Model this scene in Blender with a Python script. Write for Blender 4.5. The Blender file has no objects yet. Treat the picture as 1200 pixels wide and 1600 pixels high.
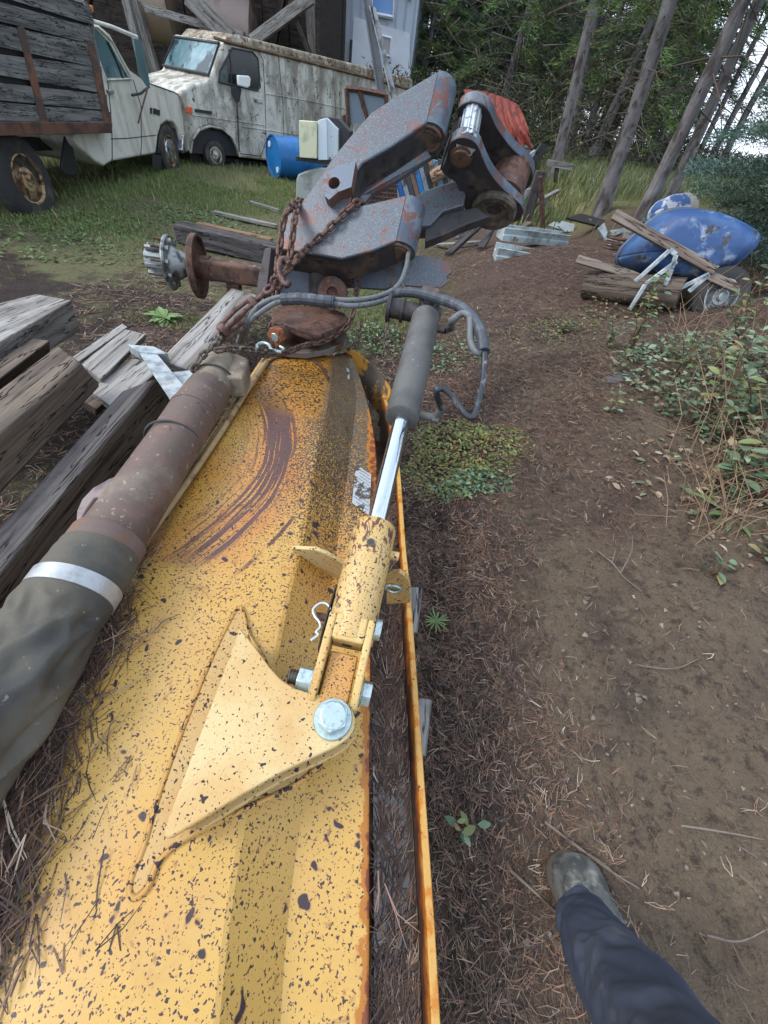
import bpy, bmesh, math, random
import numpy as np
from mathutils import Vector, Matrix, noise as mnoise
from mathutils.geometry import tessellate_polygon
SC = bpy.context.scene
COL = SC.collection
R = math.radians
# ---------------------------------------------------------------- camera
FPX = 591.540306                      # focal length in photo pixels (1200 x 1600 photo)
CAM = Vector((0.0, 0.0, 1.5))
_nad = Vector((500 - 600, 1340 - 800, FPX)).normalized()
_up = -_nad
_Y = Vector((0, 0, 1)) - Vector((0, 0, 1)).dot(_up) * _up
_Y.normalize()
_X = _Y.cross(_up)
RW = Matrix((_X, _Y, _up))            # camera (x right, y down, z forward) -> world
cd = bpy.data.cameras.new('camera')
cam = bpy.data.objects.new('camera', cd)
COL.objects.link(cam)
cr = Vector(RW @ Vector((1, 0, 0))); cu = Vector(RW @ Vector((0, -1, 0))); cb = Vector(RW @ Vector((0, 0, -1)))
cam.matrix_world = Matrix(((cr.x, cu.x, cb.x, CAM.x), (cr.y, cu.y, cb.y, CAM.y), (cr.z, cu.z, cb.z, CAM.z), (0, 0, 0, 1)))
cd.sensor_fit = 'VERTICAL'
cd.sensor_height = 32.0
cd.lens = 32.0 * FPX / 1600.0
cd.clip_start = 0.02
cd.clip_end = 2000
SC.camera = cam
# ---------------------------------------------------------------- sky, sun, exposure
SUN_EL, SUN_AZ = 46.0, 262.0          # azimuth the light comes from, degrees from +Y clockwise
w = bpy.data.worlds.new('World'); SC.world = w; w.use_nodes = True
wt = w.node_tree
bg = wt.nodes['Background']
sky = wt.nodes.new('ShaderNodeTexSky'); sky.sky_type = 'NISHITA'; sky.sun_disc = False
sky.sun_elevation = R(SUN_EL); sky.sun_rotation = R(SUN_AZ); sky.dust_density = 3.0; sky.air_density = 1.0; sky.ozone_density = 1.0
# thin overcast: procedural cloud cover blended over the blue
tc = wt.nodes.new('ShaderNodeTexCoord'); cn = wt.nodes.new('ShaderNodeTexNoise'); cn.inputs['Scale'].default_value = 3.0; cn.inputs['Detail'].default_value = 6
wt.links.new(tc.outputs['Generated'], cn.inputs['Vector'])
cm = wt.nodes.new('ShaderNodeMapRange'); cm.inputs[1].default_value = 0.35; cm.inputs[2].default_value = 0.62; cm.inputs[3].default_value = 0.45; cm.inputs[4].default_value = 0.95
wt.links.new(cn.outputs['Fac'], cm.inputs[0])
mx = wt.nodes.new('ShaderNodeMix'); mx.data_type = 'RGBA'
wt.links.new(cm.outputs[0], mx.inputs[0]); wt.links.new(sky.outputs[0], mx.inputs[6]); mx.inputs[7].default_value = (6.3, 7.1, 8.4, 1)
wt.links.new(mx.outputs[2], bg.inputs[0]); bg.inputs[1].default_value = 0.15
sd = bpy.data.lights.new('sun', 'SUN'); sd.energy = 1.3; sd.angle = R(18); sd.color = (1.0, 0.965, 0.91)
sun = bpy.data.objects.new('sun', sd); COL.objects.link(sun)
_az = R(SUN_AZ)
_sd = Vector((math.sin(_az) * math.cos(R(SUN_EL)), math.cos(_az) * math.cos(R(SUN_EL)), math.sin(R(SUN_EL))))
sun.rotation_euler = _sd.to_track_quat('Z', 'Y').to_euler()
SC.view_settings.view_transform = 'Standard'; SC.view_settings.look = 'None'
SC.view_settings.exposure = 0.84; SC.view_settings.gamma = 1.0
# ---------------------------------------------------------------- pixel -> point helpers
def ray(px, py): return RW @ Vector((px - 600.0, py - 800.0, FPX))
def P(px, py, z=0.0):
    r = ray(px, py); return CAM + r * ((z - CAM.z) / r.z)
def DP(px, py, d):                    # at optical depth d
    return CAM + ray(px, py) * (d / FPX)
def PY(px, py, y):
    r = ray(px, py); return CAM + r * (y / r.y)
def PL(px, py, p0, n):
    r = ray(px, py); return CAM + r * ((p0 - CAM).dot(n) / r.dot(n))
def proj(p):
    c = RW.transposed() @ (Vector(p) - CAM); return (600 + FPX * c.x / c.z, 800 + FPX * c.y / c.z, c.z)
def S(a, b, x):
    t = np.clip((np.asarray(x, float) - a) / (b - a), 0, 1); return t * t * (3 - 2 * t)
def TZ(x, y):                         # terrain height, large forms
    x = np.asarray(x, float); y = np.asarray(y, float)
    h = 0.95 * (1 - np.exp(-np.clip(x - 0.28, 0, None) / 1.7)) * (1 - 0.55 * S(3.5, 9, y) * S(0.3, 0.9, 3.2 - x + 0 * y))
    h = h * S(-3, -0.5, y) * (1 - 0.0 * x)
    h = h + 0.10 * np.exp(-((x - 1.4) ** 2 / 0.8 + (y - 6.0) ** 2 / 2.5))
    return h
def G(px, py):                        # pixel -> point on the terrain
    r = ray(px, py).normalized(); t = 0.3; prev = t
    while t < 90:
        p = CAM + r * t
        if p.z < float(TZ(p.x, p.y)):
            a, b = prev, t
            for _ in range(18):
                m = (a + b) / 2; q = CAM + r * m
                if q.z < float(TZ(q.x, q.y)): b = m
                else: a = m
            return CAM + r * b
        prev = t; t += 0.06
    return CAM + r * 60
# ---------------------------------------------------------------- object helpers
def tag(o, label=None, cat=None, group=None, kind=None):
    if label: o['label'] = label
    if cat: o['category'] = cat
    if group: o['group'] = group
    if kind: o['kind'] = kind
    return o
def thing(name, loc, label, cat, group=None, rot=None):
    o = bpy.data.objects.new(name, None); COL.objects.link(o); o.location = loc; o.empty_display_size = 0.1
    if rot is not None: o.rotation_euler = rot
    return tag(o, label, cat, group)
def wmat(o):
    m = o.matrix_basis.copy()
    if o.parent: m = wmat(o.parent) @ o.matrix_parent_inverse @ m
    return m
def setparent(o, parent):
    o.parent = parent; o.matrix_parent_inverse = wmat(parent).inverted()
def dup(root, name=None, loc=None, rot=None, scale=None, label=None):
    def cp(o, par):
        c = o.copy(); COL.objects.link(c); c.parent = par
        if par: c.matrix_parent_inverse = o.matrix_parent_inverse.copy()
        for k in o.children: cp(k, c)
        return c
    c = cp(root, None)
    if loc is not None: c.location = loc
    if rot is not None: c.rotation_euler = rot
    if scale is not None: c.scale = scale
    if label: c['label'] = label
    return c
def mesh_obj(name, verts, faces, mat, parent=None, smooth=None, local=False, cols=None, mats=None, midx=None):
    me = bpy.data.meshes.new(name)
    if isinstance(verts, np.ndarray):
        nv = len(verts); me.vertices.add(nv); me.vertices.foreach_set('co', verts.astype(np.float32).ravel())
        faces = np.asarray(faces); k = faces.shape[1]; nf = len(faces)
        me.loops.add(nf * k); me.loops.foreach_set('vertex_index', faces.astype(np.int32).ravel())
        me.polygons.add(nf); me.polygons.foreach_set('loop_start', np.arange(0, nf * k, k, dtype=np.int32))
        me.update(calc_edges=True)
    else:
        me.from_pydata([tuple(v) for v in verts], [], faces); me.update()
    if cols is not None:
        a = me.color_attributes.new('col', 'FLOAT_COLOR', 'POINT')
        c = np.ones((len(me.vertices), 4), np.float32); c[:, :3] = cols; a.data.foreach_set('color', c.ravel())
    for m in (mats or [mat]): me.materials.append(m)
    if midx is not None: me.polygons.foreach_set('material_index', np.asarray(midx, np.int32))
    if smooth is not None:
        me.polygons.foreach_set('use_smooth', [True] * len(me.polygons))
        if smooth < 180: me.set_sharp_from_angle(angle=R(smooth))
    o = bpy.data.objects.new(name, me); COL.objects.link(o)
    if parent is not None:
        if local: o.parent = parent
        else: setparent(o, parent)
    return o
def perp(a):
    a = a.normalized(); h = Vector((0, 0, 1)) if abs(a.z) < 0.9 else Vector((1, 0, 0))
    u = a.cross(h).normalized(); return u, a.cross(u).normalized()
class MB:
    def __init__(s): s.v = []; s.f = []
    def add(s, vs, fs):
        b = len(s.v); s.v += [Vector(v) for v in vs]; s.f += [[b + i for i in f] for f in fs]; return s
    def box(s, o, a, b, c):           # corner + three edge vectors
        o, a, b, c = Vector(o), Vector(a), Vector(b), Vector(c)
        vs = [o, o + a, o + a + b, o + b, o + c, o + a + c, o + a + b + c, o + b + c]
        fs = [[3, 2, 1, 0], [4, 5, 6, 7], [0, 1, 5, 4], [1, 2, 6, 5], [2, 3, 7, 6], [3, 0, 4, 7]]
        if a.cross(b).dot(c) < 0: fs = [f[::-1] for f in fs]
        return s.add(vs, fs)
    def cbox(s, c, x, y, z, X=(1, 0, 0), Y=(0, 1, 0), Z=(0, 0, 1)):   # centre, full sizes, axes
        X, Y, Z = Vector(X) * x, Vector(Y) * y, Vector(Z) * z
        return s.box(Vector(c) - X / 2 - Y / 2 - Z / 2, X, Y, Z)
    def prism(s, pts, d):
        pts = [Vector(p) for p in pts]; d = Vector(d); n = len(pts)
        nr = Vector((0, 0, 0))
        for i in range(n): nr += pts[i].cross(pts[(i + 1) % n])
        fl = nr.dot(d) > 0
        vs = pts + [p + d for p in pts]
        a = list(range(n)); b = list(range(n, 2 * n))
        fs = [a[::-1] if fl else a, b if fl else b[::-1]]
        for i in range(n):
            j = (i + 1) % n; q = [i, j, n + j, n + i]; fs.append(q if fl else q[::-1])
        return s.add(vs, fs)
    def tube(s, path, r, seg=12, caps=True, closed=False):
        path = [Vector(p) for p in path]; n = len(path)
        rr = r if isinstance(r, (list, tuple)) else [r] * n
        u = None; vs = []
        for i, p in enumerate(path):
            if closed: t = path[(i + 1) % n] - path[i - 1]
            else: t = path[min(i + 1, n - 1)] - path[max(i - 1, 0)]
            t.normalize()
            if u is None: u, _ = perp(t)
            u = (u - u.dot(t) * t).normalized(); v = t.cross(u)
            for k in range(seg):
                a = 2 * math.pi * k / seg; vs.append(p + (u * math.cos(a) + v * math.sin(a)) * rr[i])
        fs = []
        for i in range(n if closed else n - 1):
            j = (i + 1) % n
            for k in range(seg):
                l = (k + 1) % seg; fs.append([i * seg + k, i * seg + l, j * seg + l, j * seg + k])
        if caps and not closed:
            fs.append(list(range(seg))[::-1]); fs.append([(n - 1) * seg + k for k in range(seg)])
        return s.add(vs, fs)
    def lathe(s, p0, axis, prof, seg=24, u=None):   # prof: (t along axis, radius)
        p0 = Vector(p0); a = Vector(axis).normalized(); U, W = perp(a)
        vs = []
        for t, r in prof:
            for k in range(seg):
                g = 2 * math.pi * k / seg; vs.append(p0 + a * t + (U * math.cos(g) + W * math.sin(g)) * max(r, 1e-5))
        fs = []
        for i in range(len(prof) - 1):
            for k in range(seg):
                l = (k + 1) % seg; fs.append([i * seg + k, i * seg + l, (i + 1) * seg + l, (i + 1) * seg + k])
        fs.append(list(range(seg))[::-1]); fs.append([(len(prof) - 1) * seg + k for k in range(seg)])
        return s.add(vs, fs)
    def cyl(s, a, b, r, seg=16, r2=None):
        a, b = Vector(a), Vector(b)
        return s.lathe(a, b - a, [(0, r), ((b - a).length, r if r2 is None else r2)], seg)
    def hexn(s, a, b, r): return s.cyl(a, b, r, 6)
    def grid(s, rows):                # rows of equal-length lists of points
        n = len(rows[0]); vs = [p for r_ in rows for p in r_]
        fs = [[i * n + j, i * n + j + 1, (i + 1) * n + j + 1, (i + 1) * n + j] for i in range(len(rows) - 1) for j in range(n - 1)]
        return s.add(vs, fs)
    def build(s, name, mat, parent=None, smooth=None, bevel=0, seg=2, local=False, sub=0, solid=0):
        o = mesh_obj(name, s.v, s.f, mat, parent, smooth, local)
        if solid:
            m = o.modifiers.new('solid', 'SOLIDIFY'); m.thickness = solid; m.offset = 0
        if bevel:
            m = o.modifiers.new('bevel', 'BEVEL'); m.width = bevel; m.segments = seg; m.limit_method = 'ANGLE'; m.angle_limit = R(35); m.harden_normals = False
            if smooth is None:
                o.data.polygons.foreach_set('use_smooth', [True] * len(o.data.polygons)); o.data.set_sharp_from_angle(angle=R(50))
        if sub:
            m = o.modifiers.new('sub', 'SUBSURF'); m.levels = sub; m.render_levels = sub
        return o
def spline(pts, k=8, closed=False):   # Catmull-Rom through points
    pts = [Vector(p) for p in pts]; n = len(pts); out = []
    for i in range(n if closed else n - 1):
        if closed: a, b, c, d = pts[i - 1], pts[i], pts[(i + 1) % n], pts[(i + 2) % n]
        else: a, b, c, d = pts[max(i - 1, 0)], pts[i], pts[i + 1], pts[min(i + 2, n - 1)]
        for q in range(k):
            t = q / k
            out.append(0.5 * ((2 * b) + (c - a) * t + (2 * a - 5 * b + 4 * c - d) * t * t + (3 * b - a - 3 * c + d) * t ** 3))
    if not closed: out.append(pts[-1])
    return out
# ---------------------------------------------------------------- material helper
def srgb(r, g, b):
    f = lambda c: (c / 255 / 12.92) if c / 255 <= 0.04045 else ((c / 255 + 0.055) / 1.055) ** 2.4
    return (f(r), f(g), f(b))
class MT:
    def __init__(s, name):
        s.m = bpy.data.materials.new(name); s.m.use_nodes = True; s.t = s.m.node_tree
        s.b = s.t.nodes['Principled BSDF']; s.geo = None; s.tc = None; s.bump_in = None
    def n(s, ty, **kw):
        nd = s.t.nodes.new(ty)
        for k, v in kw.items(): setattr(nd, k, v)
        return nd
    def link(s, a, b): s.t.links.new(a, b)
    def inp(s, nd, i, v):
        if isinstance(v, bpy.types.NodeSocket): s.link(v, nd.inputs[i])
        elif v is not None: nd.inputs[i].default_value = v
    def coord(s, kind='P', stretch=None, rot=None, off=None):
        if kind == 'P':
            if not s.geo: s.geo = s.n('ShaderNodeNewGeometry')
            o = s.geo.outputs['Position']
        else:
            if not s.tc: s.tc = s.n('ShaderNodeTexCoord')
            o = s.tc.outputs['Object']
            if kind == 'R':           # object coordinates + a random offset per object
                oi = s.n('ShaderNodeObjectInfo'); m = s.n('ShaderNodeVectorMath', operation='MULTIPLY_ADD')
                s.link(oi.outputs['Random'], m.inputs[0]); m.inputs[1].default_value = (13.1, 27.7, 41.3); s.link(o, m.inputs[2]); o = m.outputs[0]
        if stretch or rot or off:
            mp = s.n('ShaderNodeMapping'); s.link(o, mp.inputs[0])
            if stretch: mp.inputs['Scale'].default_value = stretch
            if rot: mp.inputs['Rotation'].default_value = rot
            if off: mp.inputs['Location'].default_value = off
            o = mp.outputs[0]
        return o
    def math(s, op, a, b=None, c=None):
        nd = s.n('ShaderNodeMath', operation=op); s.inp(nd, 0, a); s.inp(nd, 1, b)
        if c is not None: s.inp(nd, 2, c)
        return nd.outputs[0]
    def step(s, x, lo, hi, a=0.0, b=1.0, smooth=True):
        nd = s.n('ShaderNodeMapRange'); nd.interpolation_type = 'SMOOTHSTEP' if smooth else 'LINEAR'
        s.inp(nd, 0, x); s.inp(nd, 1, lo); s.inp(nd, 2, hi); s.inp(nd, 3, a); s.inp(nd, 4, b); return nd.outputs[0]
    def noise(s, vec, scale, detail=3, rough=0.55, dist=0.0):
        nd = s.n('ShaderNodeTexNoise'); s.link(vec, nd.inputs['Vector']); nd.inputs['Scale'].default_value = scale
        nd.inputs['Detail'].default_value = detail; nd.inputs['Roughness'].default_value = rough; nd.inputs['Distortion'].default_value = dist
        return nd.outputs['Fac']
    def voro(s, vec, scale, feature='F1', rnd=1.0):
        nd = s.n('ShaderNodeTexVoronoi'); nd.feature = feature; s.link(vec, nd.inputs['Vector']); nd.inputs['Scale'].default_value = scale
        nd.inputs['Randomness'].default_value = rnd; return nd
    def dot(s, vec, axis):
        nd = s.n('ShaderNodeVectorMath', operation='DOT_PRODUCT'); s.link(vec, nd.inputs[0]); nd.inputs[1].default_value = axis; return nd.outputs['Value']
    def mix(s, f, a, b):
        nd = s.n('ShaderNodeMix'); nd.data_type = 'RGBA'
        s.inp(nd, 0, f)
        for i, v in ((6, a), (7, b)):
            if isinstance(v, tuple) and len(v) == 3: v = (*v, 1)
            s.inp(nd, i, v)
        return nd.outputs[2]
    def fmix(s, f, a, b):
        nd = s.n('ShaderNodeMix'); nd.data_type = 'FLOAT'; s.inp(nd, 0, f); s.inp(nd, 2, a); s.inp(nd, 3, b); return nd.outputs[0]
    def layermask(s, L):
        v = s.coord(L.get('coord', 'P'), L.get('stretch'), L.get('rot'), L.get('off'))
        if L.get('type') == 'voro': x = s.voro(v, L['scale']).outputs['Distance']; x = s.math('SUBTRACT', 1.0, x)
        elif L.get('type') == 'crack':
            x = s.voro(v, L['scale'], 'DISTANCE_TO_EDGE').outputs['Distance']; x = s.math('SUBTRACT', 1.0, x)
        elif L.get('type') == 'up':
            if not s.geo: s.geo = s.n('ShaderNodeNewGeometry')
            x = s.dot(s.geo.outputs['Normal'], (0, 0, 1))
        elif L.get('type') == 'const': x = None
        else: x = s.noise(v, L['scale'], L.get('detail', 4), L.get('nr', 0.6), L.get('dist', 0.0))
        if x is None: return 1.0
        for (ax, lo, hi, amt) in L.get('add', []):
            pv = s.coord(L.get('wcoord', 'P')); x = s.math('MULTIPLY_ADD', s.step(s.dot(pv, ax), lo, hi), amt, x)
        m = s.step(x, L['lo'], L['hi'])
        for (ax, lo, hi) in L.get('mul', []):
            pv = s.coord(L.get('wcoord', 'P')); m = s.math('MULTIPLY', m, s.step(s.dot(pv, ax), lo, hi))
        if 'fac' in L: m = s.math('MULTIPLY', m, L['fac'])
        return m
    def finish(s, color, rough=0.6, metal=0.0, height=None, bump=0.3, bdist=0.004, spec=0.5):
        s.inp(s.b, 'Base Color', (*color, 1) if isinstance(color, tuple) and len(color) == 3 else color)
        s.inp(s.b, 'Roughness', rough); s.inp(s.b, 'Metallic', metal); s.b.inputs['Specular IOR Level'].default_value = spec
        if height is not None:
            bp = s.n('ShaderNodeBump'); bp.inputs['Strength'].default_value = bump; bp.inputs['Distance'].default_value = bdist
            s.link(height, bp.inputs['Height']); s.link(bp.outputs[0], s.b.inputs['Normal'])
        return s.m
def surf(name, base, layers=(), rough=0.6, metal=0.0, bump=0.3, bscale=60.0, bdist=0.003, bstretch=None, bcoord='P', spec=0.5, bdetail=5):
    s = MT(name); c = (*base, 1); r = rough; me = metal
    h = s.noise(s.coord(bcoord, bstretch), bscale, bdetail, 0.6)
    for L in layers:
        m = s.layermask(L); c = s.mix(m, c, L['col'])
        if 'rough' in L: r = s.fmix(m, r, L['rough'])
        if 'metal' in L: me = s.fmix(m, me, L['metal'])
        if 'bump' in L: h = s.math('MULTIPLY_ADD', m, L['bump'], h)
    return s.finish(c, r, me, h, bump, bdist, spec)
def vcol(name, rough=0.6, spec=0.3, trans=0.0, bump=0.0, mul=None):
    s = MT(name); a = s.n('ShaderNodeVertexColor'); a.layer_name = 'col'
    if trans:
        d = s.n('ShaderNodeBsdfTranslucent'); s.link(a.outputs[0], d.inputs[0]); ad = s.n('ShaderNodeMixShader'); ad.inputs[0].default_value = trans
        out = [q for q in s.t.nodes if q.type == 'OUTPUT_MATERIAL'][0]
        s.link(s.b.outputs[0], ad.inputs[1]); s.link(d.outputs[0], ad.inputs[2]); s.link(ad.outputs[0], out.inputs[0])
    return s.finish(a.outputs[0], rough, 0.0, None, spec=spec)
# ---- shared palette
RUST = srgb(94, 68, 56); RUSTD = srgb(58, 42, 38); RUSTO = srgb(165, 88, 30); DARK = (0.02, 0.02, 0.022)
def chips(scale, lo, w=0.02, col=RUSTD, **k):
    d = dict(col=col, scale=scale, lo=lo, hi=lo + w, detail=2, nr=0.5, rough=0.75, bump=-0.6); d.update(k); return d
M_rust = surf('rusty_steel', RUST, [dict(col=RUSTD, scale=18, lo=.4, hi=.62), dict(col=srgb(132, 90, 66), scale=55, lo=.55, hi=.7, fac=.7), dict(col=srgb(120, 110, 105), scale=9, lo=.55, hi=.75, fac=.5)], rough=.8, metal=.25, bump=.6, bscale=120)
M_chain = surf('rusty_chain_steel', srgb(100, 76, 64), [dict(col=srgb(62, 48, 46), scale=60, lo=.4, hi=.6), dict(col=srgb(150, 98, 66), scale=140, lo=.55, hi=.7, fac=.7)], rough=.62, metal=.5, bump=.5, bscale=250)
M_chaing = surf('dull_chain_steel', srgb(100, 92, 82), [dict(col=srgb(62, 48, 40), scale=60, lo=.42, hi=.6)], rough=.55, metal=.5, bump=.5, bscale=250)
M_zinc = surf('zinc_plated_steel', srgb(172, 190, 190), [dict(col=srgb(110, 122, 124), scale=90, lo=.5, hi=.7, fac=.6), dict(col=srgb(214, 226, 222), scale=30, lo=.5, hi=.7, fac=.5)], rough=.38, metal=.75, bump=.35, bscale=220, bdist=.001)
M_galv = surf('galvanised_steel', srgb(170, 178, 180), [dict(col=srgb(120, 128, 132), scale=14, lo=.4, hi=.65), dict(col=srgb(120, 96, 76), scale=6, lo=.62, hi=.7, fac=.5)], rough=.5, metal=.4, bump=.2)
M_chrome = surf('chromed_rod', srgb(205, 214, 220), [dict(col=srgb(120, 140, 150), scale=40, lo=.55, hi=.75, stretch=(1, .2, 1), fac=.5)], rough=.14, metal=1.0, bump=.08)
M_black = surf('black_rubber', srgb(38, 40, 44), [dict(col=srgb(74, 74, 74), scale=30, lo=.5, hi=.75, fac=.5)], rough=.6, bump=.3, bscale=200)
M_hose = surf('dusty_grey_hose', srgb(92, 96, 98), [dict(col=srgb(52, 56, 60), scale=50, lo=.5, hi=.7)], rough=.6, bump=.3, bscale=200)
M_dark = surf('dark_steel', srgb(44, 44, 48), [dict(col=srgb(78, 66, 58), scale=20, lo=.5, hi=.7)], rough=.6, metal=.2, bump=.4)
# ================================================================ ground
def ground_mat():
    s = MT('needle_strewn_dirt'); pos = s.coord('P')
    X = s.dot(pos, (1, 0, 0)); Yc = s.dot(pos, (0, 1, 0))
    n1 = s.noise(pos, 1.6, 6, .65); n2 = s.noise(pos, 14, 6, .7); n3 = s.noise(pos, 90, 4, .7); n4 = s.noise(pos, .55, 3)
    c = s.mix(s.step(n2, .32, .68), srgb(60, 52, 48), srgb(98, 86, 78))
    # sandy compact track to the right
    tr = s.math('MULTIPLY', s.step(X, .34, .85), s.step(Yc, 5.5, 2.5)); m = s.step(s.math('MULTIPLY_ADD', tr, .2, n1), .52, .72)
    c = s.mix(s.math('MULTIPLY', m, .9), c, srgb(119, 105, 88))
    c = s.mix(s.step(s.noise(pos, 4.5, 6, .7), .55, .72, 0, .6), c, srgb(146, 130, 108))
    # damp dark soil next to the blade
    dk = s.step(s.math('MULTIPLY_ADD', s.step(X, .75, .2), .25, n4), .56, .76); c = s.mix(s.math('MULTIPLY', dk, .75), c, srgb(46, 36, 31))
    # reddish brown needle duff under the trees
    rd = s.step(s.math('MULTIPLY_ADD', s.step(Yc, 2.2, 5.0), .25, n4), .5, .68); c = s.mix(s.math('MULTIPLY', rd, s.step(X, -.5, .6, 0, .8)), c, srgb(104, 84, 75))
    # yard grass to the left and far
    gr = s.math('MULTIPLY', s.step(s.math('ADD', n1, s.math('MULTIPLY', s.step(Yc, 2.6, 5.5), .30)), .52, .66), s.step(X, .8, -.6)); c = s.mix(gr, c, s.mix(n3, srgb(84, 88, 55), srgb(130, 126, 93)))
    gf = s.math('MULTIPLY', s.step(Yc, 7.5, 9.5), s.step(X, .6, 2.0)); c = s.mix(gf, c, s.mix(n3, srgb(95, 104, 61), srgb(148, 141, 95)))
    c = s.mix(s.step(n3, .58, .75, 0, .5), c, srgb(168, 141, 110)); c = s.mix(s.step(n3, .42, .28, 0, .7), c, srgb(39, 31, 28))
    h = s.math('MULTIPLY_ADD', n2, 1.6, s.math('MULTIPLY_ADD', s.noise(pos, 38, 5, .7), .9, n3)); c = s.mix(s.step(s.noise(pos, 26, 6, .75), .50, .66, 0, .75), c, srgb(55, 47, 44)); c = s.mix(s.step(s.noise(pos, 9, 6, .7, .5), .53, .66, 0, .6), c, srgb(70, 59, 53))
    return s.finish(c, .9, 0, h, 1.0, .026, .25)
def warp(n, a, b, k):
    t = np.linspace(-1, 1, n); q = np.sinh(t * k) / np.sinh(k); return np.where(q < 0, a + (q * (a + 150)), a + q * (b - a)) if False else q
def axis(lo, hi, c, n, k=5.5):
    t = np.linspace(-1, 1, n); q = np.sinh(t * k) / np.sinh(k)
    return np.where(q < 0, c + q * (c - lo), c + q * (hi - c))
gx = axis(-260, 260, .8, 420); gy = axis(-60, 460, 1.6, 480)
GX, GY = np.meshgrid(gx, gy)
def fbm(x, y, seed, octs, f0):
    r = np.random.RandomState(seed); z = np.zeros_like(x)
    for f, a in octs:
        for _ in range(6):
            th = r.uniform(0, 2 * np.pi); ph = r.uniform(0, 6.28); ff = f * r.uniform(.6, 1.5)
            z += a / 2.4 * np.sin(ff * (x * np.cos(th) + y * np.sin(th)) + ph + 1.3 * np.sin(ff * .7 * (y * np.cos(th) - x * np.sin(th)) + ph * 2))
    return z
def TD(x, y):
    x = np.asarray(x, float); y = np.asarray(y, float)
    near = S(9, 3, np.abs(y)) * S(6, 2.5, np.abs(x)) * 1.35
    d = fbm(x, y, 3, [(2.2, .018), (6, .009), (15, .0045), (34, .0026)], 1) * near + fbm(x, y, 9, [(.35, .05)], 1) * S(4, 12, np.hypot(x, y)) * .6
    return TZ(x, y) + d
GZ = TD(GX, GY)
nr_, nc_ = GX.shape; idx = np.arange(nr_ * nc_).reshape(nr_, nc_)
gv = np.stack([GX.ravel(), GY.ravel(), GZ.ravel()], 1); gf_ = np.stack([idx[:-1, :-1].ravel(), idx[:-1, 1:].ravel(), idx[1:, 1:].ravel(), idx[1:, :-1].ravel()], 1)
ground = mesh_obj('ground', gv, gf_, ground_mat(), smooth=180); tag(ground, 'bare trodden dirt and needle duff running from the yard to the trees', 'ground', kind='structure')
def tz(x, y): return float(TD(np.array([x]), np.array([y]))[0])
# ================================================================ yellow wing blade
YB = [1750, 1450, 1200, 930, 850, 720, 620, 556]
LX = [(-230,1750),(-60,1440),(60,1200),(180,925),(228,850),(312,718),(375,622),(415,560)]
AX = [(325,1750),(353,1450),(395,1200),(450,930),(470,850),(492,720),(512,622),(519,556)]
BX = [(430,1750),(449,1450),(479,1216),(516,930),(527,850),(545,720),(556,615),(537,551)]
CX = [(575,1750),(577,1450),(577,1200),(580,930),(583,840),(588,715),(573,625),(548,551)]
OX = [(697,1750),(680,1450),(662,1200),(642,930),(634,850),(624,722),(612,650),(602,618)]
ZT = .55; ZS = [.455]*6 + [.48, .50]
uax = Vector((1, .157, 0))
Lp = [P(*q, ZT) for q in LX]; Ap = [P(*q, ZT) for q in AX]; Bp = [P(*q, z) for q in BX for z in [0]] if 0 else [P(*q, ZS[i]) for i, q in enumerate(BX)]
Cp = [P(*q, ZS[i]) for i, q in enumerate(CX)]; Op = [P(*q, .44) for q in OX]
uC = sum(p.dot(uax) for p in Cp[:5]) / 5
def yellow(name, base=srgb(180, 151, 97), fine=.625, big=.655, extra=(), rough=.42, finesc=170):
    L = [dict(col=srgb(176, 130, 60), scale=3.2, lo=.42, hi=.66, fac=.55), dict(col=srgb(167, 105, 42), scale=6, lo=.56, hi=.8, fac=.45),
         dict(col=srgb(159, 114, 53), scale=260, detail=1, lo=.55, hi=.72, fac=.35)]
    L += list(extra)
    L += [chips(finesc, fine), chips(finesc * .42, big - .005, .015, srgb(50, 38, 40)), chips(38, big + .035, .012, srgb(46, 36, 40)), ]
    return surf(name, base, L, rough=rough, bump=.25, bscale=420, bdist=.0015, spec=.45)
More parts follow.
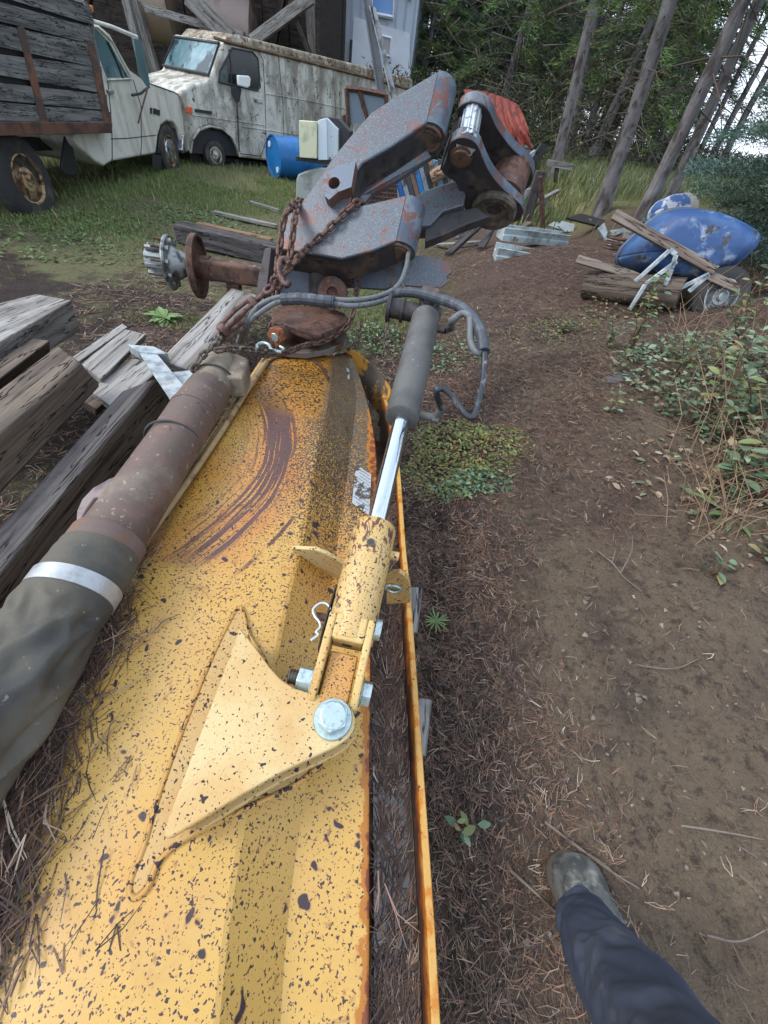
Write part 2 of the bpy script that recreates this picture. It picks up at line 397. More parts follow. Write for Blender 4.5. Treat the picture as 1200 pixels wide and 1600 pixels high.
# scrape arcs: circle through five points seen on the deck
arc = [P(*q, ZT) for q in ((415,605),(447,690),(430,765),(370,835),(290,893))]
Am = np.array([[p.x, p.y, 1] for p in arc]); bm_ = -np.array([p.x**2 + p.y**2 for p in arc]); sol = np.linalg.lstsq(Am, bm_, rcond=None)[0]
acx, acy = -sol[0]/2, -sol[1]/2; arR = math.sqrt(acx**2 + acy**2 - sol[2])
def blade_mat():
    base = srgb(188, 150, 76)
    s = MT('speckled_yellow_blade_paint'); pos = s.coord('P'); c = (*base, 1); h = s.noise(pos, 420, 4)
    U = s.dot(pos, tuple(uax)); Yc = s.dot(pos, (0, 1, 0))
    def lay(c, h, col, m, b=0.0):
        c = s.mix(m, c, col); h = s.math('MULTIPLY_ADD', m, b, h) if b else h; return c, h
    big = s.noise(pos, 2.6, 3)
    c, h = lay(c, h, srgb(184, 128, 48), s.math('MULTIPLY', s.step(s.math('MULTIPLY_ADD', s.step(Yc, .1, 1.2), .22, big), .5, .78), .85))
    c, h = lay(c, h, srgb(180, 146, 97), s.math('MULTIPLY', s.step(s.noise(pos, 5, 4), .45, .7), .3))
    # arcs
    sx = s.n('ShaderNodeSeparateXYZ'); s.link(pos, sx.inputs[0])
    dx = s.math('SUBTRACT', sx.outputs[0], acx); dy = s.math('SUBTRACT', sx.outputs[1], acy)
    wob = s.math('MULTIPLY_ADD', s.noise(pos, 3.5, 1), .05, -.025)
    r = s.math('ADD', s.math('SQRT', s.math('ADD', s.math('MULTIPLY', dx, dx), s.math('MULTIPLY', dy, dy))), wob)
    ang = s.math('ARCTAN2', dy, dx)
    cv = s.n('ShaderNodeCombineXYZ'); s.link(s.math('MULTIPLY', r, 62.0), cv.inputs[0]); s.link(s.math('MULTIPLY', ang, 1.1), cv.inputs[1])
    st = s.noise(cv.outputs[0], 1.6, 5, .62)
    win = s.math('MULTIPLY', s.step(r, arR - .20, arR - .06), s.step(r, arR + .05, arR + .02))
    wang = s.step(s.math('SUBTRACT', sx.outputs[0], sx.outputs[1]), -.95, -2.2)   # fades toward the near left
    deep = s.math('MULTIPLY', s.step(r, arR - .10, arR - .05), s.step(r, arR + .035, arR + .005))
    thr = s.math('ADD', st, s.math('MULTIPLY', deep, s.math('MULTIPLY_ADD', wang, .13, .06)))
    side = s.math('MULTIPLY', s.step(U, -.115, -.18), s.step(Yc, .50, .60))
    am = s.math('MULTIPLY', s.math('MULTIPLY', s.step(thr, .53, .55), win), side)
    stain = s.math('MULTIPLY', s.math('MULTIPLY', s.step(r, arR - .22, arR - .02), s.step(r, arR + .16, arR + .0)), side)
    c, h = lay(c, h, srgb(167, 99, 42), s.math('MULTIPLY', stain, s.step(big, .3, .7, .5, .95)))  # orange stain around the scrape arcs
    c, h = lay(c, h, srgb(88, 60, 54), am, -.5)
    # second thin outer scrape
    r2 = s.math('ABSOLUTE', s.math('SUBTRACT', r, arR + .115)); m2 = s.math('MULTIPLY', s.math('MULTIPLY', s.step(s.math('MULTIPLY_ADD', st, -.02, r2), -.004, -.0075), side), s.step(s.noise(pos, 9, 3), .40, .52))
    c, h = lay(c, h, srgb(92, 60, 46), m2, -.4)
    # chips, three sizes; denser towards the far end
    far = s.step(Yc, .2, 1.5)
    n1 = s.math('MULTIPLY_ADD', far, .05, s.noise(pos, 190, 2, .5)); c, h = lay(c, h, srgb(76, 48, 40), s.step(n1, .618, .645), -.5)
    n2 = s.math('MULTIPLY_ADD', s.noise(pos, 4, 3), .12, s.math('SUBTRACT', s.noise(pos, 125, 1, .4, .2), .06)); c, h = lay(c, h, srgb(56, 40, 42), s.step(n2, .662, .682), -.6)
    cl = s.noise(pos, 2.2, 3); n3 = s.math('MULTIPLY_ADD', cl, .16, s.math('SUBTRACT', s.noise(pos, 34, 1.5, .45, .25), .08)); c, h = lay(c, h, srgb(134, 90, 52), s.step(n3, .645, .695, 0, .55)); c, h = lay(c, h, srgb(50, 38, 42), s.step(n3, .692, .706), -.6)
    # dark grime and dense pitting on the bend and the strip beyond
    gw = s.math('MULTIPLY', s.step(s.math('MULTIPLY_ADD', s.noise(pos, 10, 4), .10, U), -.25, -.03), s.step(Yc, .38, 1.2))
    n4 = s.math('MULTIPLY_ADD', gw, .17, s.noise(pos, 150, 4, .55)); m4 = s.math('MULTIPLY', s.step(n4, .60, .64), s.step(gw, .02, .2))
    c, h = lay(c, h, srgb(66, 58, 48), m4, -.3)
    gr = s.math('MULTIPLY', s.step(s.math('MULTIPLY_ADD', s.noise(pos, 10, 4), .08, U), -.14, .0), s.step(Yc, 1.0, 1.5)); c, h = lay(c, h, srgb(84, 78, 66), s.math('MULTIPLY', s.math('MULTIPLY', gr, s.step(s.noise(pos, 14, 5, .7), .3, .62)), .75))
    # amber, heavily flaked patch near the far end
    am2 = s.math('MULTIPLY', s.step(Yc, 1.28, 1.42), s.step(U, -.10, -.16)); c, h = lay(c, h, srgb(167, 114, 30), s.math('MULTIPLY', am2, .8))
    n5 = s.math('MULTIPLY_ADD', am2, .12, s.noise(pos, 95, 3, .55, .4)); c, h = lay(c, h, srgb(52, 38, 28), s.math('MULTIPLY', s.step(n5, .63, .66), s.step(am2, .05, .4)), -.6)
    # rust creeping from the trough edge
    ed = s.step(U, uC - .035, uC + .004); n6 = s.math('MULTIPLY_ADD', ed, .42, s.noise(pos, 30, 5, .6))
    c, h = lay(c, h, srgb(159, 99, 24), s.math('MULTIPLY', s.step(n6, .62, .72), s.step(ed, .01, .2)))
    c, h = lay(c, h, srgb(110, 54, 22), s.step(n6, .84, .92), -.3)
    # smooth rusty bloom at random
    c, h = lay(c, h, srgb(154, 101, 60), s.math('MULTIPLY', s.step(s.noise(pos, 7, 6, .7), .56, .8), .5))
    # slightly darker broad slope ochre
    return s.finish(c, s.step(s.noise(pos, 6, 4), .4, .7, .34, .55), 0.0, h, .3, .0015, .5)
M_blade = blade_mat()
M_yel = yellow('speckled_yellow_paint'); M_yelp = yellow('pale_yellow_plate_paint', srgb(192, 171, 123), .645, .69, finesc=150)
M_yelo = yellow('orange_yellow_block_paint', srgb(180, 132, 70), .60, .68, finesc=260)
M_ysl = yellow('rust_scratched_sleeve_paint', srgb(185, 156, 101), .615, .68, finesc=230, extra= [dict(col=srgb(92, 60, 50), scale=55, lo=.60, hi=.64, stretch=(1.3, .6, 1), dist=.8, detail=5, add=[((0, 1, 0), .46, .60, .07)])])
blade = thing('plow_blade', P(300, 1200, .2), 'long yellow steel plow blade lying face down, pitted with rust chips and curved scrape marks', 'plow blade')
# deck skin
def lerp(a, b, t): return a + (b - a) * t
rows = []
for i in range(len(YB)):
    row = []
    for t in np.linspace(0, 1, 9): p = lerp(Lp[i], Ap[i], t).copy(); p.z += .012 * math.sin(math.pi * t); row.append(p)
    a, b, c = Ap[i], Bp[i], Cp[i]
    row[-1] = lerp(a, row[-2], .08)
    row += [lerp(a, b, .05) + Vector((0, 0, .001)), lerp(a, b, .12) , lerp(a, b, .5), lerp(a, b, .88), b,  lerp(b, c, .5), lerp(b, c, .96), c]
    rows.append(row)
cols_ = [spline([rows[i][j] for i in range(len(rows))], 6) for j in range(len(rows[0]))]
rows2 = [[cols_[j][i] for j in range(len(cols_))] for i in range(len(cols_[0]))]
m = MB(); m.grid(rows2); o = m.build('deck', M_blade, blade, smooth=14)
md = o.modifiers.new('solid', 'SOLIDIFY'); md.thickness = .012; md.offset = 1 if False else -1
# side skirts: left drop, trough walls, floor, lip
m = MB(); m.grid([[p + Vector((-.012, 0, 0)) for p in (spline(Lp, 4))], [p + Vector((-.07, 0, -.42)) for p in spline(Lp, 4)]]); m.build('rear_skirt', M_yel, blade, smooth=30, solid=.012)
M_trough = surf('rusty_trough', srgb(74, 46, 32), [dict(col=srgb(44, 30, 26), scale=14, lo=.4, hi=.65), dict(col=srgb(128, 70, 28), scale=26, lo=.6, hi=.75, fac=.5)], rough=.38, bump=.4)
def lipmat():
    s = MT('orange_rusted_lip_paint'); pos = s.coord('P'); c = (*srgb(185, 143, 74), 1); z = s.dot(pos, (0, 0, 1)); h = s.noise(pos, 200, 4)
    n = s.math('MULTIPLY_ADD', s.step(z, .445, .355, smooth=False), .75, s.noise(pos, 22, 5, .6))
    c = s.mix(s.step(n, .55, .66), c, srgb(174, 107, 21)); c = s.mix(s.step(n, .68, .80), c, srgb(140, 70, 22)); c = s.mix(s.step(n, .86, 1.0), c, srgb(66, 42, 28))
    c = s.mix(s.step(s.noise(pos, 70, 3), .66, .69), c, srgb(90, 50, 34))
    return s.finish(c, .5, 0, h, .4, .002)
M_lip = lipmat()
m = MB(); dn = Vector((0, 0, -.2)); cs = spline(Cp[:7], 5); os_ = spline(Op, 5)
m.grid([[p + Vector((.001, 0, -.004)) for p in cs], [p + dn + Vector((.001, 0, 0)) for p in cs]]); m.build('trough_wall', M_trough, blade, smooth=30)
inn = [p + Vector((-.016, -.001, 0)) for p in os_]
m = MB(); k = min(len(cs), len(inn)); m.grid([[p + Vector((-.01, 0, -.2)) for p in cs[:k]], [Vector((p.x, p.y, .26)) for p in inn[:k]]]); m.build('trough_floor', M_trough, blade)
m = MB()
rw = []
for p in os_: rw.append([Vector((p.x - .016, p.y, .26)), Vector((p.x - .016, p.y, .437)), Vector((p.x - .013, p.y, .44)), Vector((p.x - .002, p.y, .44)), Vector((p.x, p.y, .437)), Vector((p.x, p.y, .17)), Vector((p.x - .016, p.y, .17))])
m.grid(rw); m.build('lip_plate', M_lip, blade, smooth=30)
# far end: end cap flange and grey head plate with yellow worn half disc
M_endp = surf('grimy_grey_steel', srgb(92, 86, 78), [dict(col=srgb(62, 54, 48), scale=16, lo=.4, hi=.65), dict(col=srgb(196, 136, 48), scale=12, lo=.62, hi=.66)], rough=.7, bump=.4)
cap = [P(519, 553, .555), P(546, 545, .52), P(570, 562, .5), P(592, 585, .48), P(607, 606, .46), P(608, 620, .44), P(598, 622, .44), P(585, 616, .40), P(560, 575, .30), P(520, 552, .30)]
m = MB(); m.prism([P(519, 554, .552), P(545, 541, .548), P(545, 541, .2), P(519, 554, .2)], (0, .012, 0)); m.build('end_plate', M_endp, blade, bevel=.002)
m = MB(); ed = [P(544, 543, .53), P(570, 560, .51), P(595, 586, .49), P(609, 607, .46), P(606, 622, .44)]
m.grid([spline(ed, 5), [p + Vector((-.03, -.004, -.18)) for p in spline(ed, 5)]]); m.build('end_flange', surf('yellow_edged_grimy_steel', srgb(78, 70, 60), [dict(col=srgb(180, 127, 39), scale=8, lo=.5, hi=.56, add=[((1, 0, 0), -.16, -.04, .25)])], rough=.7, bump=.4), blade, smooth=180, solid=.012)
# rolled rib along the left edge
rib = [P(*q, .575) for q in ((210,868),(250,812),(300,742),(350,668),(385,612),(416,566))]
m = MB(); m.tube(spline(rib, 6), .011, 10); m.tube([p + Vector((-.02, 0, -.012)) for p in spline(rib, 6)], .009, 8); m.build('edge_rib', surf('tan_paint_rib', srgb(154, 130, 91), [dict(col=srgb(112, 84, 60), scale=20, lo=.5, hi=.68)], rough=.6, bump=.3), blade, smooth=60)
# weld bead half disc at the far end
wb = [P(*q, .559) for q in ((412,575),(420,566),(432,560),(450,557),(470,558),(488,564),(500,572),(508,582),(513,592))]
m = MB(); m.tube(spline(wb, 6), .006, 8); m.build('weld_bead', M_rust, blade, smooth=60)
# white decal panels on the far strip
M_decal = surf('peeling_white_decal', srgb(158, 164, 168), [dict(col=srgb(60, 52, 42), scale=22, lo=.52, hi=.56, dist=.5), dict(col=srgb(120, 118, 112), scale=200, lo=.6, hi=.65)], rough=.6)
dz = .463
def quad(pts, mat, name, parent, th=.0015):
    m = MB(); m.prism(pts, (0, 0, th)); return m.build(name, mat, parent)
d0 = [P(*q, dz) for q in ((556,726),(580,742),(577,806),(550,786))]
dec = quad(d0, M_decal, 'decal', blade)
m = MB(); tx = surf('faded_print', srgb(96, 100, 106), rough=.7)
random.seed(5)
for i in range(11):
    t = .06 + i * .084; a = lerp(d0[0], d0[3], t) * 1.0; b = lerp(d0[1], d0[2], t)
    x = .08
    while x < .9:
        wd = random.uniform(.05, .16); 
        if x > .18 or i in (0, 3, 6, 9): m.box(lerp(a, b, x) + Vector((0, 0, .0022)), (b - a) * min(wd, .93 - x), Vector((0, -.0035, 0)), Vector((0, 0, .0004)))
        x += wd + .03
m.build('decal_print', tx, dec)
quad([P(*q, .50) for q in ((537,571),(546,578),(546,594),(538,586))], M_decal, 'small_decal', blade)
# ---- cylinder mount: base pad, weld, twin plates
pad = [(370,953),(380,957),(388,990),(408,1022),(432,1062),(470,1090),(520,1110),(520,1165),(470,1220),(385,1262),(332,1288),(272,1322),(245,1352),(232,1385),(214,1402),(204,1395),(206,1372),(226,1322),(250,1240),(290,1130),(335,1020)]
m = MB(); m.prism([P(*q, .556) for q in pad], (0, 0, .008)); m.build('base_pad', M_yel, blade, bevel=.004)
pd = [P(*q, .562) for q in pad]; m = MB(); m.tube([p for p in spline(pd, 4, True)], .0055, 8, closed=True); m.build('pad_weld', yellow('yellow_weld_paint', srgb(174, 133, 68), .6, .62), blade, smooth=60)
up = [(374,982),(382,990),(400,1012),(420,1040),(440,1062),(460,1075),(490,1084),(518,1086),(536,1092),(549,1104),(555,1122),(553,1140),(543,1154),(525,1166),(500,1178),(440,1206),(380,1240),(268,1308),(259,1310),(255,1302),(262,1280),(300,1180),(340,1075)]
ZP = .66
m = MB(); m.prism([P(*q, ZP) for q in up], (0, 0, -.018)); m.build('bracket_plate', M_yelp, blade, bevel=.003)
lo = [(x + (8 if y > 1080 else 0), y + (9 if y > 1150 else 3)) for x, y in up]
upw = [P(*q, ZP) for q in up]
m = MB(); m.prism([Vector((p.x + .006, p.y - .004, ZP - .050)) for p in upw], (0, 0, -.018)); m.build('bracket_plate', M_yel, blade, bevel=.003)
spine = [P(*q, ZP) for q in ((374,985),(340,1076),(300,1182),(262,1290))]
m = MB(); m.grid([[p + Vector((.012, 0, -.005)) for p in spine], [Vector((p.x + .012, p.y, .555)) for p in spine]])
ob = m.build('bracket_web', M_yel, blade, solid=.016)
# far support lug under sleeve (gusset) and round eye at the trough
g = [P(455, 857, .60), P(492, 860, .63), P(512, 866, .62), P(540, 885, .60), P(536, 905, .48), P(500, 905, .54)]
gn = Vector((.12, 1, .15)).normalized()
g0 = P(470, 860, .58)
gus = [PL(*q, g0, gn) for q in ((455,857),(492,859),(512,867),(542,886),(535,932),(519,926),(488,900))]
m = MB(); m.prism(gus, gn * .012); m.build('gusset', M_yelp, blade, bevel=.002)
e0 = P(620, 940, .47); en = Vector((.1, 1, .1)).normalized()
lug = [PL(*q, e0, en) for q in ((604,944),(604,903),(612,896),(624,895),(634,901),(640,913),(641,942))]
m = MB(); m.prism(lug, en * .014); m.build('eye_lug', M_yel, blade, bevel=.002)
ec = PL(615, 920, e0 - en * .006, en); m = MB(); m.tube([ec + Vector((math.cos(a) * .020, 0, math.sin(a) * .017)) for a in np.linspace(0, 2 * math.pi, 25)[:-1]], .005, 8, closed=True); m.build('eye_ring', M_zinc, blade, smooth=60)
# big vertical bolt through the plates
bc = P(520, 1124, ZP); 
vb = MB(); vb.lathe(bc + Vector((0, 0, .0005)), (0, 0, 1), [(0, .038), (.004, .0385), (.007, .037), (.0072, .030)], 36); wsh = vb.build('washer', M_zinc, blade, smooth=35)
vb = MB(); vb.hexn(bc + Vector((0, 0, .0078)), bc + Vector((0, 0, .030)), .031); vb.lathe(bc + Vector((0, 0, .030)), (0, 0, 1), [(0, .026), (.0025, .0245)], 24); vb.build('bolt_head', M_zinc, blade, bevel=.0015)
vb = MB(); vb.cyl(bc + Vector((0, 0, 0)), bc + Vector((0, 0, -.09)), .017); vb.build('bolt_shank', M_zinc, blade, smooth=35)
# ================================================================ hydraulic cylinder
cyl = thing('hydraulic_cylinder', P(560, 950, .5), 'grey hydraulic cylinder with chrome rod in a rust flecked yellow sleeve bolted to the blade', 'hydraulic cylinder')
Q0 = P(526, 1076, .645); Q1 = P(670, 478, .965); ax = (Q1 - Q0).normalized()
def cy(py):                           # point of the axis seen at image row py
    lo_, hi_ = -0.2, 1.2
    for _ in range(40):
        md_ = (lo_ + hi_) / 2
        if proj(Q0 + (Q1 - Q0) * md_)[1] > py: lo_ = md_
        else: hi_ = md_
    return Q0 + (Q1 - Q0) * lo_
cs_ = ax.cross(Vector((0, 0, 1))).normalized(); cn_ = cs_.cross(ax).normalized()   # side (right), up-normal
sr = .056
m = MB(); a, b = cy(1002), cy(822); L_ = (b - a).length
m.lathe(a, ax, [(0, sr), (L_ * .5, sr), (L_ - .01, sr), (L_, sr - .004), (L_ + .001, .03)], 40); slv = m.build('sleeve', M_ysl, cyl, smooth=35)
m = MB(); p = cy(862) + cn_ * (sr - .002); m.lathe(p, cn_, [(-.004, .0), (.0045, .0105), (.0046, .0105)], 20); hole = m.build('pin_hole', surf('dark_pin_bore', srgb(86, 84, 78), rough=.7), slv)
m = MB(); m.lathe(p + cn_ * .0026, cn_, [(0, .0082), (.0022, .0080)], 20); m.build('pin_end', surf('grey_pin_end', srgb(52, 52, 50), rough=.6), hole)
m = MB(); p = cy(860) + cs_ * sr; m.cyl(p - cs_ * .004, p + cs_ * .02, .012); m.build('pin_boss', M_yel, slv, bevel=.002)
# clevis fork
m = MB(); c0 = cy(1010); wd = .052; th = .017; ln = (cy(1108) - c0).length
for sgn in (-1, 1):
    prof = []; o_ = c0 + cs_ * sgn * (wd - th / 2)
    pl = [(-.058, -.046), (-.058, .050), (.004, .053), (ln * .3, .050), (ln - .03, .040), (ln - .006, .026), (ln, .002), (ln - .006, -.030), (ln - .03, -.046)]
    m.prism([o_ - ax * t_ + cn_ * h_ - cs_ * th / 2 for t_, h_ in pl], cs_ * th)
m.prism([c0 - cs_ * (wd - th) + cn_ * .0525 + ax * .058, c0 + cs_ * (wd - th) + cn_ * .0525 + ax * .058, c0 + cs_ * (wd - th) - cn_ * .046 + ax * .058, c0 - cs_ * (wd - th) - cn_ * .046 + ax * .058], -ax * .056)
m.build('clevis', yellow('yellow_clevis_paint', srgb(192, 163, 105), .645, .69), cyl, bevel=.005, seg=3)
m = MB(); p = c0 + ax * .0018; m.lathe(p, -ax, [(0, .012), (.0008, .0118)], 20); m.build('bore', M_dark, cyl)
# swivel block between the clevis arms and the bracket plates
m = MB(); m.cbox(c0 - ax * (ln * .62) - cn_ * .012, .061, ln * .95, .070, cs_, ax, cn_); m.build('swivel_block', M_yelo, blade, bevel=.004)
# horizontal clevis bolt
pb = c0 - ax * (ln * .66)
m = MB(); m.hexn(pb + cs_ * (wd + .003), pb + cs_ * (wd + .022), .026); m.cyl(pb + cs_ * wd, pb + cs_ * (wd + .003), .03); m.build('bolt_head', M_zinc, cyl, bevel=.0015)
m = MB(); m.hexn(pb - cs_ * (wd + .033), pb - cs_ * (wd + .004), .027); m.cyl(pb - cs_ * (wd + .004), pb - cs_ * wd, .031); m.build('nut', M_zinc, cyl, bevel=.0015)
m = MB(); q = pb - cs_ * (wd + .033)
m.lathe(q, -cs_, [(i * .003, .016 - (i % 2) * .0022) for i in range(8)], 20); m.build('bolt_thread', surf('bolt_thread_steel', srgb(96, 92, 86), rough=.4, metal=.8), cyl)
# pin + hairpin clip on the left, flange washers
m = MB(); p = cy(975); m.cyl(p - cs_ * (sr + .004), p - cs_ * (sr + .028), .009); m.build('lock_pin', M_rust, cyl, smooth=35); m = MB(); m.cyl(p + cs_ * (sr - .002), p + cs_ * (sr + .012), .024, 24); m.build('pin_washer', M_zinc, cyl, smooth=35)
m = MB(); pa = p - cs_ * (sr + .001); m.prism([pa + ax * t_ + cn_ * h_ for t_, h_ in ((-.075, -.03), (-.07, .012), (-.02, .03), (.05, .022), (.085, .0), (.08, -.03))], -cs_ * .004); m.build('side_strap', M_dark, cyl, bevel=.001)
hp = [P(*q, .70) for q in ((516,953),(513,946),(505,942),(496,945),(489,953),(492,963),(499,972),(500,980),(494,987),(497,992),(489,998),(485,1001))]
m = MB(); m.tube(spline(hp, 6), .0030, 10); m.build('hairpin_clip', surf('bright_zinc_wire', srgb(190, 200, 208), rough=.3, metal=.6), cyl, smooth=60)
# rod and barrel
m = MB(); m.cyl(cy(815), cy(645), .026, 32); m.build('rod', M_chrome, cyl, smooth=35)
M_bar = surf('matt_grey_barrel_paint', srgb(84, 85, 83), [dict(col=srgb(66, 66, 65), scale=8, lo=.4, hi=.7), dict(col=srgb(150, 148, 140), scale=90, lo=.68, hi=.7), dict(col=srgb(92, 80, 66), scale=30, lo=.62, hi=.72, fac=.5)], rough=.62, bump=.15, bscale=250)
a, b = cy(655), cy(498); L_ = (b - a).length; br = .054
m = MB(); m.lathe(a, ax, [(-.004, .030), (-.001, br - .006), (.004, br), (L_ * .5, br), (L_ - .012, br), (L_ - .008, br - .003), (L_ - .003, br + .001), (L_ + .012, br - .006), (L_ + .024, br - .017), (L_ + .05, br - .021), (L_ + .056, .01)], 40); brl = m.build('barrel', M_bar, cyl, smooth=35)
m = MB(); p = b + ax * .05 + cn_ * .022; m.hexn(p, p + cn_ * .040, .024); m.cyl(p - cn_ * .03, p + cn_ * .012, .030); m.build('port_plug', M_dark, cyl, bevel=.002)
m = MB(); p = b + ax * .055; m.cyl(p - cs_ * .15 - cn_ * .02, p + cs_ * .055 - cn_ * .02, .036, 24); m.cyl(p - cs_ * .16 - cn_ * .02, p - cs_ * .146 - cn_ * .02, .052, 24); m.cyl(p - cs_ * .105 - cn_ * .02, p - cs_ * .095 - cn_ * .02, .046, 24)
m.build('trunnion', M_dark, cyl, smooth=35)
m = MB(); m.cbox(b + ax * .10 - cn_ * .005, .085, .05, .13, cs_, ax, cn_); m.build('mount_block', surf('brown_black_block', srgb(66, 56, 52), [dict(col=srgb(96, 72, 58), scale=14, lo=.5, hi=.62)], rough=.7, bump=.5), cyl, bevel=.016, seg=3)
p1 = a + ax * .035 + cs_ * (br - .004)
m = MB(); m.cyl(p1, p1 + cs_ * .045, .013); m.lathe(p1 + cs_ * .045, cs_, [(0, .018), (.02, .018)], 6); m.cyl(p1 + cs_ * .055, p1 + cs_ * .055 + Vector((.01, -.01, .045)), .012); prt = m.build('port_fitting', M_bar, cyl, smooth=35)
p2 = b - ax * .05 + cs_ * (br - .004)
m = MB(); m.cyl(p2, p2 + cs_ * .03, .012); m.cyl(p2 + cs_ * .03, p2 + cs_ * .06 + ax * .03, .012); m.build('port_fitting', M_dark, cyl, smooth=35)
# hoses
def hose(path, r, mat, label, seg=10, k=8, name='hydraulic_hose', group=None):
    m = MB(); pts = spline(path, k); m.tube(pts, r, seg); o = m.build(name, mat, None, smooth=60); return tag(o, label, 'hose', group)
def wrapped(path, r, mat, label, pitch=.035):
    pts = spline(path, 16); rr = []; d = 0
    for i, p in enumerate(pts):
        if i: d += (p - pts[i - 1]).length
        f = (d / pitch) % 1.0; rr.append(r * (1.0 + .11 * (1 - f)) if f > .07 else r * .93)
    m = MB(); m.tube(pts, rr, 12); o = m.build('wrapped_hose', mat, None, smooth=25); return tag(o, label, 'hose')
M_wrap = surf('spiral_wrap_rubber', srgb(52, 58, 66), [dict(col=srgb(92, 98, 104), scale=24, lo=.48, hi=.72, fac=.6)], rough=.5, bump=.3, bscale=150)
hw = [DP(x, y, d) for x, y, d in ((615,458,1.62),(650,458,1.5),(690,468,1.38),(720,480,1.3),(742,500,1.24),(752,522,1.2),(756,550,1.17))]
wrapped(hw, .017, M_wrap, 'thick hose bundle in black spiral wrap arching right of the grey cylinder')
hl = [p1 + cs_ * .055 + Vector((.01, -.01, .04)), DP(682,612,1.10), DP(694,608,1.1), DP(712,625,1.1), DP(728,648,1.09), DP(740,650,1.09), DP(748,625,1.12), DP(755,590,1.15), DP(757,552,1.17)]
hose(hl, .010, surf('glossy_black_hose', srgb(36, 40, 46), [dict(col=srgb(120, 124, 126), scale=10, lo=.55, hi=.65)], rough=.3), 'glossy black hose looping down to the lower fitting of the grey cylinder')
hu = [p2 + cs_ * .06 + ax * .03, DP(706,502,1.28), DP(722,490,1.26), DP(734,497,1.24), DP(735,530,1.22), DP(742,548,1.2), DP(753,552,1.17)]
hose(hu, .0115, M_hose, 'short dusty hose between the upper cylinder fitting and the black wrapped bundle')
# ================================================================ big forked steel arm
def keyhole(outer, centre, rx, ry_vecs, n=20):
    # outer polygon (3-D points) with a round hole: slit joined
    u, v = ry_vecs; hole = [centre + u * math.cos(a) * rx + v * math.sin(a) * rx for a in np.linspace(0, 2 * math.pi, n + 1)[:-1]]
    i = min(range(len(outer)), key=lambda k: (outer[k] - hole[0]).length)
    nr = sum((outer[k].cross(outer[(k + 1) % len(outer)]) for k in range(len(outer))), Vector()); 
    if nr.dot(u.cross(v)) > 0: hole = [hole[0]] + hole[1:][::-1]
    e = (hole[0] - outer[i]).normalized() * 1e-5; side = nr.normalized().cross(e) * 1
    return outer[:i + 1] + [hole[0]] + hole[1:] + [hole[0] + side] + [outer[i] + side] + outer[i + 1:]
def steelmat(name, base, rustf=.0, lo=.545):
    s = MT(name); p = s.coord('P'); c = (*base, 1)
    c = s.mix(s.step(s.noise(p, 3.5, 4), .42, .62, 0, .6), c, srgb(92, 82, 84))
    sp = s.noise(p, 190, 3, .7); c = s.mix(s.step(sp, .52, .62, 0, .55), c, srgb(126, 134, 140)); c = s.mix(s.step(sp, .45, .36, 0, .7), c, srgb(78, 84, 94))
    rz = s.noise(p, 7, 6, .65); c = s.mix(s.step(rz, lo, lo + .09, 0, .85), c, srgb(112, 78, 70))
    c = s.mix(s.step(s.noise(p, 26, 5, .7, .6), lo + .05 - rustf, lo + .08 - rustf, 0, .95), c, srgb(108, 62, 48))
    return s.finish(c, .36, .35, s.math('MULTIPLY_ADD', sp, 1.0, s.noise(p, 400, 2)), .45, .0025, .5)
M_arm = steelmat('pitted_blue_grey_steel', srgb(80, 87, 94)); M_armd = surf('grimy_shaded_steel', srgb(58, 56, 58), [dict(col=srgb(96, 84, 74), scale=7, lo=.5, hi=.7), dict(col=srgb(38, 36, 38), scale=20, lo=.5, hi=.7), dict(col=srgb(116, 66, 44), scale=12, lo=.66, hi=.72)], rough=.6, metal=.2, bump=.5)  # M_armd: grime plus underside shade put into the colour
def nosemat():
    s = MT('flaking_blue_nose_paint'); p = s.coord('P'); c = s.mix(s.step(s.noise(p, 9, 4), .4, .65), srgb(60, 72, 86), srgb(92, 102, 110))
    v = s.coord('P', rot=(.6, .2, .3), stretch=(1.6, .6, 1)); r = s.noise(v, 11, 6, .72, .8); c = s.mix(s.step(r, .53, .56), c, srgb(94, 60, 52)); c = s.mix(s.step(r, .64, .72), c, srgb(128, 86, 72))
    return s.finish(c, .42, .2, s.math('MULTIPLY', s.step(r, .53, .56), -.8), .5, .002)
M_nose = nosemat()
fq = DP(550, 350, 1.78); fn = Vector((-.1, -.7, .7)).normalized()
F_ = lambda x, y, off=0.0: PL(x, y, fq + fn * off, fn)
arm = thing('steel_lift_arm', P(470, 470, .5), 'heavy blue grey forked steel arm with rounded ends, wrapped in rusty chain behind the blade', 'steel arm')
TH = .150
face = [(686,110),(668,190),(612,228),(566,254),(556,268),(550,300),(546,325),(590,315),(636,304),(620,376),(580,392),(534,404),(500,398),(456,392),(432,388),(434,362),(446,340),(470,318),(496,282),(520,246),(548,212),(580,176),(632,142)]
m = MB(); m.prism([F_(*q) for q in face], -fn * TH); body = m.build('arm_plate', M_arm, arm, bevel=.006)
# inner webs: slightly proud strips, underside shade painted as darker steel
def strip(pts, mat, nm, par, off=.004):
    m = MB(); a = [F_(*q) for q in pts]; d = (F_(pts[0][0], pts[0][1] + 3) - F_(*pts[0])).normalized() * off
    m.prism([p + d - fn * .012 for p in a] + [p + d - fn * (TH - .006) for p in a[::-1]], d * .5); return m
for pts in ([(668,190),(612,228),(566,254)], [(620,376),(580,392),(534,404),(456,392)]):
    for k in range(len(pts) - 1):
        pass
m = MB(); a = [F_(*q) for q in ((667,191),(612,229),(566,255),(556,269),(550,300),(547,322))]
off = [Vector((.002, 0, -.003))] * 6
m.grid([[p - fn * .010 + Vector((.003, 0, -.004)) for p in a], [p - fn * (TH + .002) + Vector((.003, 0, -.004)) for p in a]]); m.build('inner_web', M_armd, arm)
m = MB(); a = [F_(*q) for q in ((619,377),(580,393),(534,405),(456,393),(432,389))]
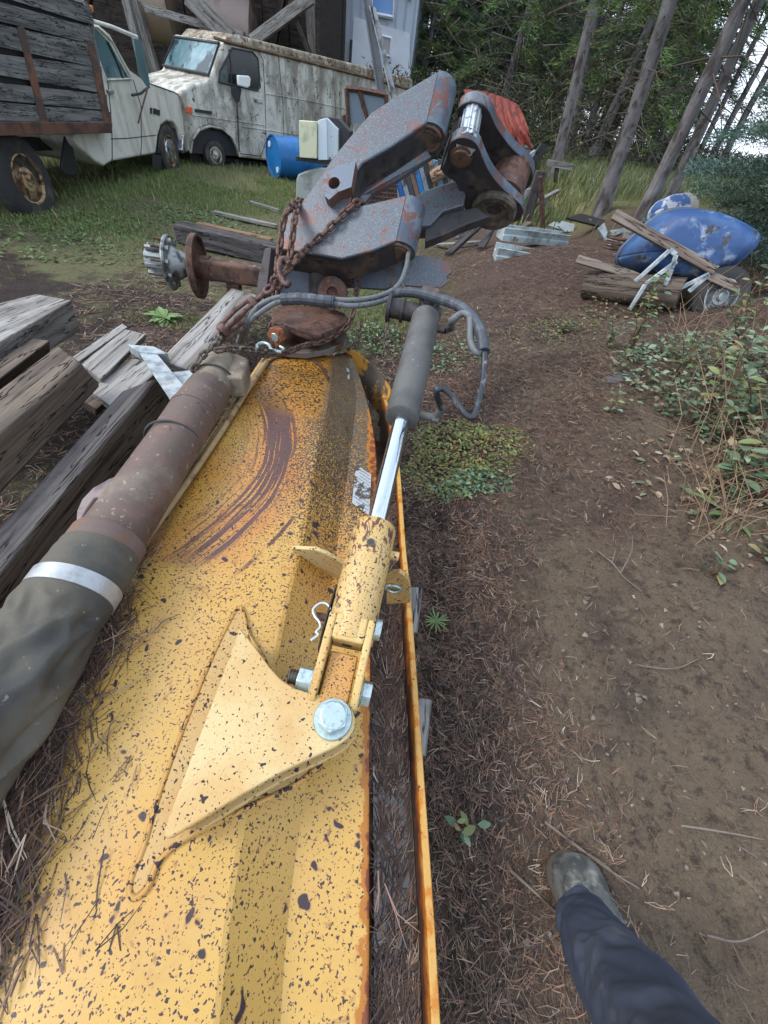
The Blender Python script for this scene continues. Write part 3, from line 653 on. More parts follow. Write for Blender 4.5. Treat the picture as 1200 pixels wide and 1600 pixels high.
m.grid([[p - fn * .010 + Vector((0, 0, -.005)) for p in a], [p - fn * (TH + .002) + Vector((0, 0, -.005)) for p in a]]); m.build('inner_web', M_armd, arm)
# lower return flange of the upper arm
m = MB(); a = [F_(*q) for q in ((667,191),(612,229),(566,255),(556,269),(549,300))]
sh = Vector((.012, 0, -.012))
m.prism([p - fn * (TH - .02) + sh * .2 for p in a] + [p - fn * (TH - .02) + sh * 2.2 for p in a[::-1]], -fn * .022); m.build('back_flange', M_arm, arm)
def nose(c1, c2, nm):
    a, b = F_(*c1), F_(*c2); wv = (b - a); r = TH / 2; out = wv.cross(fn).normalized()
    if out.x < 0: out = -out
    m = MB(); n = 20; pts = []
    for k in range(n + 1):
        t = math.pi * k / n; pts.append(a - fn * r + fn * r * math.cos(t) + out * (r * math.sin(t) + .0))
    pts = [a - fn * .0 - out * .001] + [p + out * .012 for p in pts] + [a - fn * TH - out * .001]
    m.prism(pts, wv); o = m.build('rounded_nose', M_nose, arm, smooth=30)
    e = b - fn * r + out * .006; d = wv.normalized(); m = MB()
    m.lathe(e, d, [(0, r * .86), (.010, r * .86), (.012, r * .80), (.008, r * .62), (.012, r * .55), (.012, r * .1)], 32); m.build('pin_boss', surf('muddy_boss', srgb(98, 80, 64), [dict(col=srgb(58, 48, 44), scale=20, lo=.45, hi=.6), dict(col=srgb(150, 86, 44), scale=15, lo=.62, hi=.68)], rough=.8, bump=.6), arm, smooth=35)
    m = MB(); m.grid([[a + fn * .0012 - out * .006, b + fn * .0012 - out * .006], [a + fn * .0012 + out * .004, b + fn * .0012 + out * .004]])
    return o
nose((686,110), (668,190), 0); nose((636,304), (620,376), 1)
# pad eye
pe = [F_(x, y, .05) for x, y in ((520,264),(526,259),(556,251),(549,292),(528,300),(514,312),(507,306),(503,292),(505,278),(511,268))]
u = (pe[2] - pe[6]).normalized(); v = fn.cross(u).normalized(); hc = F_(522, 286, .05)
angs = [math.atan2((p - hc).dot(v), (p - hc).dot(u)) for p in pe]
def hit(a):
    d = u * math.cos(a) + v * math.sin(a); best = .02
    for i in range(len(pe)):
        p, q = pe[i] - hc, pe[(i + 1) % len(pe)] - hc; px1, py1, px2, py2 = p.dot(u), p.dot(v), q.dot(u), q.dot(v); ex, ey = px2 - px1, py2 - py1; cd_ = math.cos(a) * ey - math.sin(a) * ex
        if abs(cd_) > 1e-9:
            t = (px1 * ey - py1 * ex) / cd_; s_ = (px1 * math.sin(a) - py1 * math.cos(a)) / cd_
            if t > 0 and -1e-6 <= s_ <= 1 + 1e-6: best = max(best, t)
    return hc + d * best
al_ = sorted(set([round(a % (2 * math.pi), 5) for a in angs] + [round(2 * math.pi * k / 28, 5) for k in range(28)])); oo = [hit(a) for a in al_]; ii = [hc + (u * math.cos(a) + v * math.sin(a)) * .027 for a in al_]
rg = [oo, ii, [p - fn * .05 for p in ii], [p - fn * .05 for p in oo], oo]; rg = [r_ + [r_[0]] for r_ in rg]; m = MB(); m.grid(rg[:4] + [rg[0]])
m.build('pad_eye', surf('worn_pad_eye', srgb(98, 108, 120), [dict(col=srgb(96, 66, 54), type='up', lo=.42, hi=.30, fac=.9), dict(col=srgb(104, 74, 64), scale=16, lo=.55, hi=.64)], rough=.55, metal=.2, bump=.5), arm)
# frame plates below / behind
bq = DP(560, 430, 2.05); bn = Vector((0, -.9, .42)).normalized()
B_ = lambda x, y, o=0: PL(x, y, bq + bn * o, bn)
m = MB(); m.prism([B_(*q) for q in ((420,396),(500,404),(560,408),(640,400),(640,440),(600,452),(545,448),(500,462),(440,458),(420,440))], -bn * .05); m.build('base_frame', surf('blue_grey_frame', srgb(78, 88, 100), [dict(col=srgb(70, 66, 66), scale=6, lo=.48, hi=.62), dict(col=srgb(120, 80, 60), scale=18, lo=.62, hi=.7)], rough=.55, bump=.4), arm, bevel=.004)
m = MB(); m.prism([B_(x, y, .02) for x, y in ((632,404),(660,398),(700,408),(706,425),(697,432),(700,441),(688,450),(632,446))], -bn * .03); m.build('corner_plate', M_arm, arm, bevel=.002)
m = MB(); m.prism([B_(x, y, .12) for x, y in ((414,388),(424,386),(418,440),(416,464),(400,462),(404,430))], -bn * .22); m.build('end_bracket', surf('dull_purple_brown_steel', srgb(84, 76, 78), [dict(col=srgb(60, 50, 46), scale=14, lo=.5, hi=.65)], rough=.7, bump=.4), arm, bevel=.003)
m = MB(); m.tube([B_(440, 402, .06), B_(500, 418, .06), B_(552, 440, .06)], .03, 12); m.build('cross_tube', M_rust, arm, smooth=60)
# third limb reaching towards the crank
tq = DP(700, 320, 2.05)
T_ = lambda x, y, o=0: PL(x, y, tq + fn * o, fn)
m = MB(); m.prism([T_(*q) for q in ((640,318),(662,298),(714,281),(724,291),(728,306),(724,320),(692,330),(672,352),(640,356))], -fn * .10); m.build('rear_limb', M_arm, arm, bevel=.005)
m = MB(); m.prism([T_(x, y, -.02) for x, y in ((664,352),(700,332),(745,324),(765,338),(730,350),(690,368),(664,378))], -fn * .06); m.build('lower_limb', M_armd, arm, bevel=.004)
# ---- bell crank
wv = (F_(686, 110) - F_(668, 190)).normalized()
crank = thing('bell_crank', DP(770, 330, 2.0), 'greasy bell crank of two curved plates joined by a bright steel pin', 'bell crank')
kq = DP(745, 280, 1.95)
K_ = lambda x, y, o=0.0: PL(x, y, kq + wv * o, wv)
def cp(l): return [(380 + x / 2.5, 80 + y / 2.5) for x, y in l]
front = spline([K_(*q) for q in cp([(803,378),(815,352),(850,336),(892,345),(918,372),(935,415),(965,475),(1005,525),(1055,572),(1085,600),(1094,632),(1070,660),(1010,682),(945,676),(902,652),(868,615),(852,560),(832,512),(800,490),(777,464),(792,425)])], 4, True)
GAP = .24
back = spline([K_(x, y, GAP) for x, y in cp([(838,240),(850,212),(890,195),(938,208),(964,240),(992,300),(1050,378),(1108,430),(1130,470),(1126,512),(1098,545),(1060,556),(1010,520),(960,470),(900,420),(850,330)])], 4, True)
M_kr = nosemat()
m = MB(); m.prism(front, wv * .05); m.build('side_plate', M_nose, crank, bevel=.004)
m = MB(); m.prism([p - wv * .003 for p in front], wv * .003); f2 = m.build('shaded_plate_face', M_armd, crank)  # dark skin paints the shade on the plate's underside
f2.scale = (1, 1, 1)
m = MB(); m.prism(back, wv * .05); m.build('side_plate', M_nose, crank, bevel=.004)
m = MB(); m.prism([p - wv * .003 for p in back], wv * .003); m.build('shaded_plate_face', M_armd, crank)  # same painted underside shade on the back plate
pa, pb_ = K_(729, 226, .0), K_(738, 178, GAP); m = MB(); fl = []
ax_ = (pb_ - pa).normalized(); m.cyl(pa, pb_, .045, 28); 
m2 = MB(); U, W_ = perp(ax_)
pr = [];
for k in range(48):
    a_ = 2 * math.pi * k / 48; rr = .048 if (k // 2) % 2 else .045; pr.append(pa + (U * math.cos(a_) + W_ * math.sin(a_)) * rr)
m2.prism(pr, pb_ - pa); m2.build('fluted_pin', surf('bright_steel', srgb(196, 204, 210), [dict(col=srgb(110, 116, 124), scale=30, lo=.55, hi=.65)], rough=.3, metal=.7), crank)
m = MB(); c_ = K_(721, 243); m.lathe(c_ - wv * .003, -wv, [(0, .055), (.008, .055), (.010, .045), (.018, .044), (.020, .035)], 28); m.build('pin_collar', surf('brown_greasy_steel', srgb(106, 82, 66), [dict(col=srgb(60, 50, 44), scale=25, lo=.5, hi=.62)], rough=.5, metal=.3), crank, smooth=35)
m = MB(); c_ = K_(772, 326); m.lathe(c_ + wv * .01, -wv, [(0, .125), (.035, .125), (.045, .115), (.045, .085), (.030, .075), (.028, .045), (.012, .040), (.012, .002)], 40); m.build('bearing_boss', surf('muddy_bearing_boss', srgb(94, 84, 72), [dict(col=srgb(60, 54, 48), scale=10, lo=.45, hi=.62), dict(col=srgb(130, 120, 104), scale=60, lo=.6, hi=.7)], rough=.85, bump=.8), crank, smooth=35)
m = MB(); m.cyl(K_(786, 312, .04), K_(800, 268, GAP), .10, 28); m.build('cross_tube', M_rust, crank, smooth=35)
m = MB(); m.prism([K_(x, y, .10) for x, y in cp([(838,302),(842,310),(806,400),(800,440),(782,472),(768,462),(785,400),(812,330)])], wv * .06); m.build('stop_plate', M_arm, crank, bevel=.002)
# ================================================================ pivot bracket at the blade end
piv = thing('pivot_bracket', P(490, 545, .56), 'thick rusty pivot bracket with large hex bolt seated on the far end of the blade', 'pivot bracket')
c4 = lambda l: [(200 + x / 3, 350 + y / 3) for x, y in l]
m = MB(); disc = [P(*q, .60) for q in c4([(690,590),(760,600),(840,605),(930,590),(1010,560),(1035,535),(1020,500),(960,480),(860,470),(760,480),(690,510)])]
m.prism(disc, (0, 0, -.03)); m.build('base_disc', surf('grey_worn_disc', srgb(112, 104, 94), [dict(col=srgb(88, 64, 48), scale=12, lo=.48, hi=.6)], rough=.65, metal=.3, bump=.4), piv, bevel=.004)
pts = c4([(672,425),(700,388),(760,376),(850,384),(950,392),(1015,418),(1032,440),(1025,462),(960,492),(905,518),(862,516),(790,490),(740,472),(680,462)])
m = MB(); m.prism([P(*q, .70) for q in pts], (0, 0, -.035)); m.build('bracket_plate', M_rust, piv, bevel=.004)
m = MB(); m.prism([P(x, y + 8, .645) for x, y in pts], (0, 0, -.02)); m.build('bracket_plate', M_rust, piv, bevel=.004)
m = MB(); p = P(430, 527, .655); q_ = P(452, 516, .655); d_ = (q_ - p).normalized()
m.cyl(p + d_ * .03, p + d_ * .12, .042, 20); m.build('bolt_barrel', M_rust, piv, smooth=35)
m = MB(); m.hexn(p - d_ * .005, p + d_ * .032, .046); m.build('bolt_head', surf('orange_rust_bolt', srgb(150, 92, 58), [dict(col=srgb(96, 60, 42), scale=25, lo=.5, hi=.6)], rough=.7, metal=.3), piv, bevel=.003)
m = MB(); m.lathe(p - d_ * .0052, -d_, [(0, .022), (.002, .020)], 7); m.build('worn_patch', M_zinc, piv)
m = MB(); e0 = DP(520, 458, 1.95); m.lathe(e0, (0, -1, .3), [(-.015, .075), (.015, .075), (.016, .03), (.0, .028)], 28); m.build('upright_ear', M_rust, piv, smooth=35)
m = MB(); m.cyl(P(500, 500, .60), P(500, 500, .60) + Vector((0, 0, .26)), .06, 20); m.build('king_pin', M_armd, piv, smooth=35)
# ================================================================ chains
def link_mesh(name, mat, L, W, r, k=9, seg=8):
    m = MB(); pts = []
    h = (L - W) / 2; R_ = W / 2 - r
    for a in np.linspace(-math.pi / 2, math.pi / 2, k): pts.append(Vector((h + R_ * math.cos(a), R_ * math.sin(a), 0)))
    for a in np.linspace(math.pi / 2, 3 * math.pi / 2, k): pts.append(Vector((-h + R_ * math.cos(a), R_ * math.sin(a), 0)))
    m.tube(pts, r, seg, closed=True); me = bpy.data.meshes.new(name); me.from_pydata([tuple(v) for v in m.v], [], m.f); me.materials.append(mat)
    me.polygons.foreach_set('use_smooth', [True] * len(me.polygons)); return me
LM = {}
def chain(path, mat, label, L=.048, r=.0062, name='chain', twist0=.4, group=None):
    W = r * 2 * 1.75 + .008; pitch = L - 2 * r - .0005; key = (mat.name, L)
    if key not in LM: LM[key] = link_mesh('link', mat, L, W, r)
    pts = spline(path, 24); root = thing(name, pts[0], label, 'chain', group)
    d = [0]
    for i in range(1, len(pts)): d.append(d[-1] + (pts[i] - pts[i - 1]).length)
    n = int(d[-1] / pitch); rnd = random.Random(len(pts) + n)
    def at(s):
        i = min(max(np.searchsorted(d, s), 1), len(pts) - 1); t = (s - d[i - 1]) / max(d[i] - d[i - 1], 1e-9); return pts[i - 1].lerp(pts[i], t)
    u = None; n = min(n, 100)
    for k in range(n):
        s0, s1 = k * pitch, (k + 1) * pitch; c = at((s0 + s1) / 2); t = (at(s1) - at(s0)).normalized()
        if u is None: u, _ = perp(t)
        u = (u - u.dot(t) * t).normalized(); ang = (math.pi / 2 if k % 2 else 0) + twist0 + rnd.uniform(-.18, .18)
        q = Matrix.Rotation(ang, 3, t); a = q @ u; b = t.cross(a)
        o = bpy.data.objects.new('link', LM[key]); COL.objects.link(o)
        o.matrix_basis = Matrix(((t.x, a.x, b.x, c.x), (t.y, a.y, b.y, c.y), (t.z, a.z, b.z, c.z), (0, 0, 0, 1)))
        o.parent = root; o.matrix_parent_inverse = Matrix.Translation(-root.location)
    return root
FP = lambda x, y, o=.02: PL(x, y, fq + fn * o, fn)
chain([FP(566, 318, -.03), FP(556, 317), FP(545, 326), FP(524, 347), FP(502, 368), FP(482, 386), DP(462, 407, 1.66), DP(440, 432, 1.62), DP(430, 452, 1.60)], M_chain, 'rusty chain running diagonally down the forked steel arm to the binder', .056, .0078)
chain([FP(470, 312, -.06), FP(462, 317, .015), DP(450, 328, 1.70), DP(442, 350, 1.69), DP(438, 380, 1.68), DP(433, 420, 1.67), DP(430, 455, 1.66), DP(428, 480, 1.66)], M_chain, 'rusty chain hanging furthest left over the shoulder of the steel arm', .056, .0078)
chain([FP(476, 316, -.04), FP(466, 322, .02), DP(461, 340, 1.70), DP(457, 370, 1.69), DP(453, 400, 1.68), DP(451, 430, 1.68)], M_chain, 'short rusty chain doubled beside the diagonal chain on the arm shoulder', .056, .0078)
# load binder
bd = thing('load_binder', DP(370, 500, 1.6), 'rusty ratchet load binder tying the diagonal chain to the pipe end', 'load binder')
b0, b1 = DP(398, 472, 1.60), DP(350, 515, 1.60); bx_ = (b1 - b0).normalized(); bu, bv = perp(bx_); bl = (b1 - b0).length
M_bind = surf('purple_brown_binder', srgb(98, 72, 66), [dict(col=srgb(60, 42, 40), scale=40, lo=.45, hi=.6), dict(col=srgb(150, 96, 70), scale=60, lo=.6, hi=.7)], rough=.65, metal=.3, bump=.4)
m = MB(); m.lathe(b0 - bx_ * .01, bx_, [(0, .018), (.008, .028), (.028, .030), (.034, .022), (.035, .016)], 16); m.build('collar', M_bind, bd, smooth=35)
m = MB(); m.lathe(b1 - bx_ * .02, bx_, [(0, .018), (.008, .030), (.034, .028), (.042, .018)], 16); m.build('collar', M_bind, bd, smooth=35)
for k in range(4):
    a_ = k * math.pi / 2 + .5; of = (bu * math.cos(a_) + bv * math.sin(a_)) * .022
    m = MB(); m.tube([b0 + of * .9, (b0 + b1) / 2 + of * 1.15, b1 + of * .9], [.008, .0095, .008], 10); m.build('binder_rib', M_bind, bd, smooth=60)
m = MB(); m.tube([b0 + bx_ * .02 + bv * .035, b0 + bx_ * (bl * .5) + bv * .05, b0 + bx_ * (bl * .8) + bv * .055], .0075, 8); m.build('lever', M_bind, bd, smooth=60)
m = MB(); m.cyl(b0 - bx_ * .06, b0, .010); m.tube([b0 - bx_ * .05 + (bu * math.cos(a) + bx_ * math.sin(a) * -1) * .022 - bx_ * .03 for a in np.linspace(0, 2 * math.pi, 17)[:-1]], .009, 8, closed=True); m.build('eye_end', M_bind, bd, smooth=60)
m = MB(); m.cyl(b1, b1 + bx_ * .05, .010); m.build('threaded_end', M_chaing, bd, smooth=60)
# grab hook
hk = thing('grab_hook', DP(440, 425, 1.6), 'worn steel grab hook gripping the rusty chain just above the binder', 'hook')
hp_ = [DP(*q, 1.58) for q in ((452,412),(446,405),(438,408),(436,420),(440,436),(447,446),(452,440))]
m = MB(); m.tube(spline(hp_, 6), [.012] * 37, 10); m.build('hook_body', M_bind, hk, smooth=60)
m = MB(); q_ = DP(432, 442, 1.59); m.tube([q_ + Vector((math.cos(a) * .022, 0, math.sin(a) * .022)) for a in np.linspace(0, 2 * math.pi, 17)[:-1]], .008, 8, closed=True); m.build('hook_eye', M_bind, hk, smooth=60)
# dull chain across the pipe end and round the bracket
chain([P(346, 520, .74), P(338, 540, .76), P(325, 548, .76), P(313, 560, .75), P(304, 575, .73), P(299, 585, .70)], M_chaing, 'dull grey chain draped down the left side of the pipe end', .046, .0062)
chain([P(336, 548, .77), P(355, 545, .77), P(378, 545, .76), P(400, 548, .74), P(420, 550, .70), P(440, 552, .68)], M_chaing, 'dull grey chain lying level across the top of the pipe end', .046, .0062)
chain([P(430, 553, .64), P(450, 550, .66), P(475, 540, .66), P(505, 534, .66), P(530, 520, .67), P(546, 505, .72), DP(553, 480, 1.9), DP(558, 450, 1.95), DP(564, 420, 2.0)], M_chain, 'dark rusty chain looped around the pivot bracket and up behind the arm', .05, .0068)
chain([DP(612, 440, 1.95), DP(611, 475, 1.95), DP(606, 505, 1.95), DP(602, 540, 1.95), DP(598, 566, 1.95)], M_chaing, 'thin dull chain hanging free just left of the grey cylinder', .042, .0056)
chain([DP(565, 500, 2.0), DP(560, 525, 2.0), DP(556, 550, 2.0)], M_chaing, 'short thin chain end dangling beside the far corner of the blade', .042, .0056)
sh = [P(*q, .66) for q in ((404,548),(402,540),(410,536),(420,539),(425,547),(440,550),(444,546),(438,542))]
m = MB(); m.tube(spline(sh, 5), .0085, 10); o = m.build('steel_shackle', M_zinc, None, smooth=60); tag(o, 'bright grey steel shackle under the big hex bolt at the blade end', 'shackle')
# hoses over the pivot
for k, (dy, lab) in enumerate(((0, 'upper of two grey hoses curving under the front fork end'), (9, 'lower of two grey hoses curving under the front fork end'))):
    hose([P(372 + k * 6, 535, .62), DP(385 + k * 5, 505, 1.62), DP(405 + k * 4, 478 + dy, 1.58), DP(440, 464 + dy * .8, 1.56), DP(500, 466 + dy * .6, 1.55), DP(550, 469 + dy, 1.55), DP(595, 462 + dy, 1.58), DP(622, 446 + dy, 1.62), DP(634, 420 + dy * .5, 1.70), DP(638, 396, 1.8)], .0105, M_hose, lab, group=None)
wrapped([DP(440, 468, 1.55), DP(470, 467, 1.54), DP(500, 470, 1.54), DP(522, 472, 1.54)], .022, M_wrap, 'short black spiral wrapped sleeve binding the two grey hoses', .03)
# ================================================================ steel axle lying on the ground
axl = thing('axle', P(340, 440, .3), 'rusty axle end with finned hub and round plate, left of the steel arm', 'axle')
z_ = .52; A0 = P(246, 408, z_); A1 = P(415, 432, z_ - .02); xd = (A1 - A0).normalized(); AL = (A1 - A0).length
f_ = lambda px_: (P(px_, 408 + (px_ - 246) * .14, z_) - A0).length
def al(prof, name, mat, seg=32, sm=30):
    m = MB(); m.lathe(A0, xd, prof, seg); return m.build(name, mat, axl, smooth=sm)
M_cast = surf('cast_grey_hub', srgb(142, 148, 146), [dict(col=srgb(70, 72, 72), scale=14, lo=.45, hi=.62), dict(col=srgb(110, 84, 66), scale=25, lo=.6, hi=.7)], rough=.5, metal=.5, bump=.5)
k1, k2, k3, k4 = f_(264), f_(290), f_(302), f_(328)
al([(-.07, .05), (-.06, .075), (k1 - .02, .080), (k1, .085)], 'drive_flange', M_cast)
for k in range(10):
    a_ = k * math.pi / 5; U, W_ = perp(xd); rd = U * math.cos(a_) + W_ * math.sin(a_)
    m = MB(); m.box(A0 - xd * .05 + rd * .07 - rd.cross(xd) * .012, xd * (k1 + .03), rd.cross(xd) * .024, rd * .034); m.build('hub_rib', M_cast, axl, bevel=.003)
al([(k1, .165), (k1 + .012, .172), (k1 + .022, .165), (k1 + .03, .11), (k1 + .06, .10), (k2, .07), (k2 + .05, .055)], 'hub_disc', M_cast)
for k in range(10):
    a_ = k * math.pi / 5 + .3; U, W_ = perp(xd); rd = U * math.cos(a_) + W_ * math.sin(a_)
    m = MB(); m.cyl(A0 + xd * (k1 - .07) + rd * .14, A0 + xd * (k1 + .001) + rd * .14, .009, 8); m.build('wheel_stud', M_rust, axl)
    m = MB(); m.cyl(A0 + xd * (k1 + .018) + rd * .135, A0 + xd * (k1 + .045) + rd * .135, .017, 8); m.build('lug_nut', M_cast, axl, smooth=35)
al([(k2 + .02, .06), (k3, .06), (k3 + .001, .19), (k3 + .012, .20), (k3 + .045, .20), (k3 + .046, .185), (k3 + .02, .18), (k3 + .018, .07), (k4, .08)], 'backing_plate', M_rust, 40)
M_axr = surf('brown_rusted_axle_tube', srgb(106, 78, 64), [dict(col=srgb(70, 54, 48), scale=8, lo=.45, hi=.6), dict(col=srgb(150, 120, 96), scale=20, lo=.6, hi=.7)], rough=.75, metal=.2, bump=.4)
U = Vector((0, 0, 1)); W_ = xd.cross(U).normalized(); m = MB(); m.box(A0 + xd * (k3 + .05) - U * .065 - W_ * .065, xd * (AL - k3 - .05), W_ * .13, U * .13); m.build('axle_beam', M_axr, axl, bevel=.02, seg=3)
m = MB(); m.box(A0 + xd * (AL * .62) - U * .13 - W_ * .05, xd * .09, W_ * .1, U * .08); m.build('spring_pad', M_rust, axl, bevel=.004)
# ================================================================ long pipe arm in rubber sleeve
pipe = thing('pipe_arm', P(200, 830, .55), 'long rusty pipe in a rubber sleeve along the left edge of the blade', 'pipe arm')
def tubepx(pts, z):
    path, rad = [], []
    for x, y, wd in pts:
        p = P(x, y, z); d = proj(p)[2]; path.append(p); rad.append(wd * .5 * d / FPX / 1.02)
    return path, rad
def rings(path, rad, n=6):
    pp = spline(path, n); rr = spline([Vector((r, 0, 0)) for r in rad], n); return pp, [v.x for v in rr]
PZ = .66
M_pipe = surf('brown_rusted_pipe', srgb(98, 82, 74), [dict(col=srgb(122, 112, 98), scale=5, lo=.5, hi=.72), dict(col=srgb(120, 88, 76), scale=12, lo=.55, hi=.7, fac=.6), dict(col=srgb(152, 140, 124), scale=60, lo=.63, hi=.66, fac=.8), dict(col=srgb(44, 36, 36), scale=34, lo=.66, hi=.675), dict(col=srgb(70, 56, 50), scale=4, lo=.5, hi=.66, detail=7, fac=.7)], rough=.52, metal=.15, bump=.35, bscale=140)
M_pipe2 = surf('taupe_pipe_end', srgb(124, 114, 98), [dict(col=srgb(96, 84, 72), scale=8, lo=.45, hi=.65), dict(col=srgb(160, 150, 132), scale=40, lo=.62, hi=.7)], rough=.65, bump=.35)
path, rad = tubepx([(347,570,54),(336,592,57),(322,618,62)], PZ); pp, rr = rings(path, rad); m = MB(); m.tube(pp, rr, 40); m.build('pipe_end', M_pipe2, pipe, smooth=40)
path, rad = tubepx([(327,610,64),(304,642,69),(274,690,75),(235,750,83),(192,815,92),(152,872,102)], PZ); pp, rr = rings(path, rad); m = MB(); m.tube(pp, rr, 48); m.build('pipe_tube', M_pipe, pipe, smooth=40)
path, rad = tubepx([(303,643,71.5),(300,648,71.5)], PZ); m = MB(); m.tube(path, rad, 48); m.build('weld_ring', M_pipe, pipe, smooth=40)
path, rad = tubepx([(175,840,101),(171,845,108),(150,876,112)], PZ); m = MB(); m.tube(path, rad, 48); m.build('pipe_collar', surf('dusty_red_brown_collar', srgb(100, 84, 78), [dict(col=srgb(112, 82, 66), scale=14, lo=.5, hi=.62), dict(col=srgb(92, 84, 80), scale=6, lo=.5, hi=.62)], rough=.7, bump=.5), pipe, smooth=40)
# rubber sleeve with slack folds
path, rad = tubepx([(158,864,112),(150,876,116),(132,902,121),(108,935,127),(82,972,133),(56,1015,136),(18,1078,146),(-30,1150,162),(-92,1230,186),(-165,1320,215),(-270,1430,260)], PZ)
pp, rr = rings(path, rad, 14); vs = []; seg = 120; u = None
for i, p in enumerate(pp):
    t = (pp[min(i + 1, len(pp) - 1)] - pp[max(i - 1, 0)]).normalized()
    if u is None: u, _ = perp(t)
    u = (u - u.dot(t) * t).normalized(); v = t.cross(u); s_ = i / len(pp); am = float(S(.30, .44, s_)) * .17
    for k in range(seg):
        a_ = 2 * math.pi * k / seg; dr = u * math.cos(a_) + v * math.sin(a_)
        q = mnoise.noise(Vector((math.cos(a_) * 2.1 + s_ * 3.2, math.sin(a_) * 2.1, s_ * 5.0))) * .8 + .9 * (.35 - abs(mnoise.noise(Vector((math.cos(a_) * 2.2 + s_ * 5, math.sin(a_) * 2.2 + s_ * 8, s_ * 2)))) * 2.2)
        vs.append(p + dr * rr[i] * (1 + am * q + .012 * mnoise.noise(Vector((a_ * 2, s_ * 20, 0)))))
fs = [[i * seg + k, i * seg + (k + 1) % seg, (i + 1) * seg + (k + 1) % seg, (i + 1) * seg + k] for i in range(len(pp) - 1) for k in range(seg)] + [list(range(seg))[::-1]]
M_slv = surf('dusty_olive_rubber', srgb(80, 76, 66), [dict(col=srgb(58, 58, 56), scale=5, lo=.42, hi=.62), dict(col=srgb(118, 114, 100), scale=10, lo=.56, hi=.78, fac=.6, stretch=(1, .4, 1)), dict(col=srgb(150, 146, 134), scale=70, lo=.66, hi=.72, fac=.5)], rough=.72, bump=.35, bscale=260)
mesh_obj('rubber_sleeve', vs, fs, M_slv, pipe, smooth=60)
path, rad = tubepx([(123,914,127.5),(108,936,130)], PZ); m = MB(); m.tube(path, rad, 56); m.build('band_clamp', surf('brushed_aluminium_band', srgb(168, 172, 174), [dict(col=srgb(120, 124, 128), scale=20, lo=.5, hi=.7, fac=.6)], rough=.4, metal=.5), pipe, smooth=40)
path, rad = tubepx([(262,708,81),(260.5,710,81)], PZ); 
def tie(px_, py_, wd, tilt=0):
    path, rad = tubepx([(px_, py_, wd)], PZ); c = path[0]; t = (P(274, 690, PZ) - P(235, 750, PZ)).normalized(); u, v = perp(t); m = MB()
    m.tube([c + (u * math.cos(a) + v * math.sin(a)) * rad[0] + t * tilt * math.cos(a) for a in np.linspace(0, 2 * math.pi, 49)[:-1]], .0038, 6, closed=True); return m.build('cable_tie', M_black, pipe, smooth=60)
tie(270, 690, 79, .01); tie(335, 598, 62, .008)
lg = [(196,738),(204,746),(196,764),(172,792),(150,812),(142,818),(139,806),(146,794),(155,782),(153,776),(147,778),(136,794),(126,812),(119,812),(120,798),(128,780),(145,762),(170,748)]
m = MB(); m.prism([P(*q, .655) for q in lg], (0, 0, -.014)); m.build('slotted_lug', surf('chalky_violet_brown_steel', srgb(132, 118, 116), [dict(col=srgb(150, 96, 70), scale=18, lo=.56, hi=.66), dict(col=srgb(96, 84, 84), scale=9, lo=.5, hi=.65)], rough=.7, bump=.4), pipe, bevel=.003)
m = MB(); m.prism([P(*q, .70) for q in ((330,560),(345,550),(372,552),(388,560),(386,574),(378,590),(350,588))], (0, 0, -.09)); m.build('end_flange', M_pipe2, pipe, bevel=.01, seg=3)
m = MB(); p = P(322, 672, .66); m.tube([p + Vector((math.cos(a) * .014, math.sin(a) * .01, math.sin(a) * .01)) for a in np.linspace(0, 6.28, 13)[:-1]], .004, 6, closed=True)
# ================================================================ weathered timbers
def wood(name, a, b, dark, grain=1.0, rough=.85):
    s = MT(name); v = s.coord('R', stretch=(.9, 9, 9)); v2 = s.coord('R', stretch=(1.6, 45, 45)); v3 = s.coord('R', stretch=(.35, 5, 5))
    n1 = s.noise(v, 1.6, 5, .6, .4); n2 = s.noise(v2, 1.0, 4, .6); n3 = s.noise(v3, 3.0, 4, .6, .3)
    c = s.mix(s.step(n1, .35, .65), a, b); c = s.mix(s.step(n2, .52, .68, 0, .55), c, dark)
    cr = s.step(s.math('ABSOLUTE', s.math('SUBTRACT', n3, .5)), .012, .002); c = s.mix(s.math('MULTIPLY', cr, .95), c, tuple(x * .4 for x in dark))
    g = s.noise(s.coord('R'), 4, 5, .65); c = s.mix(s.step(g, .52, .75, 0, .55), c, dark)
    h = s.math('MULTIPLY_ADD', cr, -2.0, s.math('MULTIPLY_ADD', n1, .8, n2))
    return s.finish(c, rough, 0, h, .8, .006 * grain, .2)
M_wg = wood('silver_grey_timber', srgb(152, 150, 146), srgb(116, 112, 106), srgb(62, 57, 54))
M_wb = wood('dark_brown_timber', srgb(116, 104, 92), srgb(84, 75, 68), srgb(38, 33, 32), 1.6)
M_wk = wood('black_creosote_timber', srgb(66, 64, 66), srgb(90, 86, 84), srgb(26, 24, 26), 1.6)
M_wt = wood('tan_board', srgb(150, 122, 94), srgb(122, 104, 86), srgb(72, 54, 44))
def beam8(far, near, mat, label, group=None, name='timber', bev=.006, cat='timber'):
    # far / near: four (px, py, z) corners of each end, in the same order
    a = [P(*q) for q in far]; b = [P(*q) for q in near]; return beamw(a, b, mat, label, group, name, bev, cat)
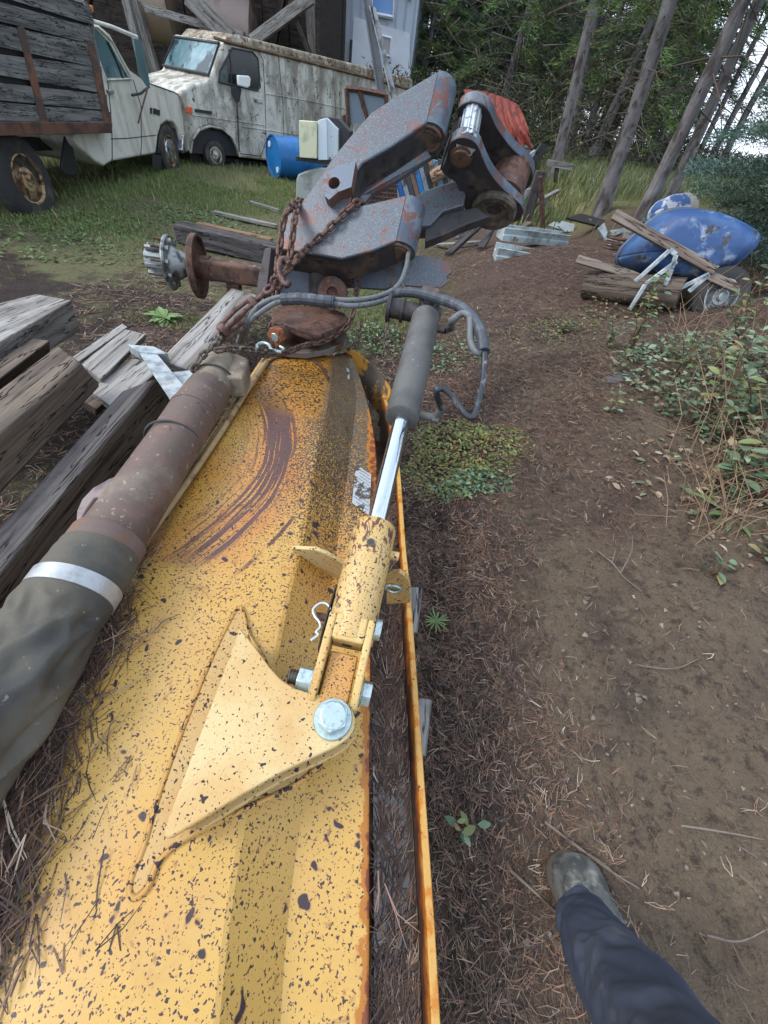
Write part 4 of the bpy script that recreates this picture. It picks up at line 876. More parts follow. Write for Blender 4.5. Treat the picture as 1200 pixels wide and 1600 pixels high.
def beamw(a, b, mat, label, group=None, name='timber', bev=.006, cat='timber', parent=None, rough=0.0):
    ca = sum(a, Vector()) / len(a); cb_ = sum(b, Vector()) / len(b); X = (cb_ - ca).normalized(); Yv = (a[1] - a[0]); Yv = (Yv - Yv.dot(X) * X).normalized(); Z = X.cross(Yv)
    M = Matrix(((X.x, Yv.x, Z.x, ca.x), (X.y, Yv.y, Z.y, ca.y), (X.z, Yv.z, Z.z, ca.z), (0, 0, 0, 1))); I = M.inverted()
    n = len(a); k = max(2, int((cb_ - ca).length / .06)) if rough else 2
    vs = []; 
    for i in range(k):
        t = i / (k - 1)
        for j in range(n):
            p = a[j].lerp(b[j], t)
            if rough: p = p + (p - ca.lerp(cb_, t)).normalized() * rough * (mnoise.noise(Vector((t * 9, j * 3.1, ca.x))) - .2 + .6 * mnoise.noise(Vector((t * 31, j * 3.1, ca.y))))
            vs.append(I @ p)
    fs = [list(range(n)), [(k - 1) * n + j for j in range(n)][::-1]] + [[i * n + j, (i + 1) * n + j, (i + 1) * n + (j + 1) % n, i * n + (j + 1) % n] for i in range(k - 1) for j in range(n)]
    o = mesh_obj(name, vs, fs, mat); 
    bm2 = bmesh.new(); bm2.from_mesh(o.data); bmesh.ops.recalc_face_normals(bm2, faces=bm2.faces); bm2.to_mesh(o.data); bm2.free()
    o.matrix_basis = M
    if bev:
        md = o.modifiers.new('bevel', 'BEVEL'); md.width = bev; md.segments = 2; md.limit_method = 'ANGLE'; md.angle_limit = R(35)
        o.data.polygons.foreach_set('use_smooth', [True] * len(o.data.polygons)); o.data.set_sharp_from_angle(angle=R(50))
    if parent: setparent(o, parent)
    else: tag(o, label, cat, group)
    return o
GT = 'old timbers piled left of the blade'
beam8([(56,459,.42),(112,469,.42),(126,517,.22),(60,520,.22)], [(-170,515,.42),(-150,620,.42),(-150,690,.22),(-170,600,.22)], M_wg, 'thick grey squared timber at the back of the pile, nearest the grass', GT)
beam8([(50,528,.36),(78,532,.36),(80,560,.18),(50,560,.18)], [(-120,640,.36),(-90,660,.36),(-90,700,.18),(-120,690,.18)], M_wb, 'narrow dark brown timber wedged between two thick timbers', GT)
beam8([(90,538,.50),(126,566,.50),(158,602,.34),(100,640,.26)], [(-150,720,.50),(-110,785,.50),(-70,850,.34),(-150,850,.26)], M_wb, 'massive split brown timber with a broken end, on the near side of the pile', GT, bev=.012)
beam8([(190,610,.36),(243,590,.40),(272,640,.22),(215,660,.16)], [(-170,1010,.36),(-95,1015,.40),(-62,1052,.22),(-150,1090,.16)], M_wk, 'long blackened timber with a weathered grey face running beside the pipe', GT, bev=.014)
beam8([(362,450,.44),(402,461,.44),(404,468,.38),(364,457,.38)], [(250,562,.44),(298,580,.44),(300,590,.38),(252,572,.38)], M_wg, 'wide silver grey plank with rough grain lying under the binder', GT)
m = MB(); 
beam8([(350,462,.40),(372,470,.40),(376,500,.2),(352,490,.2)], [(300,520,.40),(325,530,.40),(330,560,.2),(302,550,.2)], M_wb, 'squat brown timber block propping the silver grey plank', GT)
beam8([(191,505,.30),(200,511,.30),(201,517,.26),(192,511,.26)], [(112,558,.30),(122,566,.30),(123,572,.26),(113,564,.26)], M_wg, 'narrowest grey pallet slat, next to the timber pile', 'grey pallet slats')
beam8([(196,514,.31),(228,522,.31),(229,530,.26),(197,522,.26)], [(126,568,.31),(158,592,.31),(159,602,.26),(127,578,.26)], M_wg, 'grey pallet slat with a dark gap on its left, in the middle of the slats', 'grey pallet slats')
beam8([(205,560,.28),(262,566,.28),(262,574,.22),(206,568,.22)], [(140,610,.28),(180,640,.28),(182,650,.22),(142,620,.22)], M_wg, 'wide grey pallet board partly under the galvanised angle', 'grey pallet slats')
beam8([(232,548,.24),(262,552,.24),(262,560,.1),(232,556,.1)], [(120,620,.24),(150,640,.24),(150,650,.1),(120,630,.1)], M_wb, 'dark board under the grey pallet slats', 'grey pallet slats')
br = thing('angle_bracket', P(240, 590, .42), 'galvanised steel angle frame leaning between the pallet slats and the pipe', 'steel bracket')
m = MB(); m.prism([P(*q, .50) for q in ((216,549),(245,552),(290,606),(274,636))], (0, 0, -.012)); m.build('leg', M_galv, br, bevel=.002)
m = MB(); m.prism([P(*q, .505) for q in ((199,538),(240,541),(262,552),(246,552),(216,549))], (0, 0, -.045)); m.build('top_rail', M_galv, br, bevel=.002)
m = MB(); m.prism([P(*q, .47) for q in ((262,582),(318,576),(304,590),(285,606),(280,596))], (0, 0, -.012)); m.build('foot_plate', M_galv, br, bevel=.002)
def pxg(x, y, h=0.0):
    p = G(x, y); return p + Vector((0, 0, h))
def beamg(x0, y0, x1, y1, w_, h_, mat, label, group=None, name='timber', lift=0.0, bev=.006, cat='timber', rough=0):
    a, b = G(x0, y0), G(x1, y1); d = (b - a).normalized(); s_ = d.cross(Vector((0, 0, 1))).normalized() * w_ / 2; u = Vector((0, 0, h_)); l = Vector((0, 0, lift))
    f = lambda p: [p - s_ + u + l, p + s_ + u + l, p + s_ + l, p - s_ + l]
    return beamw(f(a), f(b), mat, label, group, name, bev, cat, rough=rough)
beamg(284, 378, 440, 414, .20, .20, M_wk, 'black railway tie lying on the grass behind the axle', bev=.012, rough=.01)
beamg(310, 352, 425, 378, .10, .04, M_wt, 'brown board on the grass just beyond the black tie', 'boards on the grass')
beamg(335, 334, 432, 356, .09, .04, M_wg, 'grey board on the grass, in the middle of the three thin boards', 'boards on the grass')
beamg(392, 318, 436, 332, .08, .04, M_wg, 'shortest grey board on the grass, nearest the concrete block', 'boards on the grass')
for (x, y, lab) in ((651, 948, 'grey wood block poking out under the blade lip beside the round eye'), (664, 1130, 'larger grey wood block under the blade lip level with the big bolt')):
    k = 1.0 if y < 1000 else 1.25
    a = [P(x - 40, y - 34 * k, .16), P(x + 8 * k, y - 30 * k, .16), P(x + 9 * k, y - 29 * k, .08), P(x - 40, y - 30, .08)]; b = [P(x - 40, y + 40 * k, .16), P(x - 1, y + 40 * k, .16), P(x + 2, y + 42 * k, .08), P(x - 40, y + 42 * k, .08)]
    beamw(a, b, M_wg, lab, 'wood blocks under the blade', 'wood_block', .004, 'wood block')
# ================================================================ vehicles and junk in the yard
def paint(name, base, dirt, rust, lo1=.5, lo2=.62, streak=.6, rough=.45):
    s = MT(name); p = s.coord('P'); v = s.coord('P', stretch=(2.6, 2.6, .5))
    c = s.mix(s.step(s.noise(v, 1.6, 5, .65), lo1, lo1 + .2, 0, streak), base, dirt)
    c = s.mix(s.step(s.noise(p, 2.2, 6, .7), lo1 + .02, lo1 + .22, 0, streak), c, dirt)
    c = s.mix(s.step(s.noise(p, 9, 6, .75, .5), lo2, lo2 + .04, 0, .9), c, rust)
    c = s.mix(s.step(s.noise(v, 5, 6, .8), lo2 - .02, lo2 + .12, 0, .5), c, rust)
    return s.finish(c, rough, 0, s.noise(p, 40, 4), .1, .003)
M_tw = paint('aged_white_truck_paint', srgb(212, 210, 200), srgb(160, 156, 140), srgb(112, 84, 62), .48, .70, .6)
M_vw = paint('grimy_white_van_paint', srgb(198, 198, 188), srgb(112, 106, 92), srgb(62, 52, 44), .42, .58, .72, .6)
M_vr = paint('mossy_rusted_roof_edge', srgb(122, 100, 78), srgb(84, 74, 52), srgb(80, 50, 34), .4, .5, .9, .8)
M_glass = surf('teal_glass_painted_reflection', srgb(72, 104, 110), [dict(col=srgb(150, 180, 186), scale=1.2, lo=.48, hi=.7, fac=.7), dict(col=srgb(30, 44, 48), scale=2.5, lo=.5, hi=.62)], rough=.12, bump=.02)  # pale and dark patches paint reflections into the glass colour
M_glassd = surf('dark_window_glass', srgb(30, 38, 40), [dict(col=srgb(86, 104, 104), scale=2.2, lo=.52, hi=.7, fac=.8)], rough=.1, bump=.02)  # paler patches paint a slight reflection into the colour
M_tyre = surf('tyre_rubber', srgb(48, 48, 48), [dict(col=srgb(82, 78, 72), scale=5, lo=.45, hi=.7)], rough=.85, bump=.5)
M_rimr = surf('rusty_cream_rim', srgb(172, 150, 112), [dict(col=srgb(108, 74, 50), scale=7, lo=.42, hi=.58), dict(col=srgb(72, 50, 40), scale=14, lo=.5, hi=.62)], rough=.75, bump=.3)
M_rimw = surf('dirty_white_rim', srgb(188, 184, 172), [dict(col=srgb(108, 84, 66), scale=9, lo=.48, hi=.62)], rough=.6)
M_chr = surf('dull_chrome', srgb(186, 190, 192), [dict(col=srgb(108, 96, 84), scale=8, lo=.5, hi=.65)], rough=.25, metal=.8)
def wheel(par, c, axis, r, w_, rim, cap=None):
    axis = Vector(axis).normalized()
    root = MB().lathe(c, axis, [(-w_, r * .62), (-w_ * .98, r * .93), (-w_ * .85, r), (-w_ * .1, r), (-.01, r * .93), (0, r * .80), (-.012, r * .60), (-.03, r * .58)], 40).build('wheel', M_tyre, par, smooth=50)
    MB().lathe(c, axis, [(-.03, r * .60), (-.008, r * .60), (-.006, r * .565), (-.04, r * .53), (-.06, r * .50), (-.055, r * .33), (-.02, r * .28), (-.018, r * .17), (.012, r * .16), (.016, r * .12), (.016, .001)], 36).build('rim', rim, root, smooth=40)
    if cap: MB().lathe(c, axis, [(-.02, r * .46), (.0, r * .44), (.014, r * .34), (.01, r * .3), (.03, r * .16), (.034, .001)], 32).build('hub_cap', cap, root, smooth=40)
    return root
HC = lambda l: [(x / 2, y / 2) for x, y in l]
# ---- stake bed truck
tA, tB = P(45, 335), P(265, 270); td = (tB - tA).normalized(); tn = Vector((td.y, -td.x, 0)); tn = tn if tn.x > 0 else -tn
T = lambda x, y, o=0.0: PL(x, y, tA + tn * o, tn)
truck = thing('farm_truck', (tA + tB) / 2 - tn, 'old white pickup truck with a weathered wooden stake bed, far left', 'truck')
side = HC([(262,60),(292,62),(345,108),(402,212),(470,258),(545,284),(580,306),(590,345),(588,430),(576,452),(568,440),(560,408),(545,384),(522,378),(504,392),(494,425),(488,480),(350,505),(326,520),(300,505),(244,455),(232,430),(240,300)])
MB().prism([T(*q) for q in side], -tn * 1.75).build('cab_body', M_tw, truck, bevel=.03, seg=3)
win = HC([(276,84),(302,92),(344,136),(402,242),(334,243),(318,200)])
MB().prism([T(x, y, .004) for x, y in win], -tn * .03).build('side_window', M_glass, truck)
MB().tube([T(*q, .012) for q in HC([(335,130),(362,185),(384,245)])], .016, 6).build('window_post', M_black, truck)
MB().tube([T(*q, .01) for q in HC([(272,78),(304,84),(350,128),(410,246),(334,250)])], .014, 6).build('window_trim', M_tw, truck, smooth=60)
def seam(pts, plane, par, r=.008, name='door_seam', mat=None, off=.001): return MB().tube([plane(x, y, off) for x, y in pts], r, 5).build(name, mat or M_dark, par)
seam(HC([(336,250),(345,340),(350,430),(350,502)]), T, truck); seam(HC([(416,250),(440,330),(442,440),(440,484)]), T, truck); seam(HC([(346,434),(400,432),(488,422)]), T, truck, .006, 'body_crease'); 
seam(HC([(404,216),(470,262),(548,290),(582,312)]), T, truck, .008, 'hood_seam')
MB().box(T(*HC([(334,292)])[0], .0), td * .16, tn * .035, Vector((0, 0, .04))).build('door_handle', M_chr, truck, bevel=.01)
bt = MB(); 
for x0, x1, y0 in ((470,476,336),(480,490,338),(492,500,342)):
    bt.prism([T(*q, .012) for q in HC([(x0,y0),(x1,y0+2),(x1,y0+20),(x0,y0+18)])], -tn * .01)
bt.build('chrome_badge', M_dark, truck)
# mirror on bracket
MB().tube([T(*q, .10) for q in HC([(290,66),(350,84),(428,116)])], .022, 8).build('mirror_arm', M_tw, truck, smooth=60)
MB().prism([T(x, y, .34) for x, y in HC([(424,118),(444,126),(470,262),(466,272),(440,232)])], -td * .05 - tn * .02).build('door_mirror', surf('mirror_glass', srgb(120, 150, 158), rough=.1, metal=.6), truck, bevel=.008)
MB().tube([T(x, y, .2) for x, y in HC([(462,274),(446,330),(432,384)])], .012, 6).build('mirror_strut', M_rust, truck)
MB().tube([T(x, y, .12) for x, y in HC([(466,270),(440,292),(412,298)])], .016, 6).build('mirror_bracket', M_dark, truck)
MB().prism([T(x, y, .03) for x, y in HC([(574,420),(592,424),(594,470),(578,480),(570,470)])], -tn * 1.8).build('front_bumper', M_chr, truck, bevel=.02)
# stake bed
M_stk = wood('stake_boards', srgb(122, 122, 120), srgb(88, 88, 88), srgb(34, 34, 36))
bedo = .16
for k, (yl, yr, yl2, yr2, xr) in enumerate(((-70, 28, -10, 78, 288), (6, 84, 66, 138, 282), (78, 142, 148, 212, 300), (172, 210, 238, 292, 318), (262, 296, 316, 346, 334), (322, 350, 378, 386, 345))):
    a = [T(x, y, bedo) for x, y in HC([(xr, yr), (xr + 4, yr2)])]; b = [T(x, y, bedo) for x, y in HC([(-260, yl - (yr - yl) * .9), (-260, yl2 - (yr2 - yl2) * .9)])]
    beamw([a[0], a[1], a[1] - tn * .03, a[0] - tn * .03], [b[0], b[1], b[1] - tn * .03, b[0] - tn * .03], M_stk, None, name='stake_board', parent=truck, bev=.003)
for q in ([(58,84),(76,84),(158,408),(138,412)], [(276,132),(294,134),(352,398),(332,402)]): MB().prism([T(x, y, bedo + .02) for x, y in HC(q)], -tn * .02).build('stake_strap', surf('rusty_strap', srgb(74, 60, 54), [dict(col=srgb(110, 74, 54), scale=8, lo=.5, hi=.6)], rough=.8), truck, bevel=.003)
MB().prism([T(x, y, bedo + .03) for x, y in HC([(-260,378),(352,384),(350,416),(-260,432)])], -tn * .14).build('bed_rail', surf('rusty_bed_rail', srgb(96, 66, 52), [dict(col=srgb(64, 46, 40), scale=5, lo=.45, hi=.6)], rough=.8), truck, bevel=.006)
fl = [T(x, y, bedo - .02) for x, y in HC([(-260,384),(345,390),(345,410),(-260,415)])]
MB().prism([T(x, y, bedo - .045) for x, y in HC([(-260,-150),(262,10),(290,60),(345,395),(-260,395)])], -tn * .02).build('gap_shade_sheet', M_dark, truck)  # dark sheet added behind the stakes so the gaps look shaded
MB().prism(fl, -tn * 1.9).build('bed_floor', M_dark, truck)
MB().prism([T(x, y, bedo - 1.95) for x, y in HC([(-260,-120),(270,20),(345,390),(-260,384)])], -tn * .03).build('far_stake_side', M_stk, truck)
hb = [T(x, y, bedo - .03) for x, y in HC([(262,0),(284,20),(345,390),(330,390)])]; MB().prism(hb, -tn * 1.85).build('headboard', M_stk, truck)
MB().prism([T(x, y, .1) for x, y in HC([(278,14),(292,18),(293,38),(281,36)])], -tn * .06).build('marker_light', surf('orange_lens', srgb(236, 120, 30), rough=.3), truck, bevel=.01)
MB().prism([T(x, y, -.12) for x, y in HC([(205,424),(222,422),(244,540),(232,550),(204,545),(192,520)])], -tn * .03 ).build('mud_flap', M_black, truck, bevel=.01)
for o_ in (-.5, -1.2): MB().prism([T(x, y, o_) for x, y in HC([(-200,436),(480,424),(480,462),(-200,480)])], -tn * .1).build('chassis_rail', M_dark, truck)
MB().cyl(T(47, 290, -.2), T(47, 290, -1.6), .12).build('rear_axle', M_dark, truck, smooth=40)
wr = (tA - T(47, 283)).length
wheel(truck, T(47, 281, .06), tn, wr * 1.02, .26, M_rimr); wheel(truck, T(47, 281, -1.55), tn, wr * 1.02, .26, M_rimr)
wf = (tB - T(267, 237)).length
wheel(truck, T(267, 236, -.02), tn, wf, .22, M_rimr, M_chr); wheel(truck, T(267, 236, -1.5), tn, wf, .22, M_rimr)
MB().tube([T(*q, -.04) for q in HC([(494,480),(496,425),(506,390),(523,376),(546,382),(562,408),(570,444)])], .02, 6).build('wheel_arch', M_dark, truck)
MB().prism([T(x, y, -.06) for x, y in HC([(490,400),(570,400),(575,460),(485,480)])], -tn * .02).build('inner_arch', M_black, truck)
MB().prism([T(x, y, -.01) for x, y in HC([(478,480),(505,486),(504,525),(480,528)])], -tn * .02).build('mud_flap', M_black, truck)
# ---- van
vW = P(335, 262); ya = R(55); vd = Vector((math.cos(ya), math.sin(ya), 0)); vn = Vector((vd.y, -vd.x, 0))
Vn = lambda x, y, o=0.0: PL(x, y, vW + vn * o, vn)
van = thing('cargo_van', vW - vn + vd * 2, 'derelict white cargo van streaked with grime and rust, parked against the barn', 'van')
vs_ = HC([(700,128),(900,178),(1165,246),(1290,282),(1290,560),(1100,536),(750,492),(744,466),(726,428),(694,402),(655,394),(622,406),(602,436),(596,478),(583,470),(578,330),(562,292),(592,268),(655,250)])
MB().prism([Vn(*q) for q in vs_], -vn * 1.9).build('van_body', M_vw, van, bevel=.05, seg=3)
rf = HC([(706,132),(760,118),(900,150),(1165,216),(1290,250),(1290,282),(1165,246),(900,178)])
MB().prism([Vn(x, y, -.12) for x, y in HC([(700,130),(722,104),(900,148),(1165,214),(1290,248),(1290,282),(1165,246),(900,178)])], -vn * 1.66).build('roof_panel', paint('stained_roof_paint', srgb(176, 172, 156), srgb(112, 102, 82), srgb(84, 60, 44), .4, .52, .8, .8), van, bevel=.04, seg=3)
seam(HC([(668,118),(700,128),(900,178),(1165,246),(1290,282)]), Vn, van, .025, 'rain_gutter', M_vr, .012)
a, b = Vn(348, 70, .0), Vn(330, 119, .0); fwd = -vd * .03 + Vector((0, 0, .012))
il, ib = -vn * 1.72, -vn * 1.80
MB().prism([a - vn * .1 + fwd, b - vn * .06 + fwd, b + ib + fwd, a + il + fwd], -fwd.normalized() * .015).build('windscreen', M_glass, van)
MB().tube([a - vn * .06 + fwd * 1.2, b - vn * .03 + fwd * 1.2, b + ib * 1.01 + fwd * 1.2, a + il * 1.01 + fwd * 1.2], .022, 8, closed=True).build('windscreen_seal', M_black, van, smooth=60)
MB().prism([Vn(x, y, .006) for x, y in HC([(727,152),(790,166),(803,186),(810,270),(802,280),(684,254),(690,222)])], -vn * .03).build('side_window', M_glassd, van)
MB().tube([Vn(x, y, .012) for x, y in HC([(726,150),(790,163),(806,184),(813,272),(803,283),(682,256),(688,222)])], .016, 6, closed=True).build('window_seal', M_black, van)
seam(HC([(716,154),(722,206),(724,262)]), Vn, van, .013, 'window_divider', M_black, .01)
seam(HC([(664,262),(672,320),(680,380)]), Vn, van, .016, 'door_edge', M_galv); seam(HC([(700,134),(806,160),(822,186),(828,300),(832,440),(815,488),(752,480)]), Vn, van, .008)
for l in ([(828,292),(960,314),(1180,362)], [(756,396),(850,408),(1180,464)], [(604,360),(664,368),(830,392)]): seam(HC(l), Vn, van, .010, 'body_crease', M_vw, .004)
seam(HC([(870,178),(884,320),(890,500)]), Vn, van, .006); seam(HC([(1040,216),(1048,340),(1050,520)]), Vn, van, .006)
MB().prism([Vn(x, y, .02) for x, y in HC([(610,340),(662,348),(662,358),(610,350)])], -vn * .02).build('name_plate', M_dark, van)
MB().prism([Vn(x, y, .03) for x, y in HC([(584,333),(600,336),(600,355),(584,352)])], -vn * .03).build('side_marker', surf('red_orange_lens', srgb(214, 84, 40), rough=.3), van, bevel=.005)
MB().prism([Vn(x, y, .16) for x, y in HC([(738,234),(772,236),(778,244),(776,268),(768,274),(740,266)])], vn * .07).build('door_mirror', surf('white_mirror_shell', srgb(214, 218, 214), rough=.4), van, bevel=.015)
MB().prism([Vn(x, y, .1) for x, y in HC([(720,272),(744,268),(752,280),(746,318),(736,320),(722,290)])], vn * .04).build('hanging_bracket', M_black, van, bevel=.006)
MB().tube([Vn(x, y, .06) for x, y in HC([(740,316),(744,400),(748,474)])], .012, 6).build('hanging_cable', M_black, van)
MB().prism([Vn(x, y, .03) for x, y in HC([(794,304),(820,312),(820,324),(796,318)])], -vn * .03).build('door_handle', M_chr, van, bevel=.006)
wv_ = (vW - Vn(337, 243)).length
for wx, wo in (((676, 486), .01), ((676, 486), -1.65)): wheel(van, Vn(*HC([wx])[0], wo), vn, wv_ * 1.08, .22, M_rimw)
for wo in (.01, -1.65): wheel(van, Vn(338, 243, wo) + vd * 3.0, vn, wv_ * 1.08, .22, M_rimw)
MB().tube([Vn(*q, .01) for q in HC([(596,478),(602,436),(622,406),(655,394),(694,402),(726,428),(744,466),(750,490)])], .022, 6).build('wheel_arch', M_vw, van)
MB().prism([Vn(x, y, -.1) for x, y in HC([(600,410),(740,410),(748,488),(598,478)])], -vn * .02).build('inner_arch', M_black, van)
MB().prism([Vn(x, y, -.3) for x, y in HC([(590,480),(1290,560),(1290,590),(600,510)])], -vn * 1.3).build('underbody', M_dark, van)
# ---- barn behind
by = 17.0
Bn = lambda x, y, o=0.0: PY(x, y, by - o)
barn = thing('open_barn', PY(200, 140, by), 'dark open timber barn with grey posts and diagonal braces behind the van', 'barn')
M_bd = wood('dark_barn_boards', srgb(70, 62, 56), srgb(52, 47, 44), srgb(20, 18, 18)); M_bp = wood('grey_barn_timber', srgb(142, 140, 136), srgb(112, 110, 106), srgb(70, 66, 62))
xl, xr_ = -34.0, Bn(499, 50).x
def vert(x0, x1, y0_, z0, z1, th, mat, name, par, yaw=None):
    m = MB(); m.box((x0, y0_, z0), (x1 - x0, 0, 0), (0, th, 0), (0, 0, z1 - z0)); return m.build(name, mat, par)
for k, x in enumerate(np.arange(xl, xr_ - .01, .9)):
    vert(float(x), float(x) + (.87 if x + .9 < xr_ else xr_ - float(x)), by + 3.0 + (k % 2) * .03, -.1, 7.5, .05, M_bd, 'wall_board', barn)
vert(xl, xr_, by + 3.1, -.1, 7.5, .05, M_bd, 'backing_wall', barn); vert(xl, xr_, by - .8, 6.6, 6.9, 5.2, M_bd, 'unseen_barn_roof', barn)  # backing closes bright gaps; unseen roof added to block light
MB().box((xr_ - .12, by, -.1), (.12, 0, 0), (0, 3.6, 0), (0, 0, 6.7)).build('end_wall', M_bd, barn); MB().box((xl, by, -.1), (.12, 0, 0), (0, 3.6, 0), (0, 0, 6.7)).build('end_wall', M_bd, barn)  # side walls added to keep light out of the barn
def stick(p, q, w_, mat, name, par, t_=.2):
    d = (q - p).normalized(); s_ = d.cross(Vector((0, 1, 0))).normalized() * w_
    return beamw([p - s_ / 2, p + s_ / 2, p + s_ / 2 + Vector((0, t_, 0)), p - s_ / 2 + Vector((0, t_, 0))], [q - s_ / 2, q + s_ / 2, q + s_ / 2 + Vector((0, t_, 0)), q - s_ / 2 + Vector((0, t_, 0))], mat, None, name=name, parent=par, bev=.01)
for q in (((250,150),(206,0),.42,0),((238,170),(190,-20),.3,.4),((360,62),(290,-8),.5,.3),((392,64),(486,-6),.34,.3),((488,100),(452,0),.16,.2),((440,-10),(418,110),.3,-2.2),((120,60),(135,-10),.3,-1.5),((494,110),(484,-10),.5,-.2)): stick(Bn(*q[0], q[3]), Bn(*q[1], q[3]) , q[2] * .72, M_bp if q[2] > .2 and q[3] > -1 else M_bd, 'barn_post' if abs(q[0][0] - q[1][0]) < 60 else 'brace', barn)
stick(Bn(225, 12, .1), Bn(380, 56, .1), .16, M_bp, 'cross_rail', barn)
t1 = MB().cyl(Bn(225, 5, -1), Bn(268, 12, -1.2), .75, 24).build('storage_tank', surf('tan_tank_paint', srgb(140, 124, 106), [dict(col=srgb(98, 84, 72), scale=1.5, lo=.5, hi=.7)], rough=.6), None, smooth=35); tag(t1, 'tan metal tank lying in the barn, directly above the white truck hood', 'tank')
t2 = MB().lathe(Bn(310, 22, -1.4), (Bn(360, 40, -1.6) - Bn(310, 22, -1.4)), [(0, .3), (.2, .75), (1.6, .8), (1.75, .4)], 24).build('storage_tank', surf('pinkish_tank_paint', srgb(144, 130, 122), [dict(col=srgb(104, 92, 84), scale=1.5, lo=.5, hi=.7)], rough=.6), None, smooth=35); tag(t2, 'pinkish brown rounded tank behind the diagonal barn beam', 'tank')
# ---- house with vertical siding
hy = 22.0
H_ = lambda x, y, o=0.0: PY(x, y, hy - o)
house = thing('metal_house', H_(560, 140), 'pale blue building with vertical metal siding and white lower wall behind the van', 'house')
M_sid = surf('pale_blue_siding', srgb(176, 188, 200), [dict(col=srgb(150, 160, 172), scale=.8, lo=.4, hi=.7, fac=.5)], rough=.5)
M_whw = surf('white_house_wall', srgb(214, 222, 230), [dict(col=srgb(190, 198, 206), scale=1.0, lo=.4, hi=.7)], rough=.6)
hx0, hx1 = H_(499, 60).x + .1, H_(648, 60).x
vert(hx0, hx1, hy, -.2, 7.5, 6.0, M_sid, 'wall', house)
m = MB(); 
x = hx0 + .1
while x < hx1: m.box((x, hy - .03, -.1), (.07, 0, 0), (0, .032, 0), (0, 0, 7.5)); x += .32
m.build('siding_ribs', surf('siding_rib', srgb(150, 162, 176), rough=.5), house)
mw = MB(); lw = [H_(x, y, .06) for x, y in ((553,26),(640,52),(640,170),(545,150))]; mw.prism(lw, (0, .04, 0)); mw.build('lower_wall', M_whw, house)
def hwin(pts, o=.1, col=srgb(96, 150, 210)):
    p = [H_(x, y, o) for x, y in pts]; f = MB().tube(p, .06, 4, closed=True).build('window', surf('white_window_frame', srgb(224, 228, 232), rough=.5), house)
    MB().prism(p, (0, .02, 0)).build('pane', surf('sky_window_pane', col, rough=.12), f)
hwin([(581,-14),(615,-10),(614,27),(581,21)]); hwin([(593,55),(611,60),(609,88),(595,84)], col=srgb(150, 150, 152))
MB().tube([H_(549, 62, .1), H_(547, 100, .1)], .05, 6).build('down_pipe', M_dark, house)
vert(hx0 - .3, hx1 + .3, hy - .5, 7.5, 7.7, 7.0, M_dark, 'roof', house)
# ---- drum, boxes, panels
dg = P(437, 281); dr_ = .35; dax = Vector((.70, .71, 0)).normalized(); dc = dg + Vector((-.12, .1, dr_)); 
drum = thing('plastic_drum', dg, 'bright blue plastic drum lying on its side in the grass beside the van', 'drum')
M_drum = surf('blue_plastic', srgb(28, 104, 166), [dict(col=srgb(16, 76, 130), scale=2.5, lo=.45, hi=.7), dict(col=srgb(92, 142, 176), scale=9, lo=.62, hi=.75, fac=.5)], rough=.4, bump=.1)
m = MB(); m.lathe(dc, dax, [(-.01, dr_ * .9), (-.01, dr_ * .93), (-.03, dr_ * .95), (-.03, dr_), (.02, dr_), (.04, dr_ * .975), (.40, dr_ * .975), (.42, dr_), (.46, dr_), (.48, dr_ * .975), (.84, dr_ * .975), (.86, dr_), (.90, dr_), (.92, dr_ * .975), (1.25, dr_ * .975), (1.28, dr_), (1.3, dr_ * .9)], 40); m.build('drum_body', M_drum, drum, smooth=40)
for k, a_ in enumerate((.9, 4.0)):
    U, W_ = perp(dax); cc = dc + (U * math.cos(a_) + W_ * math.sin(a_)) * dr_ * .68 - dax * .01; MB().lathe(cc, -dax, [(0, .05), (.02, .05), (.02, .03)], 14).build('bung_cap', surf('pale_bung', srgb(190, 204, 214), rough=.5), drum)
yb = G(478, 316).y
Q_ = lambda x, y, o=0.0: PY(x, y, yb - o)
o = MB().prism([Q_(*q) for q in ((463,281),(466,272),(500,262),(520,262),(522,314),(462,314))], (0, .5, 0)).build('concrete_block', surf('pale_concrete', srgb(158, 164, 160), [dict(col=srgb(120, 124, 120), scale=4, lo=.45, hi=.7)], rough=.9, bump=.3), None, bevel=.02); tag(o, 'pale grey block standing in the grass under the white cabinet', 'block')
cab = thing('metal_cabinet', Q_(490, 258), 'discarded cabinet with cream door and white side resting on the pale block', 'cabinet')
MB().prism([Q_(*q) for q in ((461,244),(472,244),(532,250),(520,259),(514,258),(463,251))], (0, .45, 0)).build('base_tray', M_black, cab, bevel=.006)
MB().prism([Q_(*q, .06) for q in ((467,188),(495,190),(495,248),(468,246))], (0, .12, 0)).build('cream_door', surf('cream_enamel', srgb(206, 208, 176), [dict(col=srgb(170, 172, 150), scale=5, lo=.5, hi=.7)], rough=.5), cab, bevel=.008)
MB().prism([Q_(*q, .03) for q in ((497,188),(510,184),(512,250),(497,250))], (0, .3, 0)).build('white_panel', surf('white_enamel', srgb(198, 212, 220), rough=.4), cab, bevel=.006)
MB().prism([Q_(*q, .0) for q in ((510,184),(528,202),(528,246),(508,252))], (0, .3, 0)).build('side_panel', surf('white_enamel_side', srgb(186, 198, 206), [dict(col=srgb(90, 90, 92), scale=8, lo=.62, hi=.66)], rough=.4), cab, bevel=.006)
MB().prism([Q_(*q, -.1) for q in ((508,183),(528,186),(546,206),(546,250),(528,250),(526,204))], (0, .3, 0)).build('back_shell', M_black, cab)
yp = G(560, 300).y + 1.0; Qp = lambda x, y, o=0.0: PY(x, y, yp - o)
pan = thing('framed_panel', Qp(570, 200), 'rust framed blue grey metal panel pair standing behind the steel arm', 'metal panel')
